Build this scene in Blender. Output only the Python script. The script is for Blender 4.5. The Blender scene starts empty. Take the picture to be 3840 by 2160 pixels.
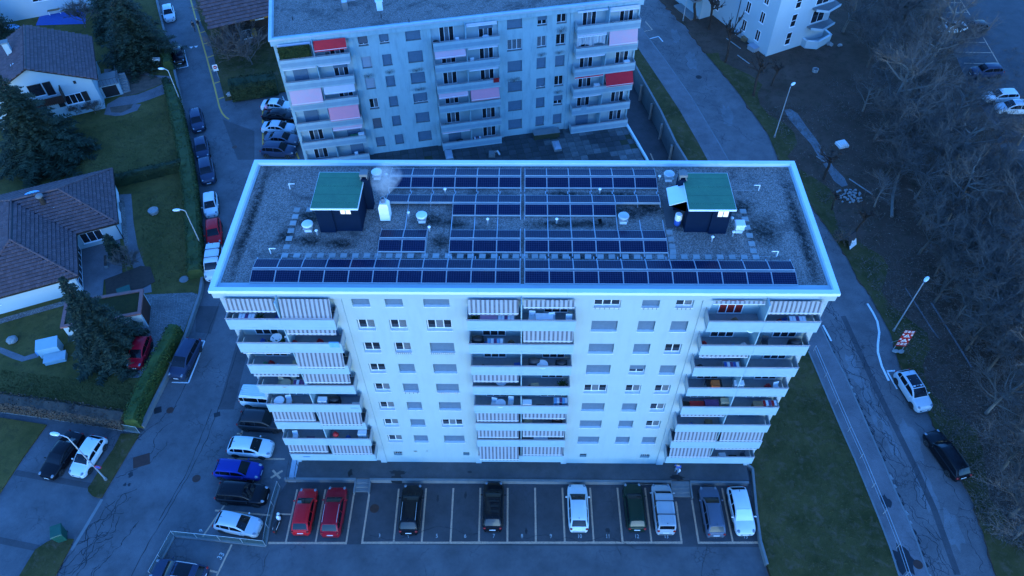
import bpy, bmesh, math, random
import numpy as np
from mathutils import Vector, Matrix
R = math.radians
rnd = random.Random(7)
scene = bpy.context.scene
COL = scene.collection

# ---------------------------------------------------------------- camera
cam = bpy.data.cameras.new('camera')
cam.sensor_width = 36.0
cam.lens = 26.662
cam.clip_end = 2000
camo = bpy.data.objects.new('camera', cam)
COL.objects.link(camo)
_yaw, _pitch, _roll = -0.0214, 0.86696, -0.0119
_f = Vector((math.sin(_yaw) * math.cos(_pitch), math.cos(_yaw) * math.cos(_pitch), -math.sin(_pitch)))
_r = Vector((math.cos(_yaw), -math.sin(_yaw), 0))
_u = _r.cross(_f)
_r2 = _r * math.cos(_roll) + _u * math.sin(_roll)
_u2 = -_r * math.sin(_roll) + _u * math.cos(_roll)
camo.matrix_world = Matrix(((_r2.x, _u2.x, -_f.x, 0.0), (_r2.y, _u2.y, -_f.y, -32.3951), (_r2.z, _u2.z, -_f.z, 63.6869), (0, 0, 0, 1)))
scene.camera = camo

# ---------------------------------------------------------------- dusk sky and light
SUN_EL, SUN_AZ = 8.0, 172.0        # soft twilight glow from behind the camera
world = bpy.data.worlds.new('World')
scene.world = world
world.use_nodes = True
wt = world.node_tree
for n in list(wt.nodes):
    wt.nodes.remove(n)
sky = wt.nodes.new('ShaderNodeTexSky')
sky.sky_type = 'NISHITA'
sky.sun_disc = False
sky.sun_elevation = R(SUN_EL)
sky.sun_rotation = R(SUN_AZ)
sky.ozone_density = 5.0
sky.dust_density = 0.3
tint = wt.nodes.new('ShaderNodeMix')
tint.data_type = 'RGBA'
tint.blend_type = 'MULTIPLY'
tint.inputs[0].default_value = 1.0
tint.inputs[7].default_value = (.44, .69, 1.0, 1)
bg = wt.nodes.new('ShaderNodeBackground')
bg.inputs[1].default_value = 0.15
wo = wt.nodes.new('ShaderNodeOutputWorld')
wt.links.new(sky.outputs[0], tint.inputs[6])
wt.links.new(tint.outputs[2], bg.inputs[0])
wt.links.new(bg.outputs[0], wo.inputs[0])
sl = bpy.data.lights.new('sun', 'SUN')
sl.energy = 0.03
sl.angle = R(20)
sl.color = (0.68, 1.0, 0.8)
so = bpy.data.objects.new('sun', sl)
COL.objects.link(so)
_el, _az = R(SUN_EL), R(SUN_AZ)
so.rotation_euler = Vector((-math.sin(_az) * math.cos(_el), -math.cos(_az) * math.cos(_el), -math.sin(_el))).to_track_quat('-Z', 'Y').to_euler()
scene.view_settings.view_transform = 'Standard'
scene.view_settings.look = 'None'
scene.view_settings.gamma = 1.0
scene.view_settings.use_curve_mapping = False
scene.view_settings.exposure = 3.15

# ---------------------------------------------------------------- mesh helpers
class MB:
    def __init__(s):
        s.v, s.f, s.m = [], [], []
    def add(s, vs, fs, mi=0):
        b = len(s.v)
        s.v += [tuple(v) for v in vs]
        for f in fs:
            s.f.append(tuple(b + i for i in f)); s.m.append(mi)
        return s
    def box(s, x0, x1, y0, y1, z0, z1, mi=0):
        return s.add([(x0, y0, z0), (x1, y0, z0), (x1, y1, z0), (x0, y1, z0), (x0, y0, z1), (x1, y0, z1), (x1, y1, z1), (x0, y1, z1)],
                     [(0, 3, 2, 1), (4, 5, 6, 7), (0, 1, 5, 4), (1, 2, 6, 5), (2, 3, 7, 6), (3, 0, 4, 7)], mi)
    def obox(s, c, sx, sy, sz, rz=0, mi=0):
        ca, sa = math.cos(rz), math.sin(rz); vs = []
        for dz in (0, sz):
            for dx, dy in ((-sx, -sy), (sx, -sy), (sx, sy), (-sx, sy)):
                dx, dy = dx / 2, dy / 2
                vs.append((c[0] + dx * ca - dy * sa, c[1] + dx * sa + dy * ca, c[2] + dz))
        return s.add(vs, [(0, 3, 2, 1), (4, 5, 6, 7), (0, 1, 5, 4), (1, 2, 6, 5), (2, 3, 7, 6), (3, 0, 4, 7)], mi)
    def quad(s, a, b, c, d, mi=0):
        return s.add([a, b, c, d], [(0, 1, 2, 3)], mi)
    def prism(s, poly, z0, z1, mi=0, top=True, bottom=False):
        n = len(poly)
        if sum(poly[i][0] * poly[(i + 1) % n][1] - poly[(i + 1) % n][0] * poly[i][1] for i in range(n)) < 0:
            poly = poly[::-1]
        fs = [(i, (i + 1) % n, n + (i + 1) % n, n + i) for i in range(n)]
        if top: fs.append(tuple(range(n, 2 * n)))
        if bottom: fs.append(tuple(range(n - 1, -1, -1)))
        return s.add([(p[0], p[1], z0) for p in poly] + [(p[0], p[1], z1) for p in poly], fs, mi)
    def tube(s, pts, rad, n=6, mi=0, cap=True):
        pts = [Vector(p) for p in pts]
        if not isinstance(rad, (list, tuple)): rad = [rad] * len(pts)
        b = []
        for i, p in enumerate(pts):
            d = (pts[min(i + 1, len(pts) - 1)] - pts[max(i - 1, 0)])
            if d.length < 1e-9: d = Vector((0, 0, 1))
            d.normalize()
            u = d.cross(Vector((0, 0, 1)) if abs(d.z) < .9 else Vector((1, 0, 0))).normalized()
            w = d.cross(u)
            b += [p + (u * math.cos(2 * math.pi * k / n) + w * math.sin(2 * math.pi * k / n)) * rad[i] for k in range(n)]
        fs = []
        for i in range(len(pts) - 1):
            for k in range(n):
                fs.append((i * n + k, (i + 1) * n + k, (i + 1) * n + (k + 1) % n, i * n + (k + 1) % n))
        if cap:
            fs.append(tuple(range(n))); fs.append(tuple(range((len(pts) - 1) * n + n - 1, (len(pts) - 1) * n - 1, -1)))
        return s.add(b, fs, mi)
    def lathe(s, prof, n=16, c=(0, 0, 0), mi=0, axis='z'):
        vs = []
        for r_, z in prof:
            for k in range(n):
                a = 2 * math.pi * k / n
                p = (r_ * math.cos(a), r_ * math.sin(a), z)
                if axis == 'y': p = (p[0], p[2], p[1])
                vs.append((c[0] + p[0], c[1] + p[1], c[2] + p[2]))
        fs = []
        for i in range(len(prof) - 1):
            for k in range(n):
                f = (i * n + k, i * n + (k + 1) % n, (i + 1) * n + (k + 1) % n, (i + 1) * n + k)
                fs.append(f if axis != 'y' else f[::-1])
        fs.append(tuple(range(n - 1, -1, -1))); fs.append(tuple(range((len(prof) - 1) * n, len(prof) * n)))
        return s.add(vs, fs, mi)
    def ball(s, c, rx, ry, rz, n=10, m=6, mi=0, jit=0, rg=None):
        vs, fs = [], []
        for i in range(m + 1):
            t = math.pi * i / m
            for k in range(n):
                a = 2 * math.pi * k / n
                j = 1 + (rg.uniform(-jit, jit) if jit else 0)
                vs.append((c[0] + rx * j * math.sin(t) * math.cos(a), c[1] + ry * j * math.sin(t) * math.sin(a), c[2] - rz * j * math.cos(t)))
        for i in range(m):
            for k in range(n):
                fs.append((i * n + k, i * n + (k + 1) % n, (i + 1) * n + (k + 1) % n, (i + 1) * n + k))
        return s.add(vs, fs, mi)
    def mesh(s, name, mats, smooth=None):
        me = bpy.data.meshes.new(name)
        me.from_pydata(s.v, [], s.f)
        if not isinstance(mats, (list, tuple)): mats = [mats]
        for m in mats: me.materials.append(m)
        if len(mats) > 1: me.polygons.foreach_set('material_index', s.m)
        if smooth:
            me.polygons.foreach_set('use_smooth', [True] * len(me.polygons))
            me.set_sharp_from_angle(angle=R(smooth))
        me.update()
        return me
    def build(s, name, mats, parent=None, smooth=None, loc=None, rz=0):
        return obj(name, s.mesh(name, mats, smooth), parent, loc, rz)

def obj(name, me, parent=None, loc=None, rz=0, rot=None):
    o = bpy.data.objects.new(name, me)
    COL.objects.link(o)
    if parent is not None: o.parent = parent
    if loc is not None: o.location = loc
    if rz: o.rotation_euler = (0, 0, rz)
    if rot is not None: o.rotation_euler = rot
    return o
def tag(o, label=None, cat=None, group=None, kind=None):
    if label: o['label'] = label
    if cat: o['category'] = cat
    if group: o['group'] = group
    if kind: o['kind'] = kind
    return o
def thing(name, label, cat, loc=(0, 0, 0), rz=0, group=None):
    o = obj(name, None, None, loc, rz)
    o.empty_display_size = .2
    return tag(o, label, cat, group)
def struct(o, label=None):
    return tag(o, label, None, None, 'structure')
def copy_tree(o, parent=None):
    c = o.copy(); COL.objects.link(c); c.parent = parent
    for ch in list(o.children): copy_tree(ch, c)
    return c
def lerp(a, b, t): return a + (b - a) * t
def v2(a, b, t): return (lerp(a[0], b[0], t), lerp(a[1], b[1], t))

# ---------------------------------------------------------------- materials
MATS = {}
class NT:
    def __init__(s, name):
        s.m = bpy.data.materials.new(name); s.m.use_nodes = True
        s.t = s.m.node_tree; s.b = s.t.nodes['Principled BSDF']
        s.o = s.t.nodes['Material Output']; s._co = None
        MATS[name] = s.m
    def n(s, typ, **kw):
        x = s.t.nodes.new(typ)
        for k, v in kw.items(): setattr(x, k, v)
        return x
    def l(s, a, b): s.t.links.new(a, b)
    def co(s, kind='Object'):
        if s._co is None: s._co = s.n('ShaderNodeTexCoord')
        return s._co.outputs[kind]
    def mapped(s, scale=(1, 1, 1), rot=(0, 0, 0), kind='Object'):
        m = s.n('ShaderNodeMapping'); s.l(s.co(kind), m.inputs[0]); m.inputs['Scale'].default_value = scale; m.inputs['Rotation'].default_value = rot
        return m.outputs[0]
    def noise(s, scale, detail=3, rough=.6, vec=None, dist=0):
        x = s.n('ShaderNodeTexNoise'); x.inputs['Scale'].default_value = scale; x.inputs['Detail'].default_value = detail
        x.inputs['Roughness'].default_value = rough; x.inputs['Distortion'].default_value = dist
        s.l(vec if vec is not None else s.co(), x.inputs['Vector'])
        return x.outputs['Fac']
    def vor(s, scale, feat='F1', vec=None, out='Distance'):
        x = s.n('ShaderNodeTexVoronoi', feature=feat); x.inputs['Scale'].default_value = scale
        s.l(vec if vec is not None else s.co(), x.inputs['Vector'])
        return x.outputs[out]
    def ramp(s, fac, a, b, ca=(0, 0, 0, 1), cb=(1, 1, 1, 1)):
        x = s.n('ShaderNodeValToRGB'); x.color_ramp.elements[0].position = a; x.color_ramp.elements[1].position = b
        x.color_ramp.elements[0].color = ca; x.color_ramp.elements[1].color = cb
        s.l(fac, x.inputs[0]); return x.outputs[0]
    def mix(s, fac, a, b, mode='MIX'):
        x = s.n('ShaderNodeMix', data_type='RGBA', blend_type=mode)
        for i, val in ((0, fac), (6, a), (7, b)):
            if isinstance(val, (int, float)): x.inputs[i].default_value = val
            elif isinstance(val, (tuple, list)): x.inputs[i].default_value = (val[0], val[1], val[2], 1)
            else: s.l(val, x.inputs[i])
        return x.outputs[2]
    def math(s, op, a, b=0.0, c=None):
        x = s.n('ShaderNodeMath', operation=op)
        for i, val in ((0, a), (1, b), (2, c)):
            if val is None: continue
            if isinstance(val, (int, float)): x.inputs[i].default_value = val
            else: s.l(val, x.inputs[i])
        return x.outputs[0]
    def bump(s, h, strength=.3, dist=.02):
        x = s.n('ShaderNodeBump'); x.inputs['Strength'].default_value = strength; x.inputs['Distance'].default_value = dist
        s.l(h, x.inputs['Height']); s.l(x.outputs[0], s.b.inputs['Normal'])
    def fin(s, col=None, rough=.8, metal=0, spec=.4, coat=0):
        if col is not None:
            if isinstance(col, (tuple, list)): s.b.inputs['Base Color'].default_value = (col[0], col[1], col[2], 1)
            else: s.l(col, s.b.inputs['Base Color'])
        if isinstance(rough, (int, float)): s.b.inputs['Roughness'].default_value = rough
        else: s.l(rough, s.b.inputs['Roughness'])
        s.b.inputs['Metallic'].default_value = metal
        s.b.inputs['Specular IOR Level'].default_value = spec
        s.b.inputs['Coat Weight'].default_value = coat
        return s.m

def pm(name, c1, c2=None, sc=2.0, rough=.8, metal=0, spec=.4, coat=0, bump=None, rand=0, fine=0):
    """painted / plain surface: two tones mixed by noise, optional fine grain, bump and per object variation"""
    if name in MATS: return MATS[name]
    s = NT(name)
    if c2 is None: c2 = tuple(x * .8 for x in c1)
    col = s.mix(s.ramp(s.noise(sc, 4, .65), .3, .7), c1, c2)
    if fine: col = s.mix(fine, col, s.ramp(s.noise(60, 2), .35, .65), 'OVERLAY')
    if rand:
        oi = s.n('ShaderNodeObjectInfo')
        col = s.mix(1.0, col, s.ramp(oi.outputs['Random'], 0, 1, (1 - rand,) * 3 + (1,), (1 + rand * .5,) * 3 + (1,)), 'MULTIPLY')
    if bump: s.bump(s.noise(bump[0], 3), bump[1], .02)
    return s.fin(col, rough, metal, spec, coat)

def asphalt(name, c, crack=0.0, rough=.8):
    s = NT(name)
    col = s.mix(s.ramp(s.noise(.35, 5, .7), .35, .68), tuple(x * .72 for x in c), tuple(x * 1.2 for x in c))
    st = s.ramp(s.noise(1.1, 4, .7, dist=.6), .62, .74)
    col = s.mix(s.math('MULTIPLY', st, .45), col, tuple(x * .45 for x in c))
    col = s.mix(.35, col, s.ramp(s.noise(38, 2, .8), .3, .7), 'OVERLAY')
    sp = s.ramp(s.vor(3.2), .02, .05, (1, 1, 1, 1), (0, 0, 0, 1))
    col = s.mix(s.math('MULTIPLY', sp, .5), col, tuple(min(1, x * 2.6) for x in c))
    if crack:
        wv = s.n('ShaderNodeVectorMath', operation='ADD')
        nz = s.n('ShaderNodeTexNoise'); nz.inputs['Scale'].default_value = 1.6; nz.inputs['Detail'].default_value = 4
        s.l(s.co(), nz.inputs['Vector']); s.l(s.co(), wv.inputs[0]); s.l(nz.outputs['Color'], wv.inputs[1])
        e = s.ramp(s.vor(.85, 'DISTANCE_TO_EDGE', wv.outputs[0]), .008, .03, (1, 1, 1, 1), (0, 0, 0, 1))
        msk = s.ramp(s.noise(.16, 3, .6), .52, .6)
        k = s.math('MULTIPLY', s.math('MULTIPLY', e, msk), crack)
        col = s.mix(k, col, (.012, .012, .014))
    s.bump(s.noise(90, 2), .25, .01)
    return s.fin(col, rough, 0, .45)

asphalt('asphalt', (.104, .103, .106), .55)
asphalt('asphalt_road', (.135, .120, .116), .6)
asphalt('asphalt_dark', (.064, .060, .062), .25)
asphalt('asphalt_walk', (.078, .074, .075), .15)
asphalt('footpath', (.155, .138, .138), .35)

def m_gravel():
    s = NT('gravel')
    c = s.mix(s.ramp(s.vor(16, 'F1', None, 'Color'), .1, .9), (.095, .080, .074), (.33, .275, .24))
    c = s.mix(.5, c, s.ramp(s.noise(25, 3, .8), .3, .7), 'OVERLAY')
    dk = s.ramp(s.noise(.33, 5, .75, dist=.5), .5, .64)
    c = s.mix(s.math('MULTIPLY', dk, .62), c, (.03, .033, .035))
    s.bump(s.vor(16), .8, .04)
    s.fin(c, .95, 0, .2)
m_gravel()
def m_facade(name, base, dirt, amount, streak):
    s = NT(name)
    st = s.ramp(s.noise(1.0, 5, .7, s.mapped((1.6, 1.6, .28))), .48, .8)
    bl = s.ramp(s.noise(.5, 4, .6), .35, .8)
    f = s.math('MULTIPLY', s.math('ADD', s.math('MULTIPLY', st, streak), s.math('MULTIPLY', bl, 1 - streak)), amount)
    c = s.mix(f, base, dirt)
    s.bump(s.noise(70, 2), .12, .01)
    s.fin(c, .85, 0, .3)
m_facade('render_white', (.36, .445, .43), (.25, .31, .33), .55, .65)
m_facade('render_grey', (.35, .43, .44), (.27, .33, .35), .4, .4)
m_facade('render_old', (.34, .46, .47), (.15, .20, .22), .75, .65)
m_facade('render_house', (.42, .49, .50), (.34, .39, .40), .3, .5)
m_facade('concrete', (.20, .205, .20), (.09, .095, .09), .8, .4)
pm('panel_white', (.295, .43, .47), (.255, .385, .43), 1.2, .55)
pm('panel_old', (.36, .46, .48), (.30, .38, .40), 1.2, .6)
pm('panel_band', (.26, .35, .39), (.22, .30, .34), 1.2, .6)
pm('coping_metal', (.70, .76, .76), (.62, .70, .72), .8, .5, .0)
pm('coping_old', (.50, .53, .55), (.40, .44, .46), .8, .45, .2)
pm('white_plastic', (.80, .80, .80), (.74, .74, .75), 3, .4)
pm('white_paint', (.78, .78, .75), (.6, .6, .58), 6, .7, fine=.5)
pm('yellow_paint', (.66, .38, .24), (.44, .28, .19), 5, .75, fine=.6)
pm('bright_yellow', (.70, .36, .06), (.55, .30, .06), 3, .7)
pm('metal', (.45, .46, .47), (.36, .37, .38), 4, .35, .8)
pm('galvanised', (.50, .52, .53), (.40, .42, .43), 5, .45, .5)
pm('rail_paint', (.40, .35, .35), (.33, .29, .30), 6, .5)
pm('panel_frame', (.42, .45, .47), (.36, .39, .41), 4, .5)
pm('number_paint', (.62, .60, .55), (.45, .44, .40), 6, .75, fine=.5)
pm('tar', (.022, .022, .026), (.03, .03, .034), 4, .7)
pm('shutter', (.12, .18, .24), (.10, .15, .20), 3, .5)
pm('shutter_light', (.32, .35, .40), (.28, .31, .35), 3, .5)
pm('shutter_dark', (.12, .125, .15), (.10, .105, .125), 3, .5)
pm('glass', (.012, .014, .018), (.02, .022, .026), 2, .06, 0, .9)
pm('car_glass', (.004, .005, .007), (.006, .007, .010), 2, .08, 0, .35)
pm('curtain', (.16, .18, .20), (.06, .07, .08), 9, .5, 0, .6)
pm('curtain_red', (.30, .02, .015), (.12, .01, .01), 7, .4)
pm('balcony_floor', (.26, .26, .27), (.21, .21, .22), 3, .7)
pm('dark_grey', (.05, .05, .055), (.035, .035, .04), 4, .6)
pm('black', (.010, .010, .012), (.016, .016, .018), 4, .5)
pm('rubber', (.015, .015, .016), (.022, .022, .022), 6, .8)
pm('slate_blue', (.003, .012, .034), (.002, .010, .028), 1.5, .9, 0, .1)
pm('roof_green', (.045, .175, .09), (.034, .14, .078), 1.3, .75, fine=.25)
pm('brown', (.075, .028, .016), (.045, .018, .012), 3, .6)
pm('wood', (.24, .15, .08), (.16, .10, .055), 5, .7)
pm('dark_wood', (.05, .03, .02), (.03, .02, .014), 5, .7)
pm('terracotta', (.30, .12, .10), (.22, .09, .08), 3, .7)
pm('red', (.42, .012, .016), (.34, .01, .014), 2, .5)
pm('sign_red', (.48, .015, .015), (.4, .012, .012), 2, .5)
pm('blue', (.03, .10, .36), (.022, .07, .28), 3, .6)
pm('light_blue', (.16, .40, .62), (.10, .30, .52), 4, .7)
pm('orange', (.60, .13, .03), (.48, .10, .02), 3, .6)
pm('pink', (.66, .30, .40), (.58, .26, .36), 3, .8)
pm('green', (.05, .22, .10), (.04, .16, .08), 3, .6)
pm('bin_green', (.012, .09, .06), (.01, .07, .045), 3, .5)
pm('beige', (.50, .38, .24), (.42, .32, .2), 4, .7)
pm('cloth_white', (.72, .72, .73), (.55, .56, .6), 8, .9)
pm('purple', (.16, .06, .16), (.10, .04, .11), 5, .8)
pm('stone', (.34, .33, .31), (.20, .20, .19), 4, .9, bump=(9, .5))
pm('slab_grey', (.34, .345, .33), (.27, .275, .26), 3, .85, rand=.15, bump=(30, .2))
pm('paver', (.15, .155, .15), (.09, .095, .095), 1.5, .8, rand=.35, bump=(25, .3))
pm('paver_wet', (.06, .065, .068), (.04, .044, .046), 1.5, .55, rand=.3, bump=(25, .3))
pm('moss', (.035, .045, .018), (.05, .04, .022), 6, .95, bump=(25, .5))
pm('bark', (.13, .105, .085), (.08, .068, .055), 6, .9, bump=(14, .4))
pm('bark_pale', (.22, .19, .16), (.13, .115, .10), 6, .9)
pm('twig', (.155, .122, .100), (.095, .076, .064), 5, .9)
pm('soil_bed', (.075, .045, .032), (.045, .03, .022), 3, .95, bump=(12, .6))
pm('dry_bed', (.16, .10, .07), (.07, .055, .04), 1.6, .95, bump=(10, .7))
pm('headlight', (.28, .30, .33), (.2, .22, .25), 9, .2, .2, .5)
pm('tail_light', (.35, .012, .012), (.25, .01, .01), 9, .25)
pm('plate', (.75, .75, .74), (.7, .7, .7), 4, .5)
pm('skin', (.45, .28, .2), (.4, .25, .18), 4, .6)
pm('tarp', (.14, .42, .70), (.30, .55, .75), 4, .5, bump=(4, .8))
def foliage(name, a, b):
    s = NT(name)
    c = s.mix(s.ramp(s.noise(.9, 4, .7), .3, .7), a, b)
    oi = s.n('ShaderNodeNewGeometry')
    c = s.mix(1.0, c, s.ramp(oi.outputs['Random Per Island'], 0, 1, (.55, .55, .55, 1), (1.35, 1.3, 1.2, 1)), 'MULTIPLY')
    s.fin(c, .8, 0, .25)
foliage('needles', (.020, .034, .020), (.040, .056, .030))
foliage('needles_front', (.026, .040, .026), (.045, .062, .038))
foliage('hedge_leaf', (.030, .050, .014), (.060, .080, .022))
foliage('hedge_dark', (.014, .026, .010), (.030, .042, .014))
foliage('leaf_bright', (.035, .062, .014), (.062, .092, .022))
foliage('dead_leaf', (.26, .20, .16), (.10, .07, .06))
foliage('brush', (.10, .07, .05), (.05, .04, .035))
def ground(name, a, b, c, s1=.25, bs=18):
    s = NT(name)
    k = s.mix(s.ramp(s.noise(s1, 5, .7), .35, .65), a, b)
    k = s.mix(s.ramp(s.noise(s1 * 4.5, 5, .75, dist=.5), .5, .72), k, c)
    k = s.mix(.5, k, s.ramp(s.noise(bs * 1.6, 3, .8), .28, .72), 'OVERLAY')
    s.bump(s.noise(bs, 4, .8), .7, .06)
    s.fin(k, .95, 0, .15)
ground('lawn', (.084, .070, .018), (.14, .104, .032), (.058, .050, .020))
ground('lawn_worn', (.044, .041, .011), (.100, .076, .026), (.13, .088, .052))
ground('wood_soil', (.080, .046, .030), (.120, .072, .052), (.052, .040, .022), .2, 12)
ground('dark_soil', (.028, .022, .018), (.038, .030, .024), (.022, .018, .016), .2, 8)
ground('green_roof', (.030, .032, .010), (.045, .040, .012), (.026, .024, .012), .5, 20)
ground('pale_path', (.20, .20, .20), (.14, .14, .14), (.09, .085, .08), .5, 9)
def m_cobble():
    s = NT('cobble')
    x = s.n('ShaderNodeTexBrick'); s.l(s.mapped((1, 1, 1), (0, 0, .4)), x.inputs[0])
    x.inputs['Scale'].default_value = 2.4; x.inputs['Color1'].default_value = (.24, .23, .22, 1); x.inputs['Color2'].default_value = (.15, .145, .14, 1)
    x.inputs['Mortar'].default_value = (.035, .035, .033, 1); x.inputs['Mortar Size'].default_value = .035
    x.inputs['Brick Width'].default_value = .55; x.inputs['Row Height'].default_value = .3
    c = s.mix(s.math('MULTIPLY', s.ramp(s.noise(.5, 4), .45, .7), .5), x.outputs[0], (.06, .062, .06))
    s.bump(x.outputs['Fac'], -.4, .02); s.fin(c, .85, 0, .3)
m_cobble()
def m_solar():
    s = NT('solar_cell')
    sx = s.n('ShaderNodeSeparateXYZ'); s.l(s.co(), sx.inputs[0])
    def grid(o, pitch, w):
        fr = s.math('FRACT', s.math('DIVIDE', o, pitch))
        return s.math('MAXIMUM', s.math('LESS_THAN', fr, w), s.math('GREATER_THAN', fr, 1 - w))
    gx = grid(sx.outputs[0], 1.60 / 10, .035); gy = grid(sx.outputs[1], .94 / 6, .035)
    by = grid(sx.outputs[1], .94 / 18, .05)
    oi = s.n('ShaderNodeObjectInfo')
    base = s.mix(oi.outputs['Random'], (.0030, .008, .026), (.0040, .012, .042))
    base = s.mix(s.ramp(s.noise(1.3, 3), .3, .7), base, (.002, .006, .028))
    c = s.mix(s.math('MULTIPLY', by, .10), base, (.20, .15, .20))
    c = s.mix(s.math('MULTIPLY', s.math('MAXIMUM', gx, gy), .35), c, (.16, .20, .30))
    s.fin(c, .3, 0, .08)
m_solar()
def m_stripe(name, a, b, per):
    s = NT(name)
    sx = s.n('ShaderNodeSeparateXYZ'); s.l(s.co(), sx.inputs[0])
    f = s.math('GREATER_THAN', s.math('FRACT', s.math('DIVIDE', sx.outputs[0], per)), .52)
    f2 = s.math('GREATER_THAN', s.math('FRACT', s.math('DIVIDE', sx.outputs[0], per)), .93)
    c = s.mix(f, a, b); c = s.mix(s.math('MULTIPLY', f2, .5), c, a)
    c = s.mix(s.math('MULTIPLY', s.ramp(s.noise(2.5, 4), .4, .8), .35), c, (.3, .3, .32))
    s.fin(c, .85, 0, .2)
m_stripe('awning_stripe', (.30, .33, .36), (.105, .112, .13), .31)
def m_sheer():
    s = NT('sheer'); s.fin(s.mix(s.ramp(s.noise(1, 3, .6, s.mapped((9, 9, .6))), .4, .6), (.75, .75, .75), (.5, .5, .52)), .9)
    s.b.inputs['Alpha'].default_value = .6
m_sheer()
def m_mesh():
    s = NT('wire_mesh'); s.fin((.10, .16, .15), .6); s.b.inputs['Alpha'].default_value = .38
m_mesh()
def m_lit():
    s = NT('lit_window'); s.fin((.9, .85, .75), .5)
    s.b.inputs['Emission Color'].default_value = (1, .88, .78, 1); s.b.inputs['Emission Strength'].default_value = .05
m_lit()
def m_smoke():
    s = NT('smoke'); s.t.nodes.remove(s.b)
    v = s.n('ShaderNodeVolumePrincipled'); v.inputs['Color'].default_value = (.9, .92, .95, 1)
    sx = s.n('ShaderNodeSeparateXYZ'); s.l(s.co('Generated'), sx.inputs[0])
    d = s.ramp(s.noise(1.5, 4, .55, dist=1.0), .36, .72)
    gr = s.n('ShaderNodeTexGradient', gradient_type='SPHERICAL')
    mp = s.n('ShaderNodeMapping'); s.l(s.co('Generated'), mp.inputs[0]); mp.inputs['Location'].default_value = (-1, -1, -1); mp.inputs['Scale'].default_value = (2, 2, 2)
    s.l(mp.outputs[0], gr.inputs[0])
    s.l(s.math('MULTIPLY', s.math('MULTIPLY', d, s.ramp(gr.outputs[1], .0, .7)), 2.3), v.inputs['Density'])
    s.l(v.outputs[0], s.o.inputs['Volume'])
m_smoke()
def paint(name, c, metal=.0, rough=.3):
    return pm('car_paint_' + name, c, tuple(x * .92 for x in c), .5, rough, metal * .2, .22, .06)
def M(n): return MATS[n]

# ================================================================ GROUND
def ribbon(mb, pts, w, z, mi=0):
    P = [Vector((p[0], p[1])) for p in pts]; L = []
    for i, p in enumerate(P):
        d = P[min(i + 1, len(P) - 1)] - P[max(i - 1, 0)]
        d = d.normalized() if d.length else Vector((1, 0))
        n = Vector((-d.y, d.x)) * (w[i] if isinstance(w, list) else w) / 2
        L += [(p.x + n.x, p.y + n.y, z), (p.x - n.x, p.y - n.y, z)]
    return mb.add(L, [(2 * i, 2 * i + 1, 2 * i + 3, 2 * i + 2) for i in range(len(P) - 1)], mi)
def sheet(name, poly, z, mat, parent=None, thick=None):
    mb = MB()
    if thick: mb.prism(poly, z - thick, z)
    else:
        n = len(poly)
        if sum(poly[i][0] * poly[(i + 1) % n][1] - poly[(i + 1) % n][0] * poly[i][1] for i in range(n)) < 0: poly = poly[::-1]
        mb.add([(p[0], p[1], z) for p in poly], [tuple(range(len(poly)))])
    return mb.build(name, M(mat), parent)
def resample(pts, step):
    out = [pts[0]]
    for a, b in zip(pts, pts[1:]):
        n = max(1, int(round(math.hypot(b[0] - a[0], b[1] - a[1]) / step)))
        out += [v2(a, b, (i + 1) / n) for i in range(n)]
    return out
def offset(pts, d):
    out = []
    for i, p in enumerate(pts):
        a, b = pts[max(i - 1, 0)], pts[min(i + 1, len(pts) - 1)]
        L = math.hypot(b[0] - a[0], b[1] - a[1]) or 1
        out.append((p[0] - (b[1] - a[1]) / L * d, p[1] + (b[0] - a[0]) / L * d))
    return out
def cracks(mb, start, ang, length, z, rg, w=.05, depth=0, wig=.5, br=.16):
    p, a, pts = start, ang, [start]
    for i in range(int(length / .22)):
        a += rg.uniform(-wig, wig) * 1.5 + (ang - a) * .35
        p = (p[0] + math.cos(a) * .22, p[1] + math.sin(a) * .22); pts.append(p)
        if depth < 2 and rg.random() < br:
            cracks(mb, p, ang + rg.choice((-1, 1)) * rg.uniform(.5, 1.4), length * rg.uniform(.06, .16), z, rg, w * .75, depth + 1, wig * 1.3, br)
    if len(pts) > 1: ribbon(mb, pts, [w * rg.uniform(.4, 1.3) for _ in pts], z + depth * .0006)

base = struct(MB().prism([(-400, -150), (400, -150), (400, 450), (-400, 450)], -4.0, -3.4).build('ground', M('wood_soil')))
SZ = -0.45
street = struct(sheet('street', [(-260, -100), (23.6, -100), (23.6, -10), (20.9, 0), (20.6, 17), (14.2, 17.5), (14.2, 50), (9, 80), (-20, 300), (-260, 300)], SZ, 'asphalt', None, 3.0))
# gardens left of the street
LS = [(-36.38, 4.09), (-36.14, 6.71), (-35.76, 9.98), (-35.35, 15.09), (-35.44, 20.72), (-36.0, 24.05), (-37.26, 27.75), (-39.3, 33.7), (-40.69, 37.61), (-42.21, 41.89), (-43.6, 45.28), (-45.61, 50.03), (-48.31, 56.75), (-51.48, 64.07), (-54.76, 71.29), (-58.24, 79.02), (-60.99, 85.25)]
LS2 = LS + [(LS[-1][0] - 12, LS[-1][1] + 30), (LS[-1][0] - 40, 300)]
garden = struct(sheet('lawn', [(-57.63, 6.96), (-51.24, 6.01)] + LS2 + [(-250, 300), (-250, 20)], 0, 'lawn', None, 3.0))
for a, b in (((LS, -.12), .16),):
    pass
wallp = resample(LS, 1.9)
gw = thing('garden_wall', 'low grey concrete wall along the left kerb of the sloping street', 'wall', (wallp[0][0], wallp[0][1], SZ))
for i in range(len(wallp) - 1):
    a, b = wallp[i], wallp[i + 1]
    MB().prism([(x[0] - wallp[0][0], x[1] - wallp[0][1]) for x in offset([v2(a, b, .004), v2(a, b, .996)], .17) + offset([v2(a, b, .004), v2(a, b, .996)], -.12)[::-1]], 0, .56).build('wall_block', M('concrete'), gw)
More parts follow.
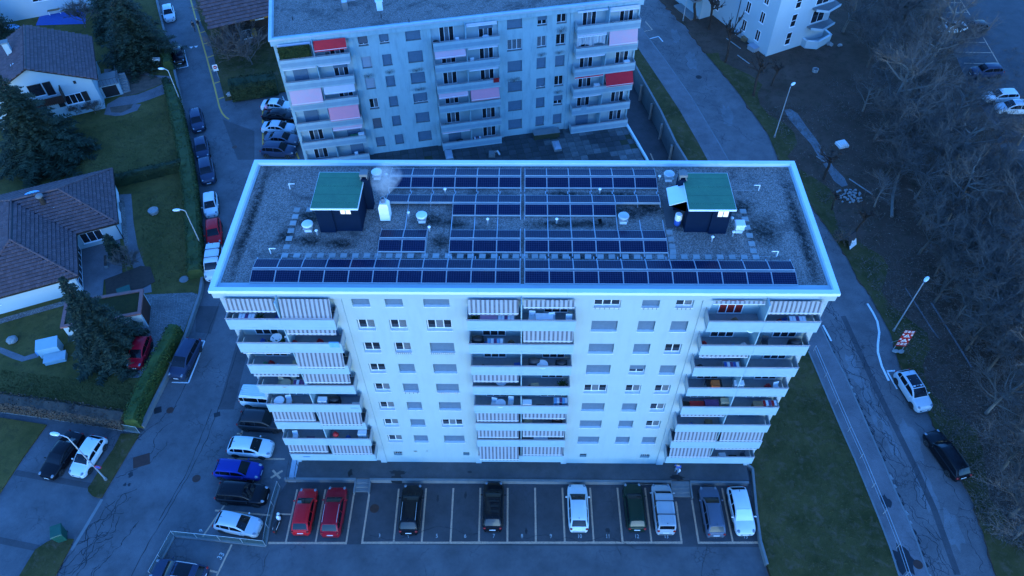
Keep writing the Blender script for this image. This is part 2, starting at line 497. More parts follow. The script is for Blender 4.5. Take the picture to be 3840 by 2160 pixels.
# garden behind the street (by the chalet)
struct(sheet('garden_ground', [(-55.69, 87.84), (-51.02, 76.64), (-48.18, 71.51), (-44.83, 63.06), (-42.0, 56.39), (-34.27, 58.47), (-31.69, 59.24), (-10, 72), (-10, 300), (-52, 300)], -.25, 'lawn_worn', None, 3.0))
# forecourt lawns and verges (lower left)
def verge(name, poly, label, mat='lawn_worn', z=-.33):
    return struct(sheet(name, poly, z, mat, None, .3), label)
verge('lawn', [(-53.38, 5.54), (-45.91, 4.37), (-46.69, 0.97), (-47.29, -2.69), (-47.95, -8.1)], None, 'lawn')
verge('grass_verge', [(-38.36, 3.47), (-36.57, 3.49), (-37.03, 1.25), (-37.5, -1.13), (-37.85, -2.99), (-38.19, -3.04), (-38.77, -2.85), (-39.27, -2.47), (-39.45, -2.09), (-39.31, -1.7), (-38.91, 0.42), (-38.53, 1.78)], None)
verge('grass_verge', [(-38.91, -6.86), (-38.92, -7.63), (-39.23, -10.02), (-39.56, -11.69), (-42.53, -11.72), (-42.26, -10.05), (-41.85, -7.83), (-41.1, -7.13), (-40.48, -6.77)], None)
def bands():
    for a, b in (((-46.82, -0.61), (-39.4, -1.85)), ((-46.1, -6.86), (-41.71, -7.66))):
        ribbon(MB(), [a, b], .55, SZ + .004).build('paving_band', M('asphalt_dark'), street)
    kb = MB(); ribbon(kb, [(-38.74, -7.84), (-38.3, -5.71), (-37.79, -3.15)], .28, SZ + .02); kb.build('drain_strip', M('concrete'), street)
bands()
# ---- lot, parking lines and numbers
PL = 'yellow_paint'
def pline(a, b, w=.16, mat=PL, z=SZ + .006, name='parking_line', parent=None):
    mb = MB(); n = max(2, int(math.hypot(b[0] - a[0], b[1] - a[1]) / .5)); rg = rnd
    pts = [v2(a, b, i / n) for i in range(n + 1)]
    ribbon(mb, pts, [w * rg.uniform(.88, 1.1) for _ in pts], z)
    return mb.build(name, M(mat), parent or street)
lot = struct(sheet('parking_lot', [(-21.4, -1.35), (20.3, -1.35), (20.9, -7), (-24, -7.1)], SZ + .002, 'asphalt_dark'), None)
for a, b in (((-11.14, -1.9), (-11.05, -6.8)), ((-8.66, -1.85), (-8.62, -6.78)), ((-6.19, -1.8), (-6.13, -6.76)), ((-3.74, -1.76), (-3.67, -6.74)), ((-1.26, -1.74), (-1.21, -6.72)),
             ((1.22, -1.7), (1.25, -6.7)), ((3.69, -1.68), (3.75, -6.68)), ((6.2, -1.66), (6.24, -6.66)), ((8.67, -1.64), (8.73, -6.63)), ((11.17, -1.62), (11.22, -6.61)),
             ((13.8, -2.91), (13.81, -6.63)), ((15.23, -2.75), (15.27, -6.62)), ((18.12, -1.6), (18.22, -6.55)), ((-20.36, -2.05), (-20.39, -6.95)), ((-17.79, -2.03), (-17.81, -6.88)),
             ((-15.14, -2.45), (-15.15, -6.94)), ((-13.75, -2.44), (-13.77, -6.93))):
    pline(a, b)
pline((-13.84, -6.93), (13.88, -6.66), .2, z=SZ + .010); pline((15.2, -6.66), (20.5, -6.6), .2, z=SZ + .010); pline((-21.9, -7.02), (-15.08, -6.97), .2, z=SZ + .010)
pline((-21.76, -4.39), (-20.45, -4.42), .13)
def text(s, loc, size, rz, mat='white_paint', parent=None, name='painted_number', rot=None):
    cu = bpy.data.curves.new('txt', 'FONT'); cu.body = s; cu.size = size; cu.align_x = 'CENTER'; cu.align_y = 'CENTER'
    t = bpy.data.objects.new('txt', cu); COL.objects.link(t)
    bpy.context.view_layer.update()
    me = bpy.data.meshes.new_from_object(t.evaluated_get(bpy.context.evaluated_depsgraph_get()))
    bpy.data.objects.remove(t); bpy.data.curves.remove(cu)
    me.materials.clear(); me.materials.append(M(mat))
    return obj(name, me, parent, loc, 0, rot or (0, 0, rz))
for k, x in ((3, -12.35), (4, -9.85), (5, -7.35), (6, -4.88), (7, -2.4), (8, .05), (9, 2.55), (10, 5.05), (11, 7.5), (12, 10.0), (13, 12.55), (14, 16.75), (15, 19.4)):
    o = text(str(k), (x, -6.22 + .007 * x, SZ + .008), .5, 0, 'number_paint', street); o.scale = (.8, 1, 1)
text('33', (*(-25.7, -8.2), SZ + .008), .62, R(68), 'number_paint', street)
text('9', (*(-28.03, -5.98), SZ + .008), .5, R(68), 'number_paint', street)
# stalls off the street (left of the building)
for a, b in (((-26.45, -3.27), (-27.74, -6.51)), ((-26.62, 6.06), (-26.88, 3.31)), ((-25.03, -7.19), (-25.63, -9.89)), ((-26.88, 3.31), (-26.45, -3.27))):
    pline(a, b)
for a, b in (((-27.3, -4.11), (-26.69, -4.14)), ((-26.62, -4.14), (-22.19, -4.54)), ((-27.54, 0.96), (-22.13, 0.97)), ((-27.26, 3.6), (-26.73, 3.61)), ((-26.6, -9.4), (-25.6, -9.59)), ((-26.81, 3.31), (-25.49, 3.23)), ((-26.43, -1.51), (-25.84, -1.54))):
    pline(a, b)
def xmark(a, b, c, d, mat='yellow_paint'):
    m = MB(); ribbon(m, [a, b], .2, SZ + .006); ribbon(m, [c, d], .2, SZ + .0085); m.build('painted_cross', M(mat), street)
xmark((-23.02, -0.93), (-22.07, -0.21), (-23.0, -0.17), (-22.13, -1.0)); xmark((-36.36, 55.84), (-35.78, 57.05), (-36.51, 56.77), (-35.54, 55.94), 'bright_yellow')
# white bays, give-way teeth and the yellow line on the street
for a, b in (((-35.29, 9.37), (-33.59, 9.33)), ((-33.59, 9.33), (-33.46, 11.7)), ((-33.46, 11.7), (-33.38, 14.54)), ((-33.38, 14.54), (-33.89, 14.58)), ((-51.3, 64.27), (-49.77, 64.89)), ((-49.77, 64.89), (-51.63, 69.21))):
    pline(a, b, .14, 'white_paint', name='parking_bay_line')
for p in (((-51.09, 70.08), (-50.51, 70.19), (-50.66, 69.64)), ((-50.42, 70.3), (-49.78, 70.41), (-49.99, 69.86))):
    sheet('give_way_tooth', list(p), SZ + .006, 'white_paint', street)
YL = [(-55.41, 85.24), (-50.98, 74.9), (-47.61, 67.18), (-44.38, 59.61), (-42.45, 54.91), (-41.71, 53.56), (-41.06, 52.75), (-40.43, 52.22)]
ribbon(MB(), resample(YL, 1.0), .22, SZ + .006).build('painted_line', M('bright_yellow'), street)
for t0 in range(9):
    q = resample(YL[:5], .5); k = int((t0 + .35) / 9 * len(q)); a = q[k]
    ribbon(MB(), [(a[0] + .15, a[1] + .05), (a[0] + 1.2, a[1] + .8)], .24, SZ + .008).build('painted_tick', M('bright_yellow'), street)
for a, b in (((-36.54, 55.66), (-35.57, 51.36)), ((-35.08, 49.2), (-34.51, 46.7)), ((-30.22, 46.13), (-29.15, 43.89))):
    pline(a, b, .2, 'bright_yellow')
# street patches, seams and manholes
rg = random.Random(3)
for poly in ([(-30.05, 17.63), (-28.72, 18.19), (-28.24, 6.27), (-29.8, 6.26)], [(-41.31, 52.22), (-36.31, 49.63), (-34.93, 43.71), (-37.11, 43.7)], [(-35.64, 19.25), (-33.07, 19.26), (-33.0, 15.48), (-34.67, 15.68)]):
    sheet('asphalt_patch', poly, SZ + .003, 'asphalt_dark', street)
sm = MB()
for pts in ([(-33.17, 19.82), (-33.35, 14.43), (-33.79, 9.47), (-34.2, 5.78)], [(-29.66, 13.94), (-29.69, 7.63), (-30.0, 2.98), (-30.59, -0.52), (-31.54, -4.37), (-32.15, -6.55), (-32.84, -9.96)], [(-30.39, 6.26), (-30.88, -0.52), (-32.02, -5.11)]):
    q = resample(pts, .6); ribbon(sm, [(p[0] + rg.uniform(-.05, .05), p[1]) for p in q], [rg.uniform(.03, .09) for _ in q], SZ + .005)
sm.build('tar_seam', M('black'), street)
ck = MB()
for s, L in (((-34.96, -2.12), 7), ((-35.24, -2.9), 9), ((-35.37, -4.4), 9), ((-35.67, -4.77), 8), ((-36.11, -7.29), 6), ((-35.56, -6.58), 7), ((-33.73, 2.74), 6), ((-33.82, 4.9), 5), ((-33.96, 6.68), 6), ((-35.89, -9.01), 5), ((-36.55, -3.29), 6), ((-33.78, -5.12), 6)):
    cracks(ck, s, R(rg.uniform(232, 252)), L, SZ + .005, rg, .06)
for s, a, L in (((15.94, -6.81), -1.5, 3.5), ((-21.68, -7.68), -1.7, 6), ((-0.4, -6.12), 0, 12), ((-13.2, -6.27), 0.02, 10)):
    cracks(ck, s, a, L, SZ + .012, rg, .035, 1, .25, .05)
ck.build('asphalt_crack', M('black'), street)
def disc(name, c, r_, z, mat, parent, n=20):
    MB().lathe([(r_, 0), (r_, .006), (r_ * .82, .012), (r_ * .8, .008)], n).build(name, M(mat), parent, None, (c[0], c[1], z))
for c, r_ in (((-13.1, -3.8), .42), ((-29.84, -1.06), .38), ((-34.47, 6.14), .36), ((-38.17, 46.28), .33)):
    disc('manhole_cover', c, r_, SZ + .001, 'brown', street)
MB().obox((0, 0, 0), 1.5, 1.2, .012, R(20)).build('drain_cover', M('brown'), street, None, (*(-35.49, 0.69), SZ + .004))
MB().obox((0, 0, 0), .7, .7, .012, R(20)).build('drain_grate', M('black'), street, None, (*(-35.68, 6.13), SZ + .004))
MB().obox((0, 0, 0), .6, .5, .012, R(20)).build('drain_grate', M('black'), street, None, (*(-29.72, 5.68), SZ + .004))
def blot(name, c, rx, ry, z, mat, parent, rg=rg):
    n = 18; k = [rg.uniform(.6, 1.1) for _ in range(n)]
    sheet(name, [(c[0] + math.cos(2 * math.pi * i / n) * rx * k[i], c[1] + math.sin(2 * math.pi * i / n) * ry * k[i]) for i in range(n)], z, mat, parent)
pm('wet', (.014, .015, .017), (.02, .021, .024), 3, .35)
for c, rx, ry in (((-7.54, -2.81), .12, .42), ((-5.05, -2.48), .12, .38), ((0.42, -5.79), .12, .3), ((7.53, -5.62), .25, .25), ((-36.02, -0.72), .25, .3), ((-36.23, -1.71), .15, .2), ((-35.83, -1.7), .15, .2)):
    blot('oil_stain', c, rx, ry, SZ + .006, 'wet', street)
# ---- walkway in front of the block, steps and ramp
walkway = struct(sheet('walkway', [(-20.6, -1.12), (-15.1, -1.12), (-13.8, -1.12), (13.6, -1.05), (15.25, -1.05), (20.6, -1.05), (20.6, 1.5), (-20.6, 1.5)], 0, 'asphalt_walk', None, 3.0))
for x0, x1 in ((-21.6, -15.05), (-13.8, 13.55), (15.2, 20.5)):
    n = max(1, int((x1 - x0) / 2.4))
    for i in range(n):
        MB().box(lerp(x0, x1, i / n) + .006, lerp(x0, x1, (i + 1) / n) - .006, -1.34, -1.122, -1.0, .07).build('kerb_stone', M('concrete'), walkway)
for x0, x1, n, dp in ((-15.02, -13.83, 3, .38), (13.58, 15.17, 4, .34)):
    for i in range(n):
        MB().box(x0, x1, -1.125 - dp * (i + 1), -1.125 - dp * i, SZ - .2, -(i + 1) * .45 / (n + 1)).build('step', M('concrete'), walkway)
    for xx in (x0 - .14, x1):
        MB().box(xx + .005, xx + .135, -1.34 - dp * n, -1.35, SZ - .2, -.02).build('kerb_stone', M('concrete'), walkway)
blot('puddle', (-11.27, -1.25), .7, .55, .005, 'wet', walkway); blot('puddle', (-11.28, -0.5), .9, .22, .006, 'wet', walkway); blot('puddle', (-11.31, -0.86), .3, .5, .0075, 'wet', walkway)
blot('puddle', (14.05, -0.8), .75, .3, .005, 'wet', walkway); blot('puddle', (11.77, -1.28), 1.6, .2, .005, 'wet', walkway); blot('puddle', (-15.67, -0.62), .25, .4, .005, 'wet', walkway); blot('puddle', (-4.74, -0.41), .25, .12, .005, 'wet', walkway)
rp = thing('access_ramp', 'pale concrete ramp with thin handrails left of the walkway', 'ramp', (-20.6, -.1, SZ))
MB().add([(-.7, 1.6, 0), (.0, 1.6, 0), (.0, -1.25, 0), (-.7, -1.25, 0), (-.7, 1.6, .46), (.0, 1.6, .46), (.0, -1.25, .1), (-.7, -1.25, .1)], [(4, 7, 6, 5), (0, 1, 5, 4), (1, 2, 6, 5), (2, 3, 7, 6), (3, 0, 4, 7)]).build('ramp_slab', M('galvanised'), rp)
for x in (-.72, .02):
    m = MB()
    for y, z in ((1.5, .46), (.1, .28), (-1.2, .1)): m.tube([(x, y, z - .2), (x, y, z + .9)], .025, 5)
    m.tube([(x, 1.5, 1.34), (x, -1.2, .98)], .025, 5); m.build('handrail', M('dark_grey'), rp)
# ---- the right side: retaining wall, lawn, pavement, road, woodland floor
RW = [(20.62, .6), (21.08, 0.09), (20.62, -4.1), (20.46, -6.67), (20.63, -8.65), (20.91, -11.25), (21.22, -14.9)]
LZ = -.12
land = struct(sheet('roadside_ground', [(27.5, -100)] + RW[::-1] + [(20.7, 17), (26.2, 17), (24.9, 28), (21.0, 43.35), (20.15, 46.5), (18.96, 53.3), (16.46, 64.3), (9, 92), (-5, 300), (300, 300), (300, -100)], LZ, 'wood_soil', None, 3.2))
SW = [(31.64, -11.46), (31.44, -9.5), (31.43, -7.16), (31.23, -4.15), (31.0, -1.66), (30.74, 1.21), (30.39, 3.98), (30.06, 7.03), (29.75, 10.11), (29.42, 13.31)]
SWb = [(23.0, 46.54), (21.37, 53.96), (19.44, 60.97), (17.21, 68.93), (15.79, 73.54)]
KB = [(33.96, -11.43), (33.74, -9.48), (33.72, -6.55), (33.54, -3.95), (33.28, -1.45), (33.11, 1.23), (32.82, 4.0), (32.49, 7.49), (32.18, 10.62), (31.68, 13.3), (31.38, 16.29)]
KBb = [(25.6, 46.55), (23.39, 56.7), (20.94, 65.47), (18.52, 73.31), (17.12, 78.16)]
RR = [(39.36, -11.38), (39.39, -9.03), (39.72, -5.62), (39.9, -2.9), (39.73, -0.81), (39.18, 4.05), (39.05, 6.43), (38.04, 11.41), (38.43, 15.5), (38.19, 17.71), (37.73, 21.17), (37.12, 23.29), (36.84, 26.28), (36.34, 28.64), (35.81, 31.04), (35.12, 33.9)]
RRb = [(32.72, 43.78), (32.45, 48.63), (31.52, 52.48), (30.38, 57.17), (29.05, 61.76), (27.09, 67.55), (25.21, 74.1), (23.62, 78.51), (21.93, 83.01), (20.26, 87.48)]
swl = SW + SWb + [(8, 100), (-8, 300)]; kbl = KB + KBb + [(11.5, 100), (-4, 300)]; rrl = [(p[0] + random.Random(int(p[1] * 7)).gauss(.1, .16), p[1]) for p in resample(RR + RRb, .7)] + [(17.5, 100), (3, 300)]
grass_r = struct(sheet('lawn', RW[::-1] + [(20.75, 17), (26.1, 17), (24.8, 28), (21.0, 43.3), (20.1, 46.5), (18.9, 53.3), (16.4, 64.3)] + SWb[::-1] + SW[::-1], .03, 'lawn_worn', None, .4))
pav = struct(sheet('pavement', swl + kbl[::-1], .012, 'footpath', None, .3))
road = struct(sheet('road', kbl + rrl[::-1], LZ + .004, 'asphalt_road'))
wood = struct(sheet('woodland_floor', rrl + [(200, 300), (300, 300), (300, -100), (60, -100)], .0, 'wood_soil', None, .3))
ks = resample(KB + KBb, 2.1); n = 0
for i in range(len(ks) - 1):
    if 45 < ks[i][1] < 12: continue
    q = offset([v2(ks[i], ks[i + 1], .005), v2(ks[i], ks[i + 1], .995)], -.004); e = offset(q, -.15)
    MB().prism([q[0], q[1], e[1], e[0]], LZ - .1, .02).build('kerb_stone', M('concrete'), pav)
se = resample(SW, 2.0)
for i in range(len(se) - 1):
    q = offset([v2(se[i], se[i + 1], .005), v2(se[i], se[i + 1], .995)], .003); e = offset(q, .16)
    MB().prism([q[0], q[1], e[1], e[0]], LZ - .1, .06 + .02 * rg.random()).build('edging_stone', M('concrete'), pav)
vg = resample(RR + RRb[:6], 2.0)
struct(sheet('grass_verge', vg + [(p[0] + 2.6 + 1.3 * math.sin(p[1] * .55) + rg.uniform(-.4, .4), p[1] + .3) for p in vg[::-1]], .006, 'lawn_worn'))
# railing along the pavement
hp = offset(resample(SW, 2.6), -.42)
hr = thing('pavement_railing', 'low galvanised railing along the pavement beside the sloping lawn', 'railing', (hp[0][0], hp[0][1], .012))
hp = [(p[0] - hp[0][0], p[1] - hp[0][1]) for p in hp]
MB().tube([(p[0], p[1], .95) for p in hp], .03, 5).build('top_rail', M('galvanised'), hr)
MB().tube([(p[0], p[1], .5) for p in hp], .022, 5).build('mid_rail', M('galvanised'), hr)
for p in hp: MB().tube([(p[0], p[1], 0), (p[0], p[1], .95)], .03, 5).build('post', M('galvanised'), hr)
# road paint
WZ = LZ + .009
for pts, w in (([(31.72, 16.81), (32.06, 14.74)], .18), ([(37.24, 19.77), (37.47, 18.54), (37.58, 17.33), (37.35, 15.88), (36.75, 14.34), (36.45, 13.33), (36.33, 11.61), (36.49, 9.87)], .22), ([(36.65, 11.01), (37.5, 11.07)], .18), ([(36.68, 10.87), (37.01, 8.9)], .16), ([(19.27, 71.81), (20.67, 72.42), (21.17, 70.98)], .16)):
    ribbon(MB(), resample(pts, .5), w, WZ).build('road_line', M('white_paint'), road)
ribbon(MB(), [(19.1, 76.69), (19.91, 74.33), (18.38, 73.76)], .18, WZ).build('road_line', M('yellow_paint'), road)
ck = MB(); ck2 = MB()
cl = [v2(a, b, .36) for a, b in zip([KB[1], KB[3], KB[5], KB[7], KB[10]], [RR[1], RR[3], RR[4], RR[7], RR[10]])]
for k in range(3):
    for a in resample(cl, 2.4):
        cracks(ck, (a[0] + rg.gauss(0, .35), a[1]), R(113 + rg.uniform(-6, 6)), rg.uniform(2, 5), LZ + .006, rg, .055, 0, .5, .14)
for k in range(2):
    for a in resample(offset(KB, -.6), 1.8):
        cracks(ck2, (a[0] + rg.gauss(0, .18), a[1]), R(113 + rg.uniform(-8, 8)), rg.uniform(1, 3), LZ + .007, rg, .06, 0, .5, .22)
for a in resample([v2(a, b, .5) for a, b in zip(KBb, RRb[1::2])], 2.4) + resample(offset(KBb, -.8), 2.4) + resample([v2(a, b, .78) for a, b in zip(KB[1:9:2], [RR[1], RR[3], RR[5], RR[7]])], 4):
    cracks(ck, (a[0] + rg.gauss(0, .5), a[1]), R(110 + rg.uniform(-25, 25)), rg.uniform(2, 5), LZ + .006, rg, .05, 0, .5, .14)
ck.build('asphalt_crack', M('tar'), road); ck2.build('asphalt_crack', M('tar'), road)
ribbon(MB(), resample([(a[0] + .5, a[1]) for a in cl], 1), .55, LZ + .0052).build('asphalt_patch', M('asphalt_dark'), road)
gp = offset(KB[1:], -.16)
for i, a in enumerate(resample(gp, .9)):
    if rg.random() < .8: MB().obox((0, 0, 0), .2, rg.uniform(.25, .5), .006, R(22)).build('gutter_cobble', M('black' if rg.random() < .7 else 'stone'), road, None, (a[0] + .12, a[1], LZ + .006))
blot('puddle', (32.17, -8.2), 1.0, 1.4, .018, 'wet', pav); blot('puddle', (32.23, -2.97), .5, .7, .018, 'wet', pav); blot('puddle', (29.0, 12.41), .25, .6, .018, 'wet', pav)
disc('manhole_cover', (25.23, 61.75), .45, LZ + .004, 'black', road); disc('manhole_cover', (33.22, -8.53), .4, .013, 'brown', pav)
asphalt('asphalt_worn', (.16, .155, .155), .3)
for c, rx, ry in (((33.41, 11.08), .7, 2.4), ((33.92, 7.37), .6, 2.8), ((36.36, 3.06), 1.0, 2.6), ((36.22, -1.73), .9, 2.4), ((34.63, 3.46), .5, 2.2), ((24.8, 65.99), .9, 3.0), ((27.78, 52.65), 1.0, 2.6), ((23.28, 72.42), .7, 2.4), ((37.36, -5.39), .9, 2.2)):
    blot('worn_patch', c, rx, ry, LZ + .0048, 'asphalt_worn', road)
# parking retaining wall on the right
rw = thing('retaining_wall', 'mossy concrete retaining wall between the last stall and the lawn', 'wall', (RW[0][0], RW[0][1], SZ))
q = resample(RW[:5], 2.6)
for i in range(len(q) - 1):
    a, b = v2(q[i], q[i + 1], .004), v2(q[i], q[i + 1], .996); o = offset([a, b], -.1) + offset([a, b], .1)[::-1]
    MB().prism([(x - RW[0][0], y - RW[0][1]) for x, y in o], -.3, .62).build('wall_block', M('concrete'), rw)
# sunken lane behind the block, with its retaining wall
lane = struct(sheet('lane', [(13, 17), (26.3, 17), (25.3, 28), (21.4, 43.35), (20.5, 46.5), (19.2, 53.3), (16.7, 64.3), (9, 92), (8, 60), (13, 50)], -2.8, 'asphalt_dark', None, .4))
ribbon(MB(), [(17.2, 48), (18.5, 40)], .18, -2.79).build('road_line', M('yellow_paint'), lane)
lw = [(24.9, 28), (21.0, 43.35), (20.15, 46.5), (18.96, 53.3), (16.46, 64.3), (12.4, 80)]
lq = resample(lw, 2.4)
LWT = thing('retaining_wall', 'dark retaining wall above the sunken lane behind the block', 'wall', (21, 43.35, -2.8))
for i in range(len(lq) - 1):
    a, b = v2(lq[i], lq[i + 1], .003), v2(lq[i], lq[i + 1], .997); o = offset([a, b], .05) + offset([a, b], .33)[::-1]
    MB().prism([(x - 21, y - 43.35) for x, y in o], 0, 3.1).build('wall_block', M('concrete'), LWT)
    m = MB().obox(((a[0] - 21) - .62, (a[1] - 43.35), 0), .3, .3, 2.6); m.build('buttress', M('concrete'), LWT) if i % 2 == 0 else None

# ================================================================ APARTMENT BLOCKS
MESHC = {}
def cached(key, fn):
    if key not in MESHC: MESHC[key] = fn()
    return MESHC[key]
def holed_wall(x0, x1, z0, z1, y, holes, depth):
    """front sheet with rectangular openings and their reveals"""
    m = MB()
    xs = sorted({x0, x1, *[h[0] for h in holes], *[h[1] for h in holes]}); zs = sorted({z0, z1, *[h[2] for h in holes], *[h[3] for h in holes]})
    for i in range(len(xs) - 1):
        for j in range(len(zs) - 1):
            cx, cz = (xs[i] + xs[i + 1]) / 2, (zs[j] + zs[j + 1]) / 2
            if any(h[0] < cx < h[1] and h[2] < cz < h[3] for h in holes): continue
            m.quad((xs[i], y, zs[j]), (xs[i + 1], y, zs[j]), (xs[i + 1], y, zs[j + 1]), (xs[i], y, zs[j + 1]))
    for a, b, c, d in [q[:4] for q in holes]:
        e = y + depth
        m.quad((a, y, c), (b, y, c), (b, e, c), (a, e, c)); m.quad((a, e, d), (b, e, d), (b, y, d), (a, y, d))
        m.quad((a, y, d), (a, y, c), (a, e, c), (a, e, d)); m.quad((b, e, d), (b, e, c), (b, y, c), (b, y, d))
        m.quad((a, e, c), (b, e, c), (b, e, d), (a, e, d))
    return m
def frame_mesh(w, h, n, mat, t=.06, dp=.07):
    def f():
        m = MB(); m.box(0, w, 0, dp, 0, t); m.box(0, w, 0, dp, h - t, h)
        for i in range(n + 1):
            x = i * (w - t) / n; m.box(x, x + t, .002, dp - .002, t, h - t)
        return m.mesh('window', M(mat))
    return cached(('fr', w, h, n, mat), f)
def pane_mesh(w, h, mat):
    return cached(('pane', w, h, mat), lambda: MB().box(0, w, .03, .045, 0, h).mesh('pane', M(mat)))
def window(root, x, y, z, w, h, n, fmat='white_plastic', panes=None, shut=0, smat='shutter', sill='white_plastic', name='window', rz=0, sdepth=.2):
    f = obj(name, frame_mesh(round(w, 3), round(h, 3), n, fmat), root, (x, y, z), rz)
    t = .06; pw = (w - t) / n - t
    for i in range(n):
        mt = (panes[i % len(panes)] if panes else 'glass')
        obj('pane', pane_mesh(round(pw, 3), round(h - 2 * t, 3), mt), f, (t + i * (w - t) / n, 0, t))
    if shut > 0:
        def g():
            m = MB(); hh = (h - .02) * shut; k = max(2, int(hh / .11))
            for j in range(k):
                m.box(.015, w - .015, -.075, -.05 - .012, h - .01 - hh * (j + 1) / k, h - .01 - hh * j / k - .006)
            m.box(.012, w - .012, -.06, -.045, h - .01 - hh, h - .012)
            return m.mesh('shutter', M(smat))
        obj('shutter', cached(('sh', round(w, 3), round(h, 3), round(shut, 2), smat), g), f)
    if sill:
        obj('sill', cached(('sill', round(w, 3), sill, sdepth), lambda: MB().box(-.04, w + .04, -sdepth - .05, .0, -.05, .004).mesh('sill', M(sill))), f)
    return f
def coping(root, x0, x1, y0, y1, ztop, w, hgt, mat, seg):
    for a, b, horiz, c in ((x0, x1, True, y0), (x0, x1, True, y1 - w), (y0 + w, y1 - w, False, x0), (y0 + w, y1 - w, False, x1 - w)):
        n = max(1, int(round((b - a) / seg)))
        for i in range(n):
            p, q = lerp(a, b, i / n) + .005, lerp(a, b, (i + 1) / n) - .005
            m = MB().box(p, q, c, c + w, ztop - hgt, ztop) if horiz else MB().box(c, c + w, p, q, ztop - hgt, ztop)
            m.build('coping', M(mat), root)
def awning(root, x0, x1, zt, drop, mat, out=.12, y0=-.6, flap=.14, tilt=0):
    n = 10; m = MB(); w = x1 - x0
    for side, dy in ((0, 0), (1, .012)):
        vs = []
        for i in range(n + 1):
            t = i / n; sag = .03 * math.sin(math.pi * t)
            vs += [(t * w, dy, 0), (t * w, -out * .5 - sag + dy, -(drop + tilt * (t - .5)) * .5), (t * w, -out + dy, -(drop + tilt * (t - .5)))]
        fs = []
        for i in range(n):
            for k in range(2):
                q = (i * 3 + k, i * 3 + k + 1, (i + 1) * 3 + k + 1, (i + 1) * 3 + k)
                fs.append(q if not side else q[::-1])
        m.add(vs, fs)
    a = m.build('awning', M(mat), root, None, (x0, y0, zt))
    b = MB()
    b.add([(0, -out - .03, -drop + tilt / 2 - .05), (w, -out - .03, -drop - tilt / 2 - .05), (w, -out + .02, -drop - tilt / 2 - .05), (0, -out + .02, -drop + tilt / 2 - .05),
           (0, -out - .03, -drop + tilt / 2), (w, -out - .03, -drop - tilt / 2), (w, -out + .02, -drop - tilt / 2), (0, -out + .02, -drop + tilt / 2)],
          [(0, 3, 2, 1), (4, 5, 6, 7), (0, 1, 5, 4), (1, 2, 6, 5), (2, 3, 7, 6), (3, 0, 4, 7)])
    b.build('front_bar', M('white_plastic'), a)
    if flap and drop > .3:
        MB().box(.02, w - .02, -out - .045, -out - .035, -drop - flap - abs(tilt) / 2, -drop - .05 - abs(tilt) / 2).build('valance', M(mat), a)
    return a
def balcony(root, xa, xb, f, h, c, ends=(True, True), side='panel_white'):
    bx = MB().box(xa + .02, xb - .02, -.70, c['by'] - .003, f - .19, f).build('balcony', M(c['slab']), root)
    MB().box(xa + .03, xb - .03, -.69, c['by'] - .004, f + .001, f + .012).build('floor', M('balcony_floor'), bx)
    mid = (xa + xb) / 2
    for p, q in ((xa, mid - .006), (mid + .006, xb)):
        pp = MB().box(p, q, -.76, -.705, f - .22, f + .88).build('parapet_panel', M(c['panel']), bx)
        if c.get('band'):
            MB().box(p + .002, q - .002, -.764, -.759, f - .02, f + .50).build('parapet_band', M(c['band']), bx)
        else:
            MB().box(p + .002, q - .002, -.768, -.759, f + .03, f + .045).build('seam', M('panel_white'), bx)
    r_ = MB(); r_.box(xa - .02, xb + .02, -.785, -.735, f + .99, f + 1.03)
    n = 5
    for i in range(n + 1):
        x = lerp(xa + .1, xb - .1, i / n); r_.box(x - .015, x + .015, -.775, -.745, f + .88, f + .992)
    r_.build('handrail', M('rail_paint'), bx)
    for x, on in ((xa + .01, ends[0]), (xb - .04, ends[1])):
        if on:
            s_ = MB(); s_.box(x, x + .03, -.70, c['py'] - .02, f + .12, f + .93); s_.build('side_panel', M('galvanised' if c['panel'] == 'panel_white' else 'panel_old'), bx)
            MB().tube([(x + .015, -.74, f + 1.0), (x + .015, c['py'] - .02, f + 1.0)], .02, 5).build('side_rail', M('rail_paint'), bx)
    MB().box(mid - .04, mid + .04, -.62, c['by'] - .004, f + .012, f + h - .24).build('divider', M(side), bx)
    return bx
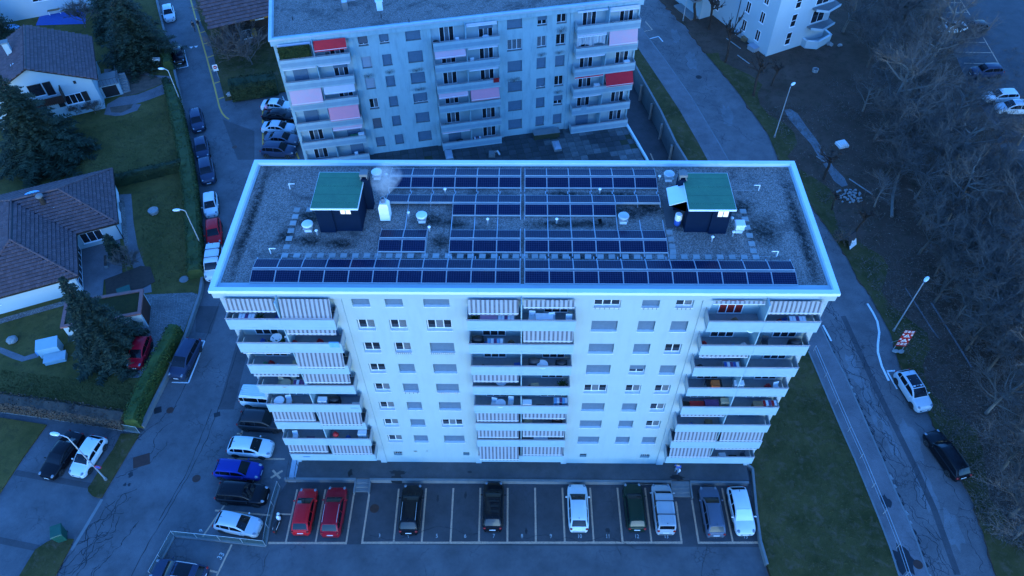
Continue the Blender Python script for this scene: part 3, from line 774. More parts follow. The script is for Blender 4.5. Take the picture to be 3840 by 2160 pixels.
def block(root, c):
    x0, x1, D, H = c['x0'], c['x1'], c['D'], c['H']; f1, h, n = c['f1'], c['h'], c['n']; zb = c['zb']
    wm = c['wall']; top = H - .86; by, py, wy = c['by'], c['py'], c['wy']
    MB().box(x0, x1, 1.0, D - .12, zb, H - .34).build('wall', M(wm), root)
    for i in range(n):
        for (xa, xb) in c['stacks']:
            pass
    for xa, xb in c['stacks']:
        MB().box(xa - .3, xb + .3, by, .998, zb + .01, top).build('wall', M(c['logwall']), root)
        for i in range(n):
            f = f1 - i * h
            balcony(root, xa, xb, f, h, c, (True, True))
            for s in range(2):
                p = xa if s == 0 else (xa + xb) / 2
                hw = (xb - xa) / 2
                wx = p + (.32 if s == 0 else .5) * hw - .3
                st = c['balwin'].get((c['stacks'].index((xa, xb)), i, s), '')
                window(root, wx, by - .075, f + .12, 1.7, 2.05, 3, 'white_plastic', {'r': ['curtain_red'], 'c': ['glass', 'curtain']}.get(st, c.get('bp', ['glass'])), 1.0 if st == 'S' else (.45 if st == 'H' else 0), 'shutter', None, 'balcony_window')
                MB().box(p + .25, p + hw - .12, by - .30, by - .01, f + h - .5, f + h - .23).build('shutter_box', M(c['panel']), root) if i % 2 else None
    for xa, xb in c['pil']:
        MB().box(xa, xb, py, 1.0 if by > 1 else .999, zb + .005, top - .002).build('pilaster', M(c['pilm']), root)
    for k, (xa, xb) in enumerate(c['mids']):
        holes = []
        for j, (wa, wb, ns) in enumerate(c['cols']):
            if xa < wa < xb:
                for i in range(n): holes.append((wa, wb, c['w0'] - i * h, c['w1'] - i * h))
        for hh in c.get('small', []):
            if xa < hh[0] < xb: holes.append(hh)
        holed_wall(xa, xb, zb + .003, top, wy, holes, .32).build('wall', M(wm), root)
    for j, (wa, wb, ns) in enumerate(c['cols']):
        for i in range(n):
            st = c['states'][j][i]; z = c['w0'] - i * h
            sh = {'S': 1.0, 's': .86, 'H': .6, 'h': .35, 'L': 1.0, 'D': 1.0, 'd': .85}.get(st, 0)
            pn = {'W': ['glass', 'curtain'], 'C': ['curtain'], 'w': ['glass']}.get(st, ['glass'])
            window(root, wa + .01, wy + .235, z + .01, wb - wa - .02, c['w1'] - c['w0'] - .02, ns, 'white_plastic', pn, sh, {'L': 'shutter_light', 'D': 'shutter_dark', 'd': 'shutter_dark'}.get(st, 'shutter'), c['sill'], 'window', 0, .235)
    for hh in c.get('small', []):
        o = MB().box(0, hh[1] - hh[0] - .02, 0, .04, 0, hh[3] - hh[2] - .02).build('basement_window', M('black'), root, None, (hh[0] + .01, wy + .22, hh[2] + .01))
        if len(hh) > 4:
            for i in range(4):
                MB().box(.08 + i * .17, .1 + i * .17, -.05, -.03, .01, hh[3] - hh[2] - .03).build('bar', M('white_plastic'), o)
    # fascia, upstand, roof
    fo = c['fo']
    m = MB(); m.box(x0 - fo, x1 + fo, .10, .98, top + .002, H - c['cz'] - .002); m.build('fascia', M(c['fascia']), root)
    m = MB(); m.box(x0 - fo, x0 + .2, .985, D - .1, top, H - c['cz'] - .003); m.box(x1 - .2, x1 + fo, .985, D - .1, top, H - c['cz'] - .003); m.box(x0 + .21, x1 - .21, D - .35, D - .1, top, H - c['cz'] - .003)
    m.build('fascia', M(c['fascia']), root)
    coping(root, x0 - fo - .1, x1 + fo + .1, 0, D, H, .36, c['cz'], c['cop'], 5.9)
    MB().box(x0 + .2, x1 - .2, .3, D - .3, H - .36, H - .338).build('roof', M('gravel'), root)

# -------- the main block
main = thing('apartment_block', 'white eight storey apartment block with solar panels on its gravel roof', 'building', (0, 0, 0))
MS = [(-20.3, -12.85), (-3.78, 3.65), (12.62, 20.2)]
NOW = {}
main_cfg = dict(x0=-20.75, x1=20.75, D=13.45, H=25.06, f1=22.05, h=2.7353, n=8, zb=-.3, wall='render_white', logwall='render_white', panel='panel_white', slab='render_grey', pilm='render_grey', fascia='render_grey', cop='coping_metal',
    by=.68, py=.46, wy=.55, cz=.26, fo=.2, sill='white_plastic', stacks=MS, pil=[(-20.75, -20.32), (-12.95, -12.42), (-4.2, -3.7), (3.58, 4.1), (12.31, 12.94), (20.3, 20.75)],
    mids=[(-12.42, -4.2), (4.1, 12.31)], cols=[(-11.77, -10.54, 2), (-9.47, -8.25, 2), (-6.82, -5.03, 3), (4.91, 6.75, 3), (8.21, 9.41, 2), (10.53, 11.73, 2)], w0=22.83, w1=24.07,
    states=['SWwwWWWW', 'SWWSSSSS', 'SWSSSSWS', 'wSSSWSSS', 'SSSHWSSS', 'WSwSWWWS'],
    small=[(-11.6, -10.85, 1.25, 1.95, 1), (-5.3, -4.75, 1.35, 1.9), (5.25, 5.85, 1.2, 1.8), (10.7, 11.55, 1.15, 1.75, 1)],
    balwin={(2, 0, 0): 'r', (0, 1, 1): 'S', (1, 3, 0): 'S', (2, 5, 1): 'S', (0, 4, 1): 'S', (1, 6, 0): 'H'})
block(main, main_cfg)
ZC = main_cfg['f1']
AW = [  # stack, row, unit, drop, out, tilt
 (0, 0, 0, 1.02, .22, 0), (0, 0, 1, 1.5, .45, 0), (0, 1, 1, .42, .12, 0), (0, 2, 0, .14, .06, 0), (0, 2, 1, 1.42, .38, 0), (0, 3, 0, .28, .1, .08), (0, 3, 1, .95, .22, 0), (0, 5, 0, 1.1, .2, -.06), (0, 5, 1, 1.5, .36, 0), (0, 7, 0, .95, .2, 0), (0, 7, 1, 1.2, .24, 0),
 (1, 0, 0, 1.06, .3, 0), (1, 0, 1, .55, .16, 0), (1, 1, 1, .98, .24, 0), (1, 3, 0, .68, .2, 0), (1, 5, 0, .95, .22, .3), (1, 5, 1, .62, .16, 0), (1, 6, 0, .95, .2, 0), (1, 6, 1, .8, .16, 0), (1, 7, 0, 1.75, .4, 0), (1, 7, 1, 1.2, .22, 0),
 (2, 0, 0, .2, .08, 0), (2, 0, 1, .95, .22, 0), (2, 2, 0, .28, .08, 0), (2, 5, 0, .28, .08, 0), (2, 6, 0, 1.25, .24, 0), (2, 6, 1, 1.2, .22, .18), (2, 7, 0, 1.3, .26, 0), (2, 7, 1, .2, .08, 0)]
for s, i, u, dr, out, ti in AW:
    xa, xb = MS[s]; mid = (xa + xb) / 2
    p, q = (xa + .12, mid - .2) if u == 0 else (mid + .14, xb - .14)
    awning(main, p, q, ZC - i * 2.7353 + 2.735 - .24 - (.1 if i == 0 else 0), dr, 'awning_stripe', out, -.62 if i else -.15)
# facade bits: pegs and drying rods under the sills
for i, (x, z) in enumerate(((-11.2, 1.9), (-9.75, 1.98), (-8.6, 2.05))):
    MB().box(0, .3 if i == 1 else .12, -.03, .0, 0, .16 if i == 1 else .1).build('vent_grille', M('metal'), main, None, (x, .548, z))

for wa, wb, z, n, mt in ((-9.47, -8.25, 22.83 - 2 * 2.7353, 8, 'dark_grey'), (-6.82, -5.03, 22.83 - 2 * 2.7353, 12, 'dark_grey'), (-6.7, -5.1, 22.83 - 4 * 2.7353, 9, 'yellow_paint'), (-9.4, -8.3, 22.83 - 4 * 2.7353, 4, 'dark_grey'), (4.95, 6.7, 22.83, 6, 'dark_grey'), (8.3, 9.3, 22.83, 4, 'dark_grey'), (10.6, 11.6, 22.83, 4, 'dark_grey')):
    rk = MB().box(wa, wb, .40, .42, z + .16, z + .18).build('drying_rail', M('galvanised'), main)
    for i in range(n):
        if mt == 'yellow_paint' and i in (5, 6): continue
        x = lerp(wa + .06, wb - .06, i / (n - 1)); MB().box(x - .015, x + .015, .395, .43, z - .04, z + .16).build('peg', M(mt), rk)
# -------- the older block behind
rear = thing('apartment_block', 'older grey apartment block with pink and red awnings behind', 'building', (-28.0, 41.6, 0), .2079)
RS = [(.73, 8.5), (17.9, 25.62), (34.87, 42.6)]
rear_cfg = dict(x0=.35, x1=42.8, D=13.6, H=18.18, f1=15.05, h=2.888, n=6, zb=-1.2, wall='render_old', logwall='render_grey', panel='panel_old', band='panel_band', slab='render_old', pilm='render_old', fascia='render_old', cop='coping_old',
    by=.72, py=.46, wy=.58, cz=.24, fo=.2, sill='concrete', stacks=RS, pil=[(.35, .72), (8.55, 9.05), (17.4, 17.85), (25.66, 26.15), (34.35, 34.82), (42.62, 42.8)], mids=[(9.05, 17.4), (26.15, 34.35)],
    cols=[(9.6, 10.7, 2), (12.0, 13.08, 2), (14.97, 16.7, 3), (26.76, 28.56, 3), (30.38, 31.52, 2), (32.7, 33.87, 2)], w0=15.86, w1=17.33,
    states=['dLLWDS', 'sSSSSS', 'SSSsSS', 'SCSSSS', 'HCSsSS', 'wwSwHS'], bp=['glass', 'curtain', 'glass'],
    balwin={(0, 1, 0): 'S', (0, 3, 0): 'S', (0, 1, 1): 'H', (2, 5, 0): 'S', (1, 5, 0): 'S', (0, 4, 1): 'S', (0, 5, 1): 'S', (1, 0, 1): 'H'})
block(rear, rear_cfg)
pm('awn_red', (.70, .02, .025), (.6, .015, .02), 2, .8); pm('awn_crimson', (.55, .008, .02), (.48, .006, .018), 2, .8)
pm('awn_pink', (.80, .27, .31), (.72, .26, .30), 1, .85); pm('awn_faded', (.72, .36, .39), (.58, .40, .44), .8, .85); pm('awn_pale', (.56, .50, .54), (.48, .46, .50), 1.5, .85)
RAW = [(0, 0, 0, .3, .1, 'awn_pale'), (0, 0, 1, .75, .75, 'awn_red'), (0, 1, 0, .15, .06, 'awn_pale'), (0, 1, 1, .16, .06, 'awn_pale'), (0, 2, 0, 1.6, .45, 'awn_faded'), (0, 2, 1, .75, .3, 'awn_pale'), (0, 3, 1, 1.55, .5, 'awn_pink'), (0, 4, 1, .4, .12, 'awn_faded'),
 (1, 0, 1, .3, .1, 'awn_pale'), (1, 1, 0, .7, .3, 'awn_faded'), (1, 1, 1, .2, .08, 'awn_pale'), (1, 2, 1, .2, .08, 'awn_pale'), (1, 3, 0, .5, .2, 'awn_faded'), (1, 3, 1, 1.15, .5, 'awn_pink'), (1, 5, 0, .2, .08, 'awn_faded'),
 (2, 0, 0, .14, .06, 'awn_pale'), (2, 0, 1, .35, .1, 'awn_pale'), (2, 1, 0, .3, .1, 'awn_pale'), (2, 1, 1, 1.6, .4, 'awn_faded'), (2, 2, 0, .2, .08, 'awn_pale'), (2, 3, 0, .2, .1, 'awn_red'), (2, 3, 1, 1.3, .85, 'awn_crimson'), (2, 4, 0, .16, .06, 'awn_pale')]
for s, i, u, dr, out, mt in RAW:
    xa, xb = RS[s]; mid = (xa + xb) / 2
    p, q = (xa + .12, mid - .15) if u == 0 else (mid + .15, xb - .2)
    awning(rear, p, q, 15.05 - i * 2.888 + 2.888 - .24 - (.12 if i == 0 else 0), dr, mt, out, -.6 if i else -.2, .16)
# soot marks above some windows of the old block are real stains on the render
def m_soot(name='soot', sc=(2, 0, 2), col=(.06, .062, .07), k=.8):
    s = NT(name)
    g = s.n('ShaderNodeTexGradient', gradient_type='SPHERICAL'); mp = s.n('ShaderNodeMapping'); s.l(s.co('Generated'), mp.inputs[0]); mp.inputs['Location'].default_value = tuple(-1.0 if q else 0.0 for q in sc); mp.inputs['Scale'].default_value = sc
    s.l(mp.outputs[0], g.inputs[0])
    s.fin(col, .9); s.l(s.math('MULTIPLY', s.math('POWER', g.outputs[1], 1.3), s.math('MULTIPLY', s.ramp(s.noise(1.3, 5, .75, s.mapped((2, 2, .6))), .36, .68), k)), s.b.inputs['Alpha'])
m_soot(); m_soot('moss_stain', (2, 2, 0), (.016, .019, .018), 1.15)
for k, (x, z, w, hh) in enumerate(((33.3, 14.95, 1.7, 1.5), (12.6, 12.1, 1.5, .9), (10.1, 11.9, 1.6, 1.0), (15.8, 11.9, 2.2, .8), (31.0, 12.0, 1.5, .8), (33.2, 12.0, 1.6, .8), (27.6, 8.9, 2.2, 1.0), (15.8, 9.2, 2.4, .7), (33.2, 6.3, 1.6, .8))):
    MB().box(-w / 2, w / 2, -.001, .001, -hh / 2, hh / 2).build('stain', M('soot'), rear, None, (x, .576, z))
# roof pieces of the old block
for x, y, w, hh in ((9.3, 7.6, 1.3, .8), (12.0, 8.2, 2.6, .7)):
    MB().box(-w / 2, w / 2, -.5, .5, 0, hh).build('roof_hatch', M('galvanised'), rear, None, (x, y, 17.84))
ch = MB().box(-.3, .3, -.3, .3, 0, 1.0); ch.build('chimney', M('metal'), rear, None, (8.7, 5.4, 17.84))
ch = MB().box(-.35, .35, -.35, .35, 0, 1.1).box(-.45, .45, -.45, .45, 1.12, 1.2).build('chimney', M('coping_metal'), rear, None, (12.6, 4.6, 17.84))
for x, y in ((2.7, 4.2), (12.6, 2.6), (15.6, .9)):
    MB().tube([(0, 0, 0), (0, 0, .5)], .05, 6).build('vent_pipe', M('black'), rear, None, (x, y, 17.84))
# terrace between the two blocks (paved roof of the garage)
TA = .2079
def rl(s, y): return (-28.0 + s * math.cos(TA) - y * math.sin(TA), 41.6 + s * math.sin(TA) + y * math.cos(TA))
TZ = .3
terr = struct(sheet('terrace', [rl(6.5, 1.2), rl(42.2, 1.2), (15.6, 43.3), (19.0, 22), (-19, 22), rl(6.5, -2)], TZ, 'moss', None, 3.3))
pav_m = MB().obox((0, 0, 0), .94, .94, .03).mesh('paver', M('paver')); pav_w = MB().obox((0, 0, 0), .94, .94, .026).mesh('paver', M('paver_wet'))
cnt = 0; rest = MB(); cand = []
for i in range(0, 36):
    for j in range(0, 9):
        x, y = rl(8.0 + i * .98, .15 - .98 * j)
        lim = 14.3 + (50.2 - y) * .18 - .6
        if x < lim and y > 38: cand.append((x, y))
for x, y in cand:
    if rnd.random() < .03: continue
    wet = (math.sin(x * .7) + math.sin(y * 1.3 + x * .3)) > .2 or x < 3
    if cnt < 300:
        obj('paver', pav_w if wet else pav_m, terr, (x, y, TZ + .004 + rnd.uniform(0, .012)), TA + rnd.uniform(-.02, .02)); cnt += 1
    else: rest.obox((x, y, TZ + .004), .94, .94, .03, TA)
if rest.v: tag(rest.build('paver', M('paver'), terr), None, None, None, 'stuff')
tp = thing('parapet', 'white parapet on the right edge of the paved garage roof', 'wall', (*rl(42.6, .2), TZ))
a = rl(42.6, .2); e = (15.75, 43.0); e2 = (17.6, 32)
for p, q in ((a, e), (e, e2)):
    o = offset([p, q], .12) + offset([p, q], -.12)[::-1]
    MB().prism([(x - a[0], y - a[1]) for x, y in o], -.5, .35).build('parapet_block', M('coping_metal'), tp)

# ================================================================ ON THE MAIN ROOF
RZ = 24.722
PW, PD = 1.65, .99
glass_me = MB().box(.025, PW - .025, .025, PD - .025, .030, .040).mesh('cells', M('solar_cell'))
def frame_():
    m = MB(); t = .024
    m.box(0, PW, 0, t, 0, .045); m.box(0, PW, PD - t, PD, 0, .045); m.box(0, t, t, PD - t, .001, .044); m.box(PW - t, PW, t, PD - t, .001, .044)
    return m.mesh('solar_panel', M('panel_frame'))
frame_me = frame_()
def array(label, x0, y_low, n_low, n_up, up_off=0, low_off=0):
    """ridge shaped rack: low row tilted to the camera, far row tilted away; panels are parts"""
    ncol = max(n_low + low_off, n_up + up_off)
    r_ = thing('solar_array', label, 'solar panels', (x0, y_low, RZ), 0, 'solar arrays on the flat roof')
    tl = R(11)
    for k in range(n_low):
        p = obj('solar_panel', frame_me, r_, ((k + low_off) * 1.67 + .01, 0, .12), 0, (tl, 0, 0)); obj('cells', glass_me, p)
    for k in range(n_up):
        p = obj('solar_panel', frame_me, r_, ((k + up_off) * 1.67 + .01, 1.16, .12 + PD * math.sin(tl)), 0, (-tl, 0, 0)); obj('cells', glass_me, p)
    def rails(a, b, y, z):
        MB().box(a, b, y - .035, y + .035, z - .06, z - .005).build('rail', M('galvanised'), r_)
    if n_low: rails(low_off * 1.67, (low_off + n_low) * 1.67, .0, .125); rails(low_off * 1.67, (low_off + n_low) * 1.67, .99, .30)
    if n_up: rails(up_off * 1.67, (up_off + n_up) * 1.67, 1.13, .295); rails(up_off * 1.67, (up_off + n_up) * 1.67, 2.13, .125)
    for k in range(ncol + 1):
        x = k * 1.67; lo = low_off <= k <= low_off + n_low and n_low; up = up_off <= k <= up_off + n_up and n_up
        m = MB()
        m.box(x - .03, x + .03, -.3 if lo else 1.0, 2.4 if up else 1.2, .0, .05)
        if lo: m.box(x - .02, x + .02, -.02, .02, .05, .12); m.box(x - .02, x + .02, .95, .99, .05, .29)
        if up: m.box(x - .02, x + .02, 2.1, 2.14, .05, .12)
        m.build('foot', M('galvanised'), r_)
    return r_
XL, XR = -.16, .14
array('long double row of solar panels at the front left of the roof', XL - 11 * 1.67, .96, 11, 11)
array('long double row of solar panels at the front right of the roof', XR, .96, 11, 11)
array('small two by two solar array beside the smoking chimney', XL - 6 * 1.67, 3.86, 2, 2)
array('middle solar array three panels wide left of the roof gap', XL - 3 * 1.67, 3.86, 3, 3)
array('middle solar array six panels wide right of the roof gap', XR, 3.86, 6, 6)
array('stepped solar array behind the chimney with a short front row', XL - 6 * 1.67, 7.52, 3, 6, 0, 3)
array('stepped solar array with four panels in front right of the gap', XR, 7.52, 4, 6)
array('rear solar array left of the roof gap by the back parapet', XL - 6 * 1.67, 10.5, 6, 6)
array('rear solar array right of the roof gap by the back parapet', XR, 10.5, 6, 6)
# cable ducts between the arrays
def duct(x, y0, y1):
    MB().box(-.03, .03, 0, y1 - y0, 0, .04).build('cable_duct', M('galvanised'), main, None, (x, y0, RZ))
for k in range(1, 7):
    duct(XR + k * 1.67 - .1, 9.95, 10.25); duct(XL - k * 1.67 + .1, 9.95, 10.25)
    duct(XR + k * 1.67, 6.26, 7.2); duct(XR + k * 1.67 - .2, 3.3, 3.55)
for k in range(1, 4): duct(XL - k * 1.67, 6.26, 7.2); duct(XL - k * 1.67 + .2, 3.3, 3.55)
duct(-8.5, 6.2, 9.4)
# concrete stepping slabs: pieces of the roof
sl_me = MB().obox((0, 0, 0), .45, .45, .035).mesh('roof_slab', M('slab_grey'))
sp = [(-16.72, y) for y in (8.16, 7.45, 6.78, 6.0, 5.2, 4.39)] + [(-15.79, 8.17)]
sp += [(x, 3.57) for x in (-16.7, -15.85, -15.0, -14.18, -13.34, -12.53, -11.72, -10.92, -10.13, -9.32, -8.67, -7.83, -6.86, -6.06, -5.22, -4.35, -3.64, -2.8, -1.97, -1.22, -.47, .12, .87, 1.41, 2.22, 3.0, 3.8, 4.58, 5.43, 6.22, 7.16, 7.97, 8.8, 9.61, 10.44, 11.26, 12.1, 12.91, 13.74, 14.57, 15.41, 16.23)]
sp += [(10.53, y) for y in (5.97, 5.28, 4.58, 4.06)] + [(16.17, y) for y in (8.15, 7.34, 6.5, 5.68, 4.87, 4.17)]
for x, y in sp: obj('roof_slab', sl_me, main, (x + rnd.uniform(-.02, .02), y, RZ + .003), rnd.uniform(-.06, .06))
MB().box(10.36, 11.5, 6.46, 9.42, RZ, RZ + .03).build('roof_mat', M('asphalt_dark'), main)
# stair heads
def stairhead(label, x0, x1, step_left, wx, side):
    r_ = thing('stair_head', label, 'roof hut', ((x0 + x1) / 2, 5.9, RZ))
    w = (x1 - x0) / 2
    MB().box(-w, w, .1, 3.15, 0, 2.55).build('wall', M('slate_blue'), r_)
    sw = (-w, -.35) if step_left else (.2, w)
    MB().box(sw[0] + .003, sw[1] - .003, -.06, .098, 0, 2.54).build('wall', M('slate_blue'), r_)
    MB().box(-w - .16, w + .16, -.42, 3.4, 2.556, 2.70).build('eaves', M('coping_metal'), r_)
    ys = [-.38, .16, 1.02, 1.88, 2.74, 3.36]
    for i in range(5):
        MB().box(-w - .13, w + .13, ys[i] + .012, ys[i + 1] - .012, 2.703, 2.722 + .004 * (i % 2)).build('roofing_strip', M('roof_green'), r_)
    yw = .09 if (wx > 0) == step_left else -.07
    f = MB().box(-.05, .75, 0, .03, -.05, .55).build('window', M('dark_grey'), r_, None, (wx, yw - .03, 1.75))
    for i in range(2): MB().box(.0 + i * .38, .32 + i * .38, -.012, -.002, 0, .5).build('pane', M('lit_window'), f)
    sx = (w + .02) if side > 0 else (-w - .02)
    c = MB().box(min(0, side * .48), max(0, side * .48), 2.35, 3.05, 0, 2.9).build('chimney', M('slate_blue'), r_, None, (sx, 0, 0))
    cap = MB(); cx = side * .2
    cap.box(cx - .28, cx + .28, 2.4, 3.0, 3.12, 3.32); cap.box(cx - .24, cx - .17, 2.45, 2.95, 2.9, 3.119); cap.box(cx + .17, cx + .24, 2.45, 2.95, 2.9, 3.119)
    cap.box(cx - .3, cx + .3, 2.38, 3.02, 2.84, 2.899); cap.build('chimney_cap', M('concrete'), c)
    return r_
sh1 = stairhead('dark blue stair hut with green felt roof on the roof left', -14.55, -11.55, True, .25, 1)
sh2 = stairhead('dark blue stair hut with white porch canopy on the roof right', 11.55, 14.5, False, .55, -1)
can = MB().add([(-1.25, .7, 2.0), (0, .7, 2.45), (0, 2.5, 2.45), (-1.25, 2.5, 2.0), (-1.25, .7, 2.06), (0, .7, 2.51), (0, 2.5, 2.51), (-1.25, 2.5, 2.06)], [(0, 3, 2, 1), (4, 5, 6, 7), (0, 1, 5, 4), (1, 2, 6, 5), (2, 3, 7, 6), (3, 0, 4, 7)])
can.add([(-1.22, .74, 1.99), (0, .74, 2.44), (0, .74, 1.4)], [(0, 1, 2), (2, 1, 0)]); can.build('canopy', M('coping_metal'), sh2, None, (-1.49, 0, 0))
MB().box(-.03, .0, 1.0, 1.9, 0, 2.0).build('door', M('dark_grey'), sh2, None, (-1.49, 0, 0))
bar = thing('plastic_barrel', 'blue and white plastic barrel beside the porch of the right stair hut', 'barrel', (11.15, 6.75, RZ + .032))
MB().lathe([(.2, 0), (.24, .1), (.24, .45), (.2, .5)], 14).build('base', M('blue'), bar, 40); MB().lathe([(.235, .505), (.26, .6), (.25, 1.0), (.2, 1.05)], 14).build('lid', M('white_plastic'), bar, 40)
# chimney with smoke
wc = thing('chimney', 'white metal boiler chimney with steel flue smoking on the roof', 'chimney', (-10.0, 7.35, RZ))
MB().prism([(-.36, -.4), (.36, -.4), (.36, .4), (-.36, .4)], .1, 1.35).add([(-.36, -.4, 1.35), (.36, -.4, 1.35), (.36, .4, 1.35), (-.36, .4, 1.35), (-.25, -.28, 1.6), (.25, -.28, 1.6), (.25, .28, 1.6), (-.25, .28, 1.6)], [(0, 1, 5, 4), (1, 2, 6, 5), (2, 3, 7, 6), (3, 0, 4, 7), (4, 5, 6, 7)]).build('casing', M('white_plastic'), wc)
for x in (-.28, .28): MB().box(x - .04, x + .04, -.3, .3, 0, .1).build('foot', M('green'), wc)
MB().lathe([(.17, 1.6), (.17, 1.75), (.21, 1.77), (.21, 1.83), (.16, 1.86), (.16, 1.98), (.12, 1.98), (.12, 1.7)], 16).build('flue', M('metal'), wc, 40)
sm = MB()
rg2 = random.Random(5)
def smoke_puff():
    m = MB(); prof = []
    for i in range(13):
        t = i / 12
        prof.append((.14 + 1.15 * math.sin(min(1, t * 1.15) * math.pi * .55) ** 1.4 * (1 if t < .85 else (1 - t) / .15 * .8 + .2), 2.7 * t))
    m.lathe(prof, 18)
    m.v = [(v[0] + .55 * (v[2] / 3.3) ** 1.2 * 2 * .8, v[1] + .7 * (v[2] / 3.3) ** 1.5, v[2]) for v in m.v]
    return m
o = smoke_puff().build('smoke', M('smoke'), None, None, (-10.0, 7.35, RZ + 1.95)); tag(o, 'pale smoke drifting from the steel flue of the roof chimney', 'smoke', None, 'stuff')
# mushroom fans
def fan(label, x, y, topmat='coping_metal', sq=False):
    r_ = thing('roof_fan', label, 'roof fan', (x, y + .25, RZ), 0, 'mushroom roof fans')
    MB().box(-.25, .25, -.25, .25, 0, .3).build('base', M('white_plastic'), r_); MB().box(-.33, .33, -.33, .33, .302, .35).build('plate', M('galvanised'), r_)
    if sq: MB().box(-.3, .3, -.3, .3, .352, .75).build('hood', M('coping_metal'), r_); MB().add([(-.36, -.36, .76), (.36, -.36, .76), (.36, .36, .76), (-.36, .36, .76), (-.3, -.3, .82), (.3, -.3, .82), (.3, .3, .82), (-.3, .3, .82)], [(4, 5, 6, 7), (0, 1, 5, 4), (1, 2, 6, 5), (2, 3, 7, 6), (3, 0, 4, 7)]).build('lid', M('white_plastic'), r_)
    else:
        MB().lathe([(.24, .352), (.24, .5)], 16).build('neck', M('galvanised'), r_, 40); MB().lathe([(.3, .5), (.39, .54), (.41, .62), (.36, .68), (.1, .71), (.02, .712)], 22).build('hood', M(topmat), r_, 40)
fan('mushroom roof fan behind the left stair hut', -11.2, 11.5); fan('mushroom roof fan in front of the left stair hut', -15.45, 5.85); fan('mushroom roof fan on the stained gravel near the smoking chimney', -7.33, 6.8)
fan('mushroom roof fan behind the right stair hut', 11.1, 11.35, 'galvanised'); fan('mushroom roof fan between solar arrays right of the gap', 7.27, 6.77, 'galvanised'); fan('square roof fan right of the right stair hut', 15.44, 5.9, 'galvanised', True)
for x, y in ((-10.46, 11.65), (-5.85, 9.99), (-8.34, 7.47), (-6.7, 5.99), (-2.54, 6.82), (-14.75, 5.6), (2.45, 6.85), (13.39, 5.1), (15.1, 7.0), (14.95, 5.6), (5.76, 10.03), (10.39, 11.5)):
    p = MB().lathe([(.06, 0), (.06, .42)], 10).build('vent_pipe', M('galvanised'), main, 40, (x, y, RZ)); MB().lathe([(.11, .42), (.12, .47), (.05, .54)], 10).build('cap', M('white_plastic'), p, 40)
for x, y, s in ((-17.69, 10.44, 1), (-17.7, 3.74, 1), (17.75, 10.41, -1), (17.66, 3.64, -1)):
    m = MB(); m.tube([(0, 0, 0), (0, 0, .55)], .035, 6); m.tube([(0, 0, .53), (s * .45, 0, .53)], .035, 6); m.build('safety_anchor', M('white_plastic'), main, None, (x, y, RZ))
    MB().tube([(s * .45, 0, .02), (s * 4.2, 0, .02)], .008, 4).build('lightning_wire', M('galvanised'), main, None, (x, y, RZ))
# dark mossy patches on the gravel (real stains)
for x, y, rx, ry in ((-15.3, 5.0, 2.2, 1.2), (-15.7, 7.4, 1.7, 1.8), (-13.0, 4.7, 2.4, 1.0), (-6.7, 7.1, 2.6, 1.6), (-5.0, 6.75, 1.8, .9), (-5.9, 4.9, 1.2, 1.6), (2.6, 6.75, 4.5, .8), (5.2, 6.8, 3.4, .9), (7.6, 7.9, 3.0, 1.6), (9.3, 8.4, 2.0, 1.6), (3.2, 10.0, 3.0, .5), (6.8, 10.0, 3.4, .5), (17.2, 6.0, 2.4, 2.6), (16.0, 8.6, 2.0, 1.6), (-17.0, 5.4, 1.2, 2.0), (-3.0, 3.55, 5.0, .6), (4.0, 3.55, 7.0, .6), (-19.9, 7, .7, 11), (19.9, 6, .8, 11), (11.0, 7.8, 1.6, 3.2)):
    MB().box(-rx / 2 * 1.4, rx / 2 * 1.4, -ry / 2 * 1.4, ry / 2 * 1.4, 0, .004).build('stain', M('moss_stain'), main, None, (x, y, RZ + .004 + .0015 * ((x * 7 + y * 3) % 5)))

# ================================================================ VEHICLES
KINDS = dict(
    hatch=dict(L=4.15, W=1.78, H=1.48, a=1.0, b=1.78, c=3.55, d=4.0, belt=.95, hood=.92),
    small=dict(L=3.75, W=1.68, H=1.5, a=.82, b=1.6, c=3.25, d=3.62, belt=.96, hood=.93),
    suv=dict(L=4.45, W=1.85, H=1.66, a=1.1, b=1.85, c=3.85, d=4.3, belt=1.06, hood=1.03),
    wagon=dict(L=4.65, W=1.8, H=1.49, a=1.15, b=1.95, c=4.1, d=4.5, belt=.96, hood=.93),
    sedan=dict(L=4.6, W=1.82, H=1.45, a=1.2, b=2.0, c=3.25, d=3.95, belt=.95, hood=.92, trunk=1.0),
    mpv=dict(L=4.6, W=1.83, H=1.68, a=.92, b=1.85, c=4.1, d=4.45, belt=1.04, hood=.98),
    van=dict(L=4.4, W=1.8, H=1.82, a=.78, b=1.35, c=4.2, d=4.36, belt=1.08, hood=1.02))
def smooth_prof(pts, xs):
    out = []
    for x in xs:
        for i in range(len(pts) - 1):
            if pts[i][0] <= x <= pts[i + 1][0] + 1e-9:
                t = (x - pts[i][0]) / max(1e-6, pts[i + 1][0] - pts[i][0]); out.append(lerp(pts[i][1], pts[i + 1][1], t)); break
        else: out.append(pts[-1][1])
    return out
WHEEL = {}
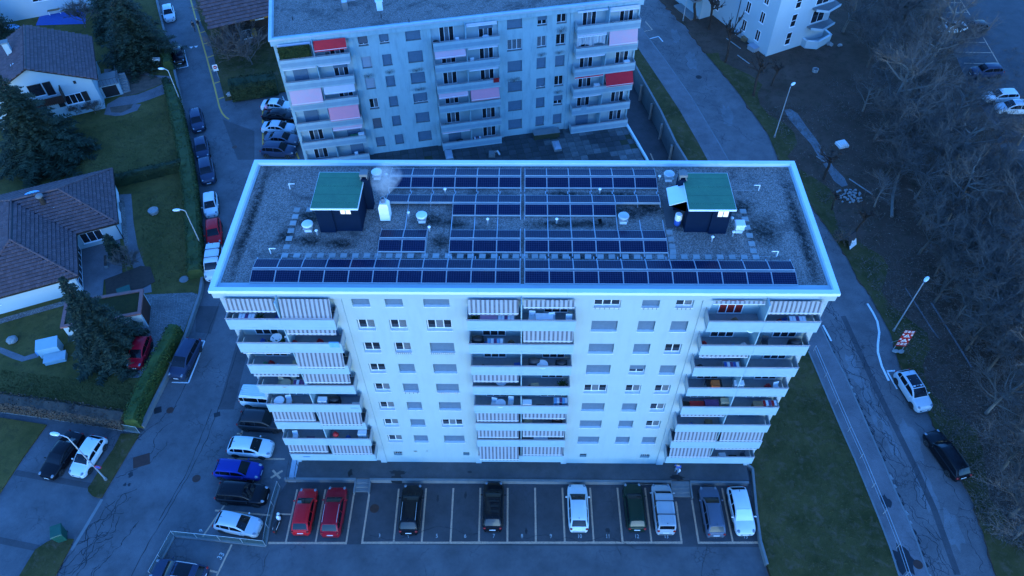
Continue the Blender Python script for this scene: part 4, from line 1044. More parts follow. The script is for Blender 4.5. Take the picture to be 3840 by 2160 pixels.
def wheel_meshes(rad, rimmat):
    k = (rad, rimmat)
    if k not in WHEEL:
        t = MB().lathe([(rad * .62, -.095), (rad * .93, -.1), (rad, -.07), (rad, .07), (rad * .93, .1), (rad * .62, .095)], 20, axis='y').mesh('wheel', M('rubber'), 40)
        r_ = MB().lathe([(rad * .6, -.06), (rad * .63, .096), (rad * .55, .085), (rad * .2, .07), (rad * .12, .09)], 20, axis='y')
        for i in range(5):
            a = 2 * math.pi * i / 5
            r_.add([(math.cos(a - .22) * rad * .2, .075, math.sin(a - .22) * rad * .2), (math.cos(a + .22) * rad * .2, .075, math.sin(a + .22) * rad * .2), (math.cos(a + .12) * rad * .58, .1, math.sin(a + .12) * rad * .58), (math.cos(a - .12) * rad * .58, .1, math.sin(a - .12) * rad * .58)], [(0, 1, 2, 3), (3, 2, 1, 0)])
        WHEEL[k] = (t, r_.mesh('rim', M(rimmat), 40))
    return WHEEL[k]
def car(label, kind, paintm, loc, head, group, z=SZ, rails=None, bars=0, cover=False, pano=False, rim='metal', glass='car_glass', sc=1.0, doors=None, name='parked_car'):
    k = dict(KINDS[kind]); L, W, H = k['L'] * sc, k['W'] * (1 + (sc - 1) * .5), k['H']; a, b, c, d = (k[q] * sc for q in 'abcd'); belt, hood = k['belt'], k['hood']
    r_ = thing(name, label, 'car' if kind != 'van' else 'van', (loc[0], loc[1], z), head, group)
    hw = W / 2; X = lambda x: L / 2 - x           # x measured from the front bumper
    trunk = k.get('trunk', belt)
    zt = [(0, .60), (.05, .72), (.2, hood - .13), (.5, hood - .05), (a, belt - .01), (a + .3, belt), (d - .3, belt + .01), (d, trunk + .01), (L - .16, trunk - .02), (L - .05, .82), (L, .58)]
    if trunk == belt: zt = zt[:7] + [(d, belt - .02), (L - .08, belt - .06), (L - .03, .8), (L, .56)]
    ww = [(0, .70), (.06, .80), (.2, .90), (.5, .97), (1.0, 1.0), (L - .9, 1.0), (L - .35, .96), (L - .1, .88), (L, .76)]
    xs = sorted({0, .05, .12, .2, .35, .5, .75, a, a + .3, (a + d) / 2 - .5, (a + d) / 2 + .5, d - .3, d, L - .16, L - .08, L - .03, L})
    xs = [x for x in xs if 0 <= x <= L]
    zs, ws = smooth_prof(zt, xs), smooth_prof(ww, xs); m = MB(); ring = []
    for x, z1, wf in zip(xs, zs, ws):
        w = hw * wf; q = z1 - .22
        half = [(.0, .22), (.78 * w, .22), (.95 * w, .28), (w, .22 + q * .42), (.995 * w, .22 + q * .72), (.965 * w, z1 - .07), (.90 * w, z1 - .015), (.82 * w, z1 + .005), (.42 * w, z1 + .03), (.0, z1 + .036)]
        ring.append([(X(x), y, zz) for y, zz in half] + [(X(x), -y, zz) for y, zz in half[-2:0:-1]])
    n = len(ring[0]); vs = [p for rr in ring for p in rr]; fs = []
    for i in range(len(ring) - 1):
        for j in range(n): fs.append((i * n + j, i * n + (j + 1) % n, (i + 1) * n + (j + 1) % n, (i + 1) * n + j))
    fs.append(tuple(range(n - 1, -1, -1))); fs.append(tuple(range((len(ring) - 1) * n, len(ring) * n)))
    m.add(vs, fs)
    body = m.build('body', paintm, r_, 35)
    # cabin shell
    wb, wr = hw * .90, hw * (.74 if kind != 'van' else .84)
    tp = [(a, belt), (lerp(a, b, .5), lerp(belt, H, .56)), (b, H - .055), (b + .3, H - .012), ((b + c) / 2, H), (c - .3, H - .02), (c, H - .06), (lerp(c, d, .5), lerp(H - .06, belt, .48)), (d, trunk)]
    cx = sorted({a, lerp(a, b, .25), lerp(a, b, .5), lerp(a, b, .75), b, b + .15, b + .3, (b + c) / 2, c - .3, c - .12, c, lerp(c, d, .33), lerp(c, d, .66), d})
    cz = smooth_prof(tp, cx)
    wz = lambda z_: lerp(wb, wr, max(0, min(1, (z_ - belt) / (H - belt))))
    ring = []
    for x, z1 in zip(cx, cz):
        z0 = belt - .03; wt_ = wz(z1); pl = hw * (1 - .06 * abs((x - (a + d) / 2) / ((d - a) / 2)) ** 3) / hw
        half = [(wb * pl, z0), (lerp(wb, wt_, .5) * pl, lerp(z0, z1, .5)), (wt_ * pl, z1 - min(.05, (z1 - z0) * .4)), ((wt_ - .05) * pl, z1 - .008), (wt_ * .5, z1 + .022), (0, z1 + .03)]
        ring.append([(X(x), y, zz) for y, zz in half] + [(X(x), -y, zz) for y, zz in half[-2::-1]])
    n = len(ring[0]); m = MB(); vs = [p for rr in ring for p in rr]; fs = []
    for i in range(len(ring) - 1):
        for j in range(n - 1): fs.append((i * n + j, i * n + j + 1, (i + 1) * n + j + 1, (i + 1) * n + j))
    fs.append(tuple(range(n - 1, -1, -1))); fs.append(tuple(range((len(ring) - 1) * n, len(ring) * n)))
    m.add(vs, fs); m.build('roof', paintm, r_, 40)
    def screen(x0, x1, nm, mt, yf=.86, off=.012):
        mm = MB(); N = 5; rows = []
        for i in range(N + 1):
            x = lerp(x0, x1, i / N); z1 = smooth_prof(tp, [x])[0]; w = wz(z1)
            sl = (smooth_prof(tp, [min(d, x + .05)])[0] - smooth_prof(tp, [max(a, x - .05)])[0]) / .1
            nx = sl / math.hypot(1, sl); nz = 1 / math.hypot(1, sl)
            for j in range(7):
                t = -1 + j / 3; y = t * yf * w; crown = .03 * (1 - t * t)
                rows.append((X(x) + nx * off, y, z1 + crown * .9 + nz * off))
        f = [(i * 7 + j, i * 7 + j + 1, (i + 1) * 7 + j + 1, (i + 1) * 7 + j) for i in range(N) for j in range(6)]
        return mm.add(rows, f).build(nm, M(mt), r_, 60)
    if cover: screen(a + .04, b + .02, 'windscreen_cover', 'coping_metal', .92, .02)
    else: screen(a + .05, b - .01, 'windscreen', glass)
    screen(c + .02, d - (.04 if trunk == belt else .06), 'rear_window', glass, .80)
    if pano: screen(b + .08, c - .5, 'roof_glass', glass, .78, .008)
    # side windows
    bp, cp = lerp(b, c, .36), lerp(b, c, .86)
    for s in (1, -1):
        for x0, x1 in ((lerp(a, b, .35), bp - .04), (bp + .04, cp - .03), (cp + .03, lerp(c, d, .35))):
            vs, fs = [], []; N = 5
            for i in range(N + 1):
                x = lerp(x0, x1, i / N); z1 = smooth_prof(tp, [x])[0]; top = max(belt + .04, z1 - .10); bot = belt + .035
                pl = 1 - .06 * abs((x - (a + d) / 2) / ((d - a) / 2)) ** 3
                g = lambda zz: s * (lerp(wb, wz(z1), (zz - belt) / max(.05, z1 - belt)) * pl + .014)
                vs += [(X(x), g(bot), bot), (X(x), g(top), top)]
            for i in range(N): fs.append((2 * i, 2 * i + 2, 2 * i + 3, 2 * i + 1) if s < 0 else (2 * i + 1, 2 * i + 3, 2 * i + 2, 2 * i))
            MB().add(vs, fs).build('side_window', M(glass), r_)
        # mirror
        mx = X(lerp(a, b, .42)); MB().ball((mx, s * (hw + .09), belt + .06), .07, .12, .075, 8, 5).build('mirror', paintm, r_, 60)
        # lamps
        MB().ball((X(.22), s * hw * .70, hood - .15), .20, .13, .085, 10, 6).build('headlight', M('headlight'), r_, 60)
        MB().ball((X(L - .06), s * hw * .74, belt - .13), .10, .13, .11 if kind not in ('van', 'mpv') else .2, 10, 6).build('tail_light', M('tail_light'), r_, 60)
        # wheels
        rad = .33 if kind != 'suv' else .355
        for wx in (X(.82 * sc), X(L - .82 * sc)):
            tm, rm = wheel_meshes(rad, rim)
            o = obj('wheel', tm, r_, (wx, s * (hw - .085), rad)); o.rotation_euler = (0, 0, 0 if s > 0 else math.pi); obj('rim', rm, o)
        if rails: MB().tube([(X(b + .2), s * (wr - .06), H + .005), (X(b + .3), s * (wr - .06), H + .05), (X(c - .3), s * (wr - .06), H + .045), (X(c - .15), s * (wr - .06), H - .01)], .02, 6).build('roof_rail', M(rails), r_, 60)
    tr = MB()
    for s in (1, -1):
        tr.box(X(L - 1.25), X(1.25), s * hw * .985 - .02, s * hw * .985 + .02, .2, .3)
        for wx in (X(.82 * sc), X(L - .82 * sc)):
            vs = [(wx, s * (hw + .004), rad)]
            for i in range(13): vs.append((wx + math.cos(math.pi * i / 12) * (rad + .05), s * (hw + .004), rad + math.sin(math.pi * i / 12) * (rad + .05)))
            vs += [(wx - rad - .05, s * (hw + .004), .24), (wx + rad + .05, s * (hw + .004), .24)]
            tr.add(vs, [(0, i, i + 1) if s < 0 else (0, i + 1, i) for i in range(1, 15)] + [(0, 15, 1) if s < 0 else (0, 1, 15)])
    tr.box(X(.03), X(-.012), -hw * .5, hw * .5, .36, .50); tr.box(X(L + .01), X(L - .04), -hw * .6, hw * .6, .3, .42)
    tr.build('trim', M('black'), r_)
    MB().box(X(-.014), X(-.022), -.26, .26, .38, .49).build('number_plate', M('plate'), r_); MB().box(X(L + .018), X(L - .01), -.26, .26, .60, .72).build('number_plate', M('plate'), r_)
    MB().tube([(X(c - .2), 0, H + .01), (X(c - .05), 0, H + .09)], .02, 5).build('aerial', M('black'), r_)
    if trunk == belt: MB().box(X(d - .25), X(d - .5), -.012, .012, H - .2, H - .19).build('wiper', M('black'), r_)
    for i in range(bars):
        x = X(lerp(b, c, .25 + .42 * i)); m = MB().box(x - .03, x + .03, -wr - .02, wr + .02, H + .06, H + .1)
        for s in (1, -1): m.box(x - .06, x + .06, s * wr - .06, s * wr + .06, H - .04, H + .059)
        m.build('roof_bar', M('dark_grey'), r_)
    if kind == 'van':
        for i in range(6):
            y = lerp(-wr + .2, wr - .2, i / 5); MB().box(X(c - .1), X(b + .35), y - .03, y + .03, H - .02, H + .035).build('roof_rib', paintm, r_)
    for s in (doors or ()):
        MB().box(-1.0, 0, -.03, .03, .25, belt + .02).build('open_door', paintm, r_, None, (X(a + .2), s * (hw + .02), 0), 0 if False else s * -1.0)
    return r_
P_ = dict(red=paint('red', (.62, .010, .016), 0, .3), dark_red=paint('dark_red', (.34, .006, .018), .3, .3), black=paint('black', (.007, .007, .009), .2, .22), graphite=paint('graphite', (.028, .03, .034), .5, .3),
    white=paint('white', (.66, .68, .66), 0, .35), silver=paint('silver', (.40, .43, .45), .5, .35), green=paint('green', (.008, .026, .016), .3, .28), blue=paint('blue', (.012, .03, .22), .3, .28), navy=paint('navy', (.030, .044, .080), .4, .28), bluegrey=paint('bluegrey', (.10, .12, .16), .5, .32), ltsilver=paint('ltsilver', (.48, .52, .54), .4, .32))
UP, DN = R(90), R(-90)
G1 = 'cars in the numbered stalls before the block'
car('bright red hatchback, leftmost car in the numbered front stalls', 'hatch', P_['red'], (-19.1, -4.35), R(90), G1)
car('dark red SUV with silver roof rails beside the red hatchback', 'suv', P_['dark_red'], (-16.5, -4.35), R(90), G1, rails='galvanised')
car('black SUV with silver roof rails in stall 4', 'suv', P_['black'], (-9.75, -4.1), R(90), G1, rails='galvanised')
car('dark grey car with panoramic glass roof in stall 7', 'suv', P_['black'], (-2.5, -3.75), R(90), G1, pano=True)
car('white hatchback facing the block in stall 10', 'hatch', P_['white'], (4.97, -3.8), R(90), G1, sc=1.03)
car('dark green estate car in stall 12', 'wagon', P_['green'], (9.95, -3.7), R(91), G1, sc=.93)
car('silver panel van with ribbed roof and two black roof bars in stall 13', 'van', P_['silver'], (12.45, -3.85), R(90), G1, bars=2, sc=1.02)
car('blue grey estate car in stall 14', 'wagon', P_['bluegrey'], (16.7, -4.05), R(91), G1, sc=.97, rails='dark_grey')
car('white hatchback with silver windscreen cover in stall 15', 'hatch', P_['white'], (19.25, -3.95), R(-88), G1, cover=True, sc=1.04)
G2 = 'cars in the stalls beside the block'
car('white panel van half hidden behind the left corner of the block', 'van', P_['white'], (-25.31, 7.2), R(-4), G2)
car('dark SUV half hidden behind the left balconies', 'suv', P_['graphite'], (-24.89, 4.62), R(-4), G2)
car('white hatchback with black grille in the stall beside the block', 'hatch', P_['white'], (-25.36, 1.85), R(-4), G2, sc=1.0)
car('bright blue estate car beside the painted cross', 'wagon', P_['blue'], (-25.95, -0.48), R(-5), G2, sc=.92)
car('black SUV parked between the blue estate and the silver hatchback', 'suv', P_['black'], (-24.98, -2.81), R(-4), G2, sc=1.02)
car('silver hatchback next to the wire fence and the scooter', 'hatch', P_['ltsilver'], (-24.7, -5.59), R(-11), G2, sc=.97)
car('dark blue estate with glass sunroof at the bottom edge of the lot', 'wagon', P_['navy'], (-28.6, -9.85), R(172), None, rails='galvanised', pano=True, sc=1.0)
car('black sedan parked on the paved forecourt', 'sedan', P_['black'], (-42.8, 0.92), R(256), None, sc=1.03)
car('white hatchback parked beside the black sedan on the forecourt', 'hatch', P_['white'], (-40.29, 0.82), R(258), None, sc=.97)
car('dark red compact car on the cobbled driveway', 'small', P_['dark_red'], (-39.11, 12.29), R(271), None, z=.02)
car('dark blue people carrier in the white bay by the hedge', 'mpv', P_['navy'], (-34.44, 11.85), R(262), None, sc=1.02)
G3 = 'cars parked along the left kerb of the street'
car('white hatchback parked in front of the red street car', 'small', P_['white'], (-37.99, 34.61), R(287), G3, sc=1.03)
car('red hatchback parked on the street behind the lamp post', 'hatch', P_['red'], (-36.35, 29.95), R(287), G3)
car('white van with roof bars partly behind the roof corner', 'van', P_['white'], (-34.98, 24.96), R(280), G3, bars=2, sc=1.06)
car('black SUV with shiny bonnet third in the dark street row', 'suv', P_['navy'], (-40.15, 40.74), R(291), G3)
car('dark car hidden between two others in the street row', 'hatch', P_['navy'], (-42.07, 45.29), R(291), G3)
car('dark blue saloon by the tall garden hedge on the street', 'wagon', P_['navy'], (-44.36, 51.16), R(292), G3, sc=.96)
car('black saloon in the white bay near the footpath', 'sedan', P_['black'], (-51.69, 66.97), R(292), G3, sc=.95)
car('white hatchback under the big dark tree', 'hatch', P_['white'], (-56.69, 78.78), R(292), G3)
G4 = 'cars in the lot left of the older block'
car('white car with open door in the rear lot', 'sedan', P_['white'], (-34.1, 54.47), R(-5), G4, doors=(1,), sc=.95)
car('black sedan next to the white car with the open door', 'sedan', P_['black'], (-33.35, 52.24), R(-5), G4, sc=.98)
car('light silver coupe in the rear lot', 'sedan', P_['ltsilver'], (-32.84, 49.55), R(-5), G4, sc=.98)
car('grey saloon between silver coupe and black SUV in the rear lot', 'sedan', P_['bluegrey'], (-31.92, 47.2), R(-6), G4, sc=.98)
car('black SUV nearest the roof edge in the rear lot', 'suv', P_['navy'], (-31.85, 44.83), R(-5), G4)
car('silver compact SUV parked on the verge below the roadworks sign', 'suv', P_['ltsilver'], (38.1, 8.31), R(-78), None, z=-.05, rim='black', sc=1.0, pano=True)
car('black estate car with bright window trim on the right road', 'wagon', P_['black'], (38.92, 1.44), R(106), None, z=-.1, sc=1.06)
G5 = 'cars in the far lot behind the bare trees'
car('white car with snow like reflections in the far lot top right', 'hatch', P_['white'], (65.43, 73.51), R(185), G5, z=.02)
car('dark car beside the white one in the far lot top right', 'hatch', P_['graphite'], (68.72, 73.73), R(185), G5, z=.02)
car('dark blue car behind the bare branches in the far lot', 'suv', P_['navy'], (65.99, 61.99), R(185), G5, z=.02)
car('white estate behind the trunks at the right edge', 'wagon', P_['white'], (65.73, 56.12), R(185), G5, z=.02)
car('silver people carrier cut by the right edge of the picture', 'mpv', P_['ltsilver'], (66.43, 53.43), R(180), G5, z=.02)

# ================================================================ HOUSES ON THE LEFT
def tile_roof(root, faces, eave_z, tile=(.34, .42), seedoff=0, maxn=300, mat='roof_tile', frame=None):
    """faces: list of (polygon in local (g, r, z)); each face is covered with single tiles"""
    tw, th = tile
    def tm():
        m = MB()
        m.add([(-tw / 2, 0, .0), (tw / 2, 0, .0), (tw / 2, th * .86, 0), (-tw / 2, th * .86, 0), (-tw / 2, 0, .10), (-tw * .2, 0, .15), (tw * .2, 0, .11), (tw / 2, 0, .10), (tw / 2, th * .86, .03), (tw * .2, th * .86, .035), (-tw * .2, th * .86, .06), (-tw / 2, th * .86, .03)],
              [(4, 5, 10, 11), (5, 6, 9, 10), (6, 7, 8, 9), (0, 1, 7, 6, 5, 4), (1, 2, 8, 7), (3, 0, 4, 11)])
        return m.mesh('roof_tile', M(mat))
    me = cached(('tile', tw, th, mat), tm); spots = []
    rr = random.Random(11 + seedoff)
    for poly in faces:
        P = [Vector(p) for p in poly]
        e = (P[1] - P[0]).normalized()                       # along the eave
        nrm = (P[1] - P[0]).cross(P[2] - P[0]).normalized()
        if nrm.z < 0: nrm = -nrm
        up = nrm.cross(e).normalized()
        if up.z < 0: up = -up; 
        uv = [((p - P[0]).dot(e), (p - P[0]).dot(up)) for p in P]
        def inside(x, y):
            c = False
            for i in range(len(uv)):
                a, b = uv[i], uv[i - 1]
                if (a[1] > y) != (b[1] > y) and x < (b[0] - a[0]) * (y - a[1]) / (b[1] - a[1]) + a[0]: c = not c
            return c
        MB().add([p - nrm * .01 for p in P], [tuple(range(len(P)))]).build('roof_deck', M('black'), root)  # deck coloured black to stand in for shade between tile courses
        x0, x1 = min(u[0] for u in uv), max(u[0] for u in uv); y1 = max(u[1] for u in uv)
        row = 0; y = 0
        X = e.cross(nrm)
        rot = Matrix((e, up, e.cross(up))).transposed()
        if (e.cross(up)).dot(nrm) < 0: rot = Matrix((-e, up, (-e).cross(up))).transposed()
        q = rot.to_euler()
        while y < y1:
            x = x0 + (tw / 2 if row % 2 else 0)
            while x < x1 + tw:
                if inside(min(max(x, x0 + .02), x1 - .02), y + th * .5) and x0 - .1 < x < x1 + .1: spots.append((P[0] + e * x + up * y + nrm * (.01 + rr.uniform(0, .012)), q, rot))
                x += tw
            y += th; row += 1
    W = root.matrix_basis if root else Matrix()
    camp = Vector((0, -32.4, 63.7))
    spots.sort(key=lambda s: (W @ s[0] - camp).length)
    for p, q, rot in spots[:maxn]:
        o = obj('roof_tile', me, root, p, 0, (q.x + rr.uniform(-.02, .02), q.y, q.z))
    m = MB(); src = [v.co.copy() for v in me.vertices]; fc = [tuple(f.vertices) for f in me.polygons]
    for p, q, rot in spots[maxn:]:
        m.add([p + rot @ v for v in src], fc)
    if m.v: tag(m.build('roof_tile', M(mat), root), None, None, None, 'stuff')
def rt_mat():
    s = NT('roof_tile')
    oi = s.n('ShaderNodeObjectInfo'); g = s.n('ShaderNodeNewGeometry')
    r_ = s.math('FRACT', s.math('ADD', oi.outputs['Random'], g.outputs['Random Per Island']))
    c = s.mix(r_, (.105, .066, .066), (.145, .094, .094))
    c = s.mix(s.math('MULTIPLY', s.ramp(s.noise(2.2, 4), .5, .75), .5), c, (.05, .048, .045))
    s.fin(c, .85, 0, .25)
rt_mat()
pm('shutter_board', (.020, .014, .012), (.014, .010, .009), 4, .7)
def wbox(root, x0, x1, y0, y1, z0, z1, mat='render_house', name='wall'):
    return MB().box(x0, x1, y0, y1, z0, z1).build(name, M(mat), root)
def facewin(root, x, y, z, w, h, n, rz=0, mat='white_plastic', pane=None, name='window'):
    return window(root, x, y, z, w, h, n, mat, pane, 0, 'shutter', 'white_plastic', name, rz, .04)

# ---- house one, gabled, upper left.  local x = across the gable, local y = along the ridge
h1 = thing('gabled_house', 'white gabled house with brown balcony and dark shutters, upper left', 'house', (-63.7, 50.9, 0), math.atan2(.407, .913))
WL, WR, Y0, Y1 = -6.4, 6.5, .6, 10.7
RZ1, EZ1, HG = 8.4, 4.85, 7.3
def gable(y):
    return [(WL, y, 0), (WR, y, 0), (WR, y, RZ1 - .12 - (RZ1 - EZ1) * WR / HG), (0, y, RZ1 - .12), (WL, y, RZ1 - .12 + (RZ1 - EZ1) * WL / HG)]
a, b = gable(Y0), gable(Y1)
MB().add(a + b, [(0, 1, 2, 3, 4), (9, 8, 7, 6, 5), (1, 6, 7, 2), (2, 7, 8, 3), (3, 8, 9, 4), (4, 9, 5, 0)]).build('wall', M('render_house'), h1)
wbox(h1, WL - .02, WR + .02, Y0 - .025, Y0 + .2, 0, 1.25, 'render_grey', 'plinth')
tile_roof(h1, [[(HG, 0, EZ1), (HG, 11.3, EZ1), (0, 11.3, RZ1), (0, 0, RZ1)], [(-HG, 11.3, EZ1), (-HG, 0, EZ1), (0, 0, RZ1), (0, 11.3, RZ1)]], EZ1)
for s in (1, -1):
    MB().add([(0, 0, RZ1 - .02), (s * HG, 0, EZ1 - .02), (s * HG, 0, EZ1 - .22), (0, 0, RZ1 - .22), (0, .08, RZ1 - .02), (s * HG, .08, EZ1 - .02), (s * HG, .08, EZ1 - .22), (0, .08, RZ1 - .22)], [(0, 1, 2, 3), (7, 6, 5, 4), (0, 4, 5, 1), (3, 2, 6, 7)]).build('bargeboard', M('dark_wood'), h1)
    MB().tube([(s * (HG + .06), 0, EZ1 - .08), (s * (HG + .06), 11.3, EZ1 - .08)], .07, 6).build('gutter', M('dark_wood'), h1)
rc = MB(); 
for i in range(28): rc.tube([(0, i * .404, RZ1 + .03), (0, i * .404 + .42, RZ1 + .05)], .11, 6)
rc.build('ridge_tiles', M('roof_tile'), h1)
c = wbox(h1, -2.6, -1.9, 6.4, 7.2, 6.5, 8.9, 'render_grey', 'chimney'); MB().box(-2.72, -1.78, 6.28, 7.32, 8.92, 9.05).build('chimney_cap', M('concrete'), c)
MB().add([(-2.2, 3.2, 7.42), (-1.5, 3.2, 7.76), (-1.5, 3.6, 7.76), (-2.2, 3.6, 7.42)], [(0, 1, 2, 3)]).build('roof_light', M('white_plastic'), h1)
for x, z, w, h_, n in ((-1.1, 4.0, 1.7, 1.7, 1), (.75, 3.7, 1.0, 2.0, 1), (2.3, 1.75, 2.2, 1.45, 3), (-2.3, 1.75, 1.35, 1.4, 1)):
    facewin(h1, x, Y0 - .06, z, w, h_, n, 0, 'dark_wood' if n == 1 else 'white_plastic')
for x, z, h_ in ((1.35, 1.7, 1.5), (4.55, 1.75, 1.45), (-.9, 1.7, 1.45), (-3.0, 1.75, 1.4)): MB().box(x, x + .75, Y0 - .09, Y0 - .03, z, z + h_).build('shutter', M('shutter_board'), h1)
for x in (3.6, -1.6): MB().box(x, x + .95, Y0 - .06, Y0 - .026, .6, 1.0).build('basement_window', M('black'), h1)
MB().box(4.3, 4.65, Y0 - .02, Y0 - .004, 4.55, 5.0).build('vent', M('black'), h1)
bl = MB().box(-4.2, 2.5, -.75, Y0 - .03, 3.15, 3.3).build('balcony', M('dark_wood'), h1)
for i in range(27):
    MB().box(-4.2 + i * .25, -4.0 + i * .25, -.8, -.752, 3.05, 4.05).build('balcony_board', M('brown'), bl)
MB().box(-4.25, 2.55, -.84, -.70, 4.06, 4.12).build('handrail', M('brown'), bl); MB().box(2.5, 2.6, -.8, Y0 - .03, 3.0, 4.9).build('end_board', M('dark_wood'), bl)
# side porch with stairs
wbox(h1, WR + .02, WR + 2.6, 3.0, 6.0, 0, 1.9, 'render_grey', 'porch'); MB().box(WR + .1, WR + 2.7, 2.8, 6.1, 1.92, 2.0).build('porch_floor', M('concrete'), h1)
MB().box(WR + .3, WR + 2.2, 2.96, 2.99, .1, 1.7).build('garage_opening', M('black'), h1)
for i in range(7): MB().box(WR + 2.62, WR + 3.6, 3.2 + i * .35, 3.55 + i * .35 - .004, 0, .24 * (i + 1)).build('step', M('concrete'), h1)
for x0, y0, x1, y1 in ((WR + 2.65, 2.85, WR + 2.65, 6.1), (WR + .3, 2.85, WR + 2.6, 2.85)):
    m = MB(); m.tube([(x0, y0, 2.85), (x1, y1, 2.85)], .03, 5)
    for i in range(6): m.tube([(lerp(x0, x1, i / 5), lerp(y0, y1, i / 5), 2.0), (lerp(x0, x1, i / 5), lerp(y0, y1, i / 5), 2.85)], .02, 4)
    m.build('porch_railing', M('dark_grey'), h1)
# ---- house two, L shaped hip roof
ang2 = math.atan2(.39, .92)
h2 = thing('hip_roofed_house', 'bungalow with L shaped brown tiled hip roof and glazed patio wall', 'house', (-50.4, 27.0, 0), ang2)
EZ, RG = 2.8, 5.5
A_ = [(4.5, 0, EZ), (4.5, 10.2, EZ), (-.6, 5.1, RG)]
B_ = [(0, 0, EZ), (4.5, 0, EZ), (-.6, 5.1, RG), (-5.55, 5.1, RG)]
C_ = [(0, -6.85, EZ), (0, 0, EZ), (-5.55, 5.1, RG), (-5.55, -1.5, RG)]
D_ = [(-11.1, -6.85, EZ), (0, -6.85, EZ), (-5.55, -1.5, RG)]
E_ = [(-11.1, 10.2, EZ), (-11.1, -6.85, EZ), (-5.55, -1.5, RG), (-5.55, 5.1, RG)]
F_ = [(4.5, 10.2, EZ), (-11.1, 10.2, EZ), (-5.55, 5.1, RG), (-.6, 5.1, RG)]
tile_roof(h2, [A_, B_, C_, D_, E_, F_], EZ, (.34, .4), 5)
for p, q in (((4.5, 0, EZ), (-.6, 5.1, RG)), ((4.5, 10.2, EZ), (-.6, 5.1, RG)), ((-.6, 5.1, RG), (-5.55, 5.1, RG)), ((-5.55, 5.1, RG), (-5.55, -1.5, RG)), ((0, -6.85, EZ), (-5.55, -1.5, RG)), ((-11.1, -6.85, EZ), (-5.55, -1.5, RG)), ((-11.1, 10.2, EZ), (-5.55, 5.1, RG))):
    p, q = Vector(p), Vector(q); n = int((q - p).length / .42); m = MB()
    for i in range(n): m.tube([p.lerp(q, i / n) + Vector((0, 0, .05)), p.lerp(q, (i + 1.06) / n) + Vector((0, 0, .07))], .12, 6)
    m.build('ridge_tiles', M('roof_tile'), h2)
wbox(h2, -10.6, 4.0, .5, 9.7, 0, EZ - .02); wbox(h2, -10.6, -.6, -6.35, .49, 0, EZ - .02)
m = MB(); m.box(4.45, 4.6, -.05, 10.25, EZ - .16, EZ - .02); m.box(-.05, 4.44, -.1, .03, EZ - .16, EZ - .02); m.box(-11.1, .05, -6.95, -6.84, EZ - .16, EZ - .02); m.box(-.03, .1, -6.83, -.11, EZ - .16, EZ - .02); m.build('gutter', M('dark_wood'), h2)
facewin(h2, .05, .42, .75, 2.3, 1.5, 3); MB().box(-.1, 2.7, .3, .46, .55, .72).build('planter_ledge', M('render_grey'), h2)
MB().tube([(4.1, .4, 0), (4.1, .4, EZ - .1)], .06, 6).build('downpipe', M('black'), h2)
g = MB().box(-.585, -.56, -6.2, .3, .15, 2.5).build('glazed_wall', M('glass'), h2)
for i in range(7): MB().box(-.6, -.53, -6.2 + i * 1.07, -6.12 + i * 1.07, .1, 2.55).build('mullion', M('white_plastic'), g)
for z in (.1, 1.3, 2.5): MB().box(-.6, -.525, -6.2, .3, z, z + .07).build('transom', M('white_plastic'), g)
for y in (2.2, 6.0): MB().box(4.0, 4.35, y, y + 1.9, .9, 2.3).build('bay_window', M('white_plastic'), h2)
MB().box(-10.0, -8.4, -6.4, -6.35, 1.35, 2.2).build('window_board', M('brown'), h2); MB().box(-10.1, -8.3, -6.46, -6.354, 1.25, 1.33).build('sill', M('white_plastic'), h2)
c = MB().lathe([(.3, 3.6), (.3, 5.9)], 12).build('chimney', M('dark_wood'), h2, 40, (-2.4, 4.0, 0)); MB().lathe([(.38, 5.92), (.4, 6.1), (.2, 6.25)], 12).build('chimney_cap', M('concrete'), c, 40)
m = MB(); m.box(-3.3, -3.15, 3.2, 4.0, 4.55, 4.62); m.box(-1.6, -1.45, 3.2, 4.0, 4.55, 4.62); m.build('flashing', M('coping_metal'), h2)
MB().ball((0, 0, 0), .9, .5, .12, 14, 5).build('roof_dome', M('tarp'), h2, 60, (-3.6, 6.1, 5.0))
# patio, beds and paths round the bungalow
def hl(x, y): ca, sa = math.cos(ang2), math.sin(ang2); return (-50.4 + x * ca - y * sa, 27.0 + x * sa + y * ca)
patio = struct(sheet('patio', [hl(-.4, -7.2), hl(3.6, -7.0), hl(3.9, -3.8), hl(4.1, .4), hl(-.5, .4)], .05, 'slab_grey', garden, .1) if False else sheet('patio', [hl(-.5, -8.6), hl(1.3, -8.2), hl(1.6, -5.5), hl(3.6, -5.2), hl(3.7, .4), hl(-.5, .4)], .05, 'footpath', None, .1))
struct(sheet('flower_bed', [hl(1.7, -5.5), hl(3.7, -5.2), hl(5.6, -4.9), hl(6.6, -5.5), hl(6.9, -8.0), hl(4.2, -8.9), hl(1.75, -8.2)], .06, 'soil_bed', None, .1))
struct(sheet('garden_path', [(-50.18, 36.5), (-48.49, 36.65), (-46.51, 31.64), (-44.72, 27.73), (-43.06, 24.94), (-41.66, 22.85), (-40.83, 20.82), (-42.05, 20.53), (-43.13, 22.84), (-45.16, 26.16), (-45.98, 27.6)], .012, 'footpath'))
struct(sheet('gravel_strip', [(-50.02, 35.78), (-49.16, 36.0), (-46.01, 28.36), (-46.16, 27.6)], .016, 'gravel'))
struct(sheet('gravel_strip', [hl(-11.5, -7.0), hl(-.3, -7.0), hl(-.2, -7.7), hl(-11.7, -7.8)], .016, 'gravel'))
cob = struct(sheet('driveway', [(-42.02, 20.42), (-36.32, 20.79), (-35.69, 20.57), (-35.67, 16.44), (-35.74, 14.09), (-36.18, 13.07), (-37.18, 9.87), (-37.63, 9.62), (-40.18, 9.56), (-41.84, 14.82), (-42.87, 18.29), (-42.34, 19.29)], .014, 'cobble'))
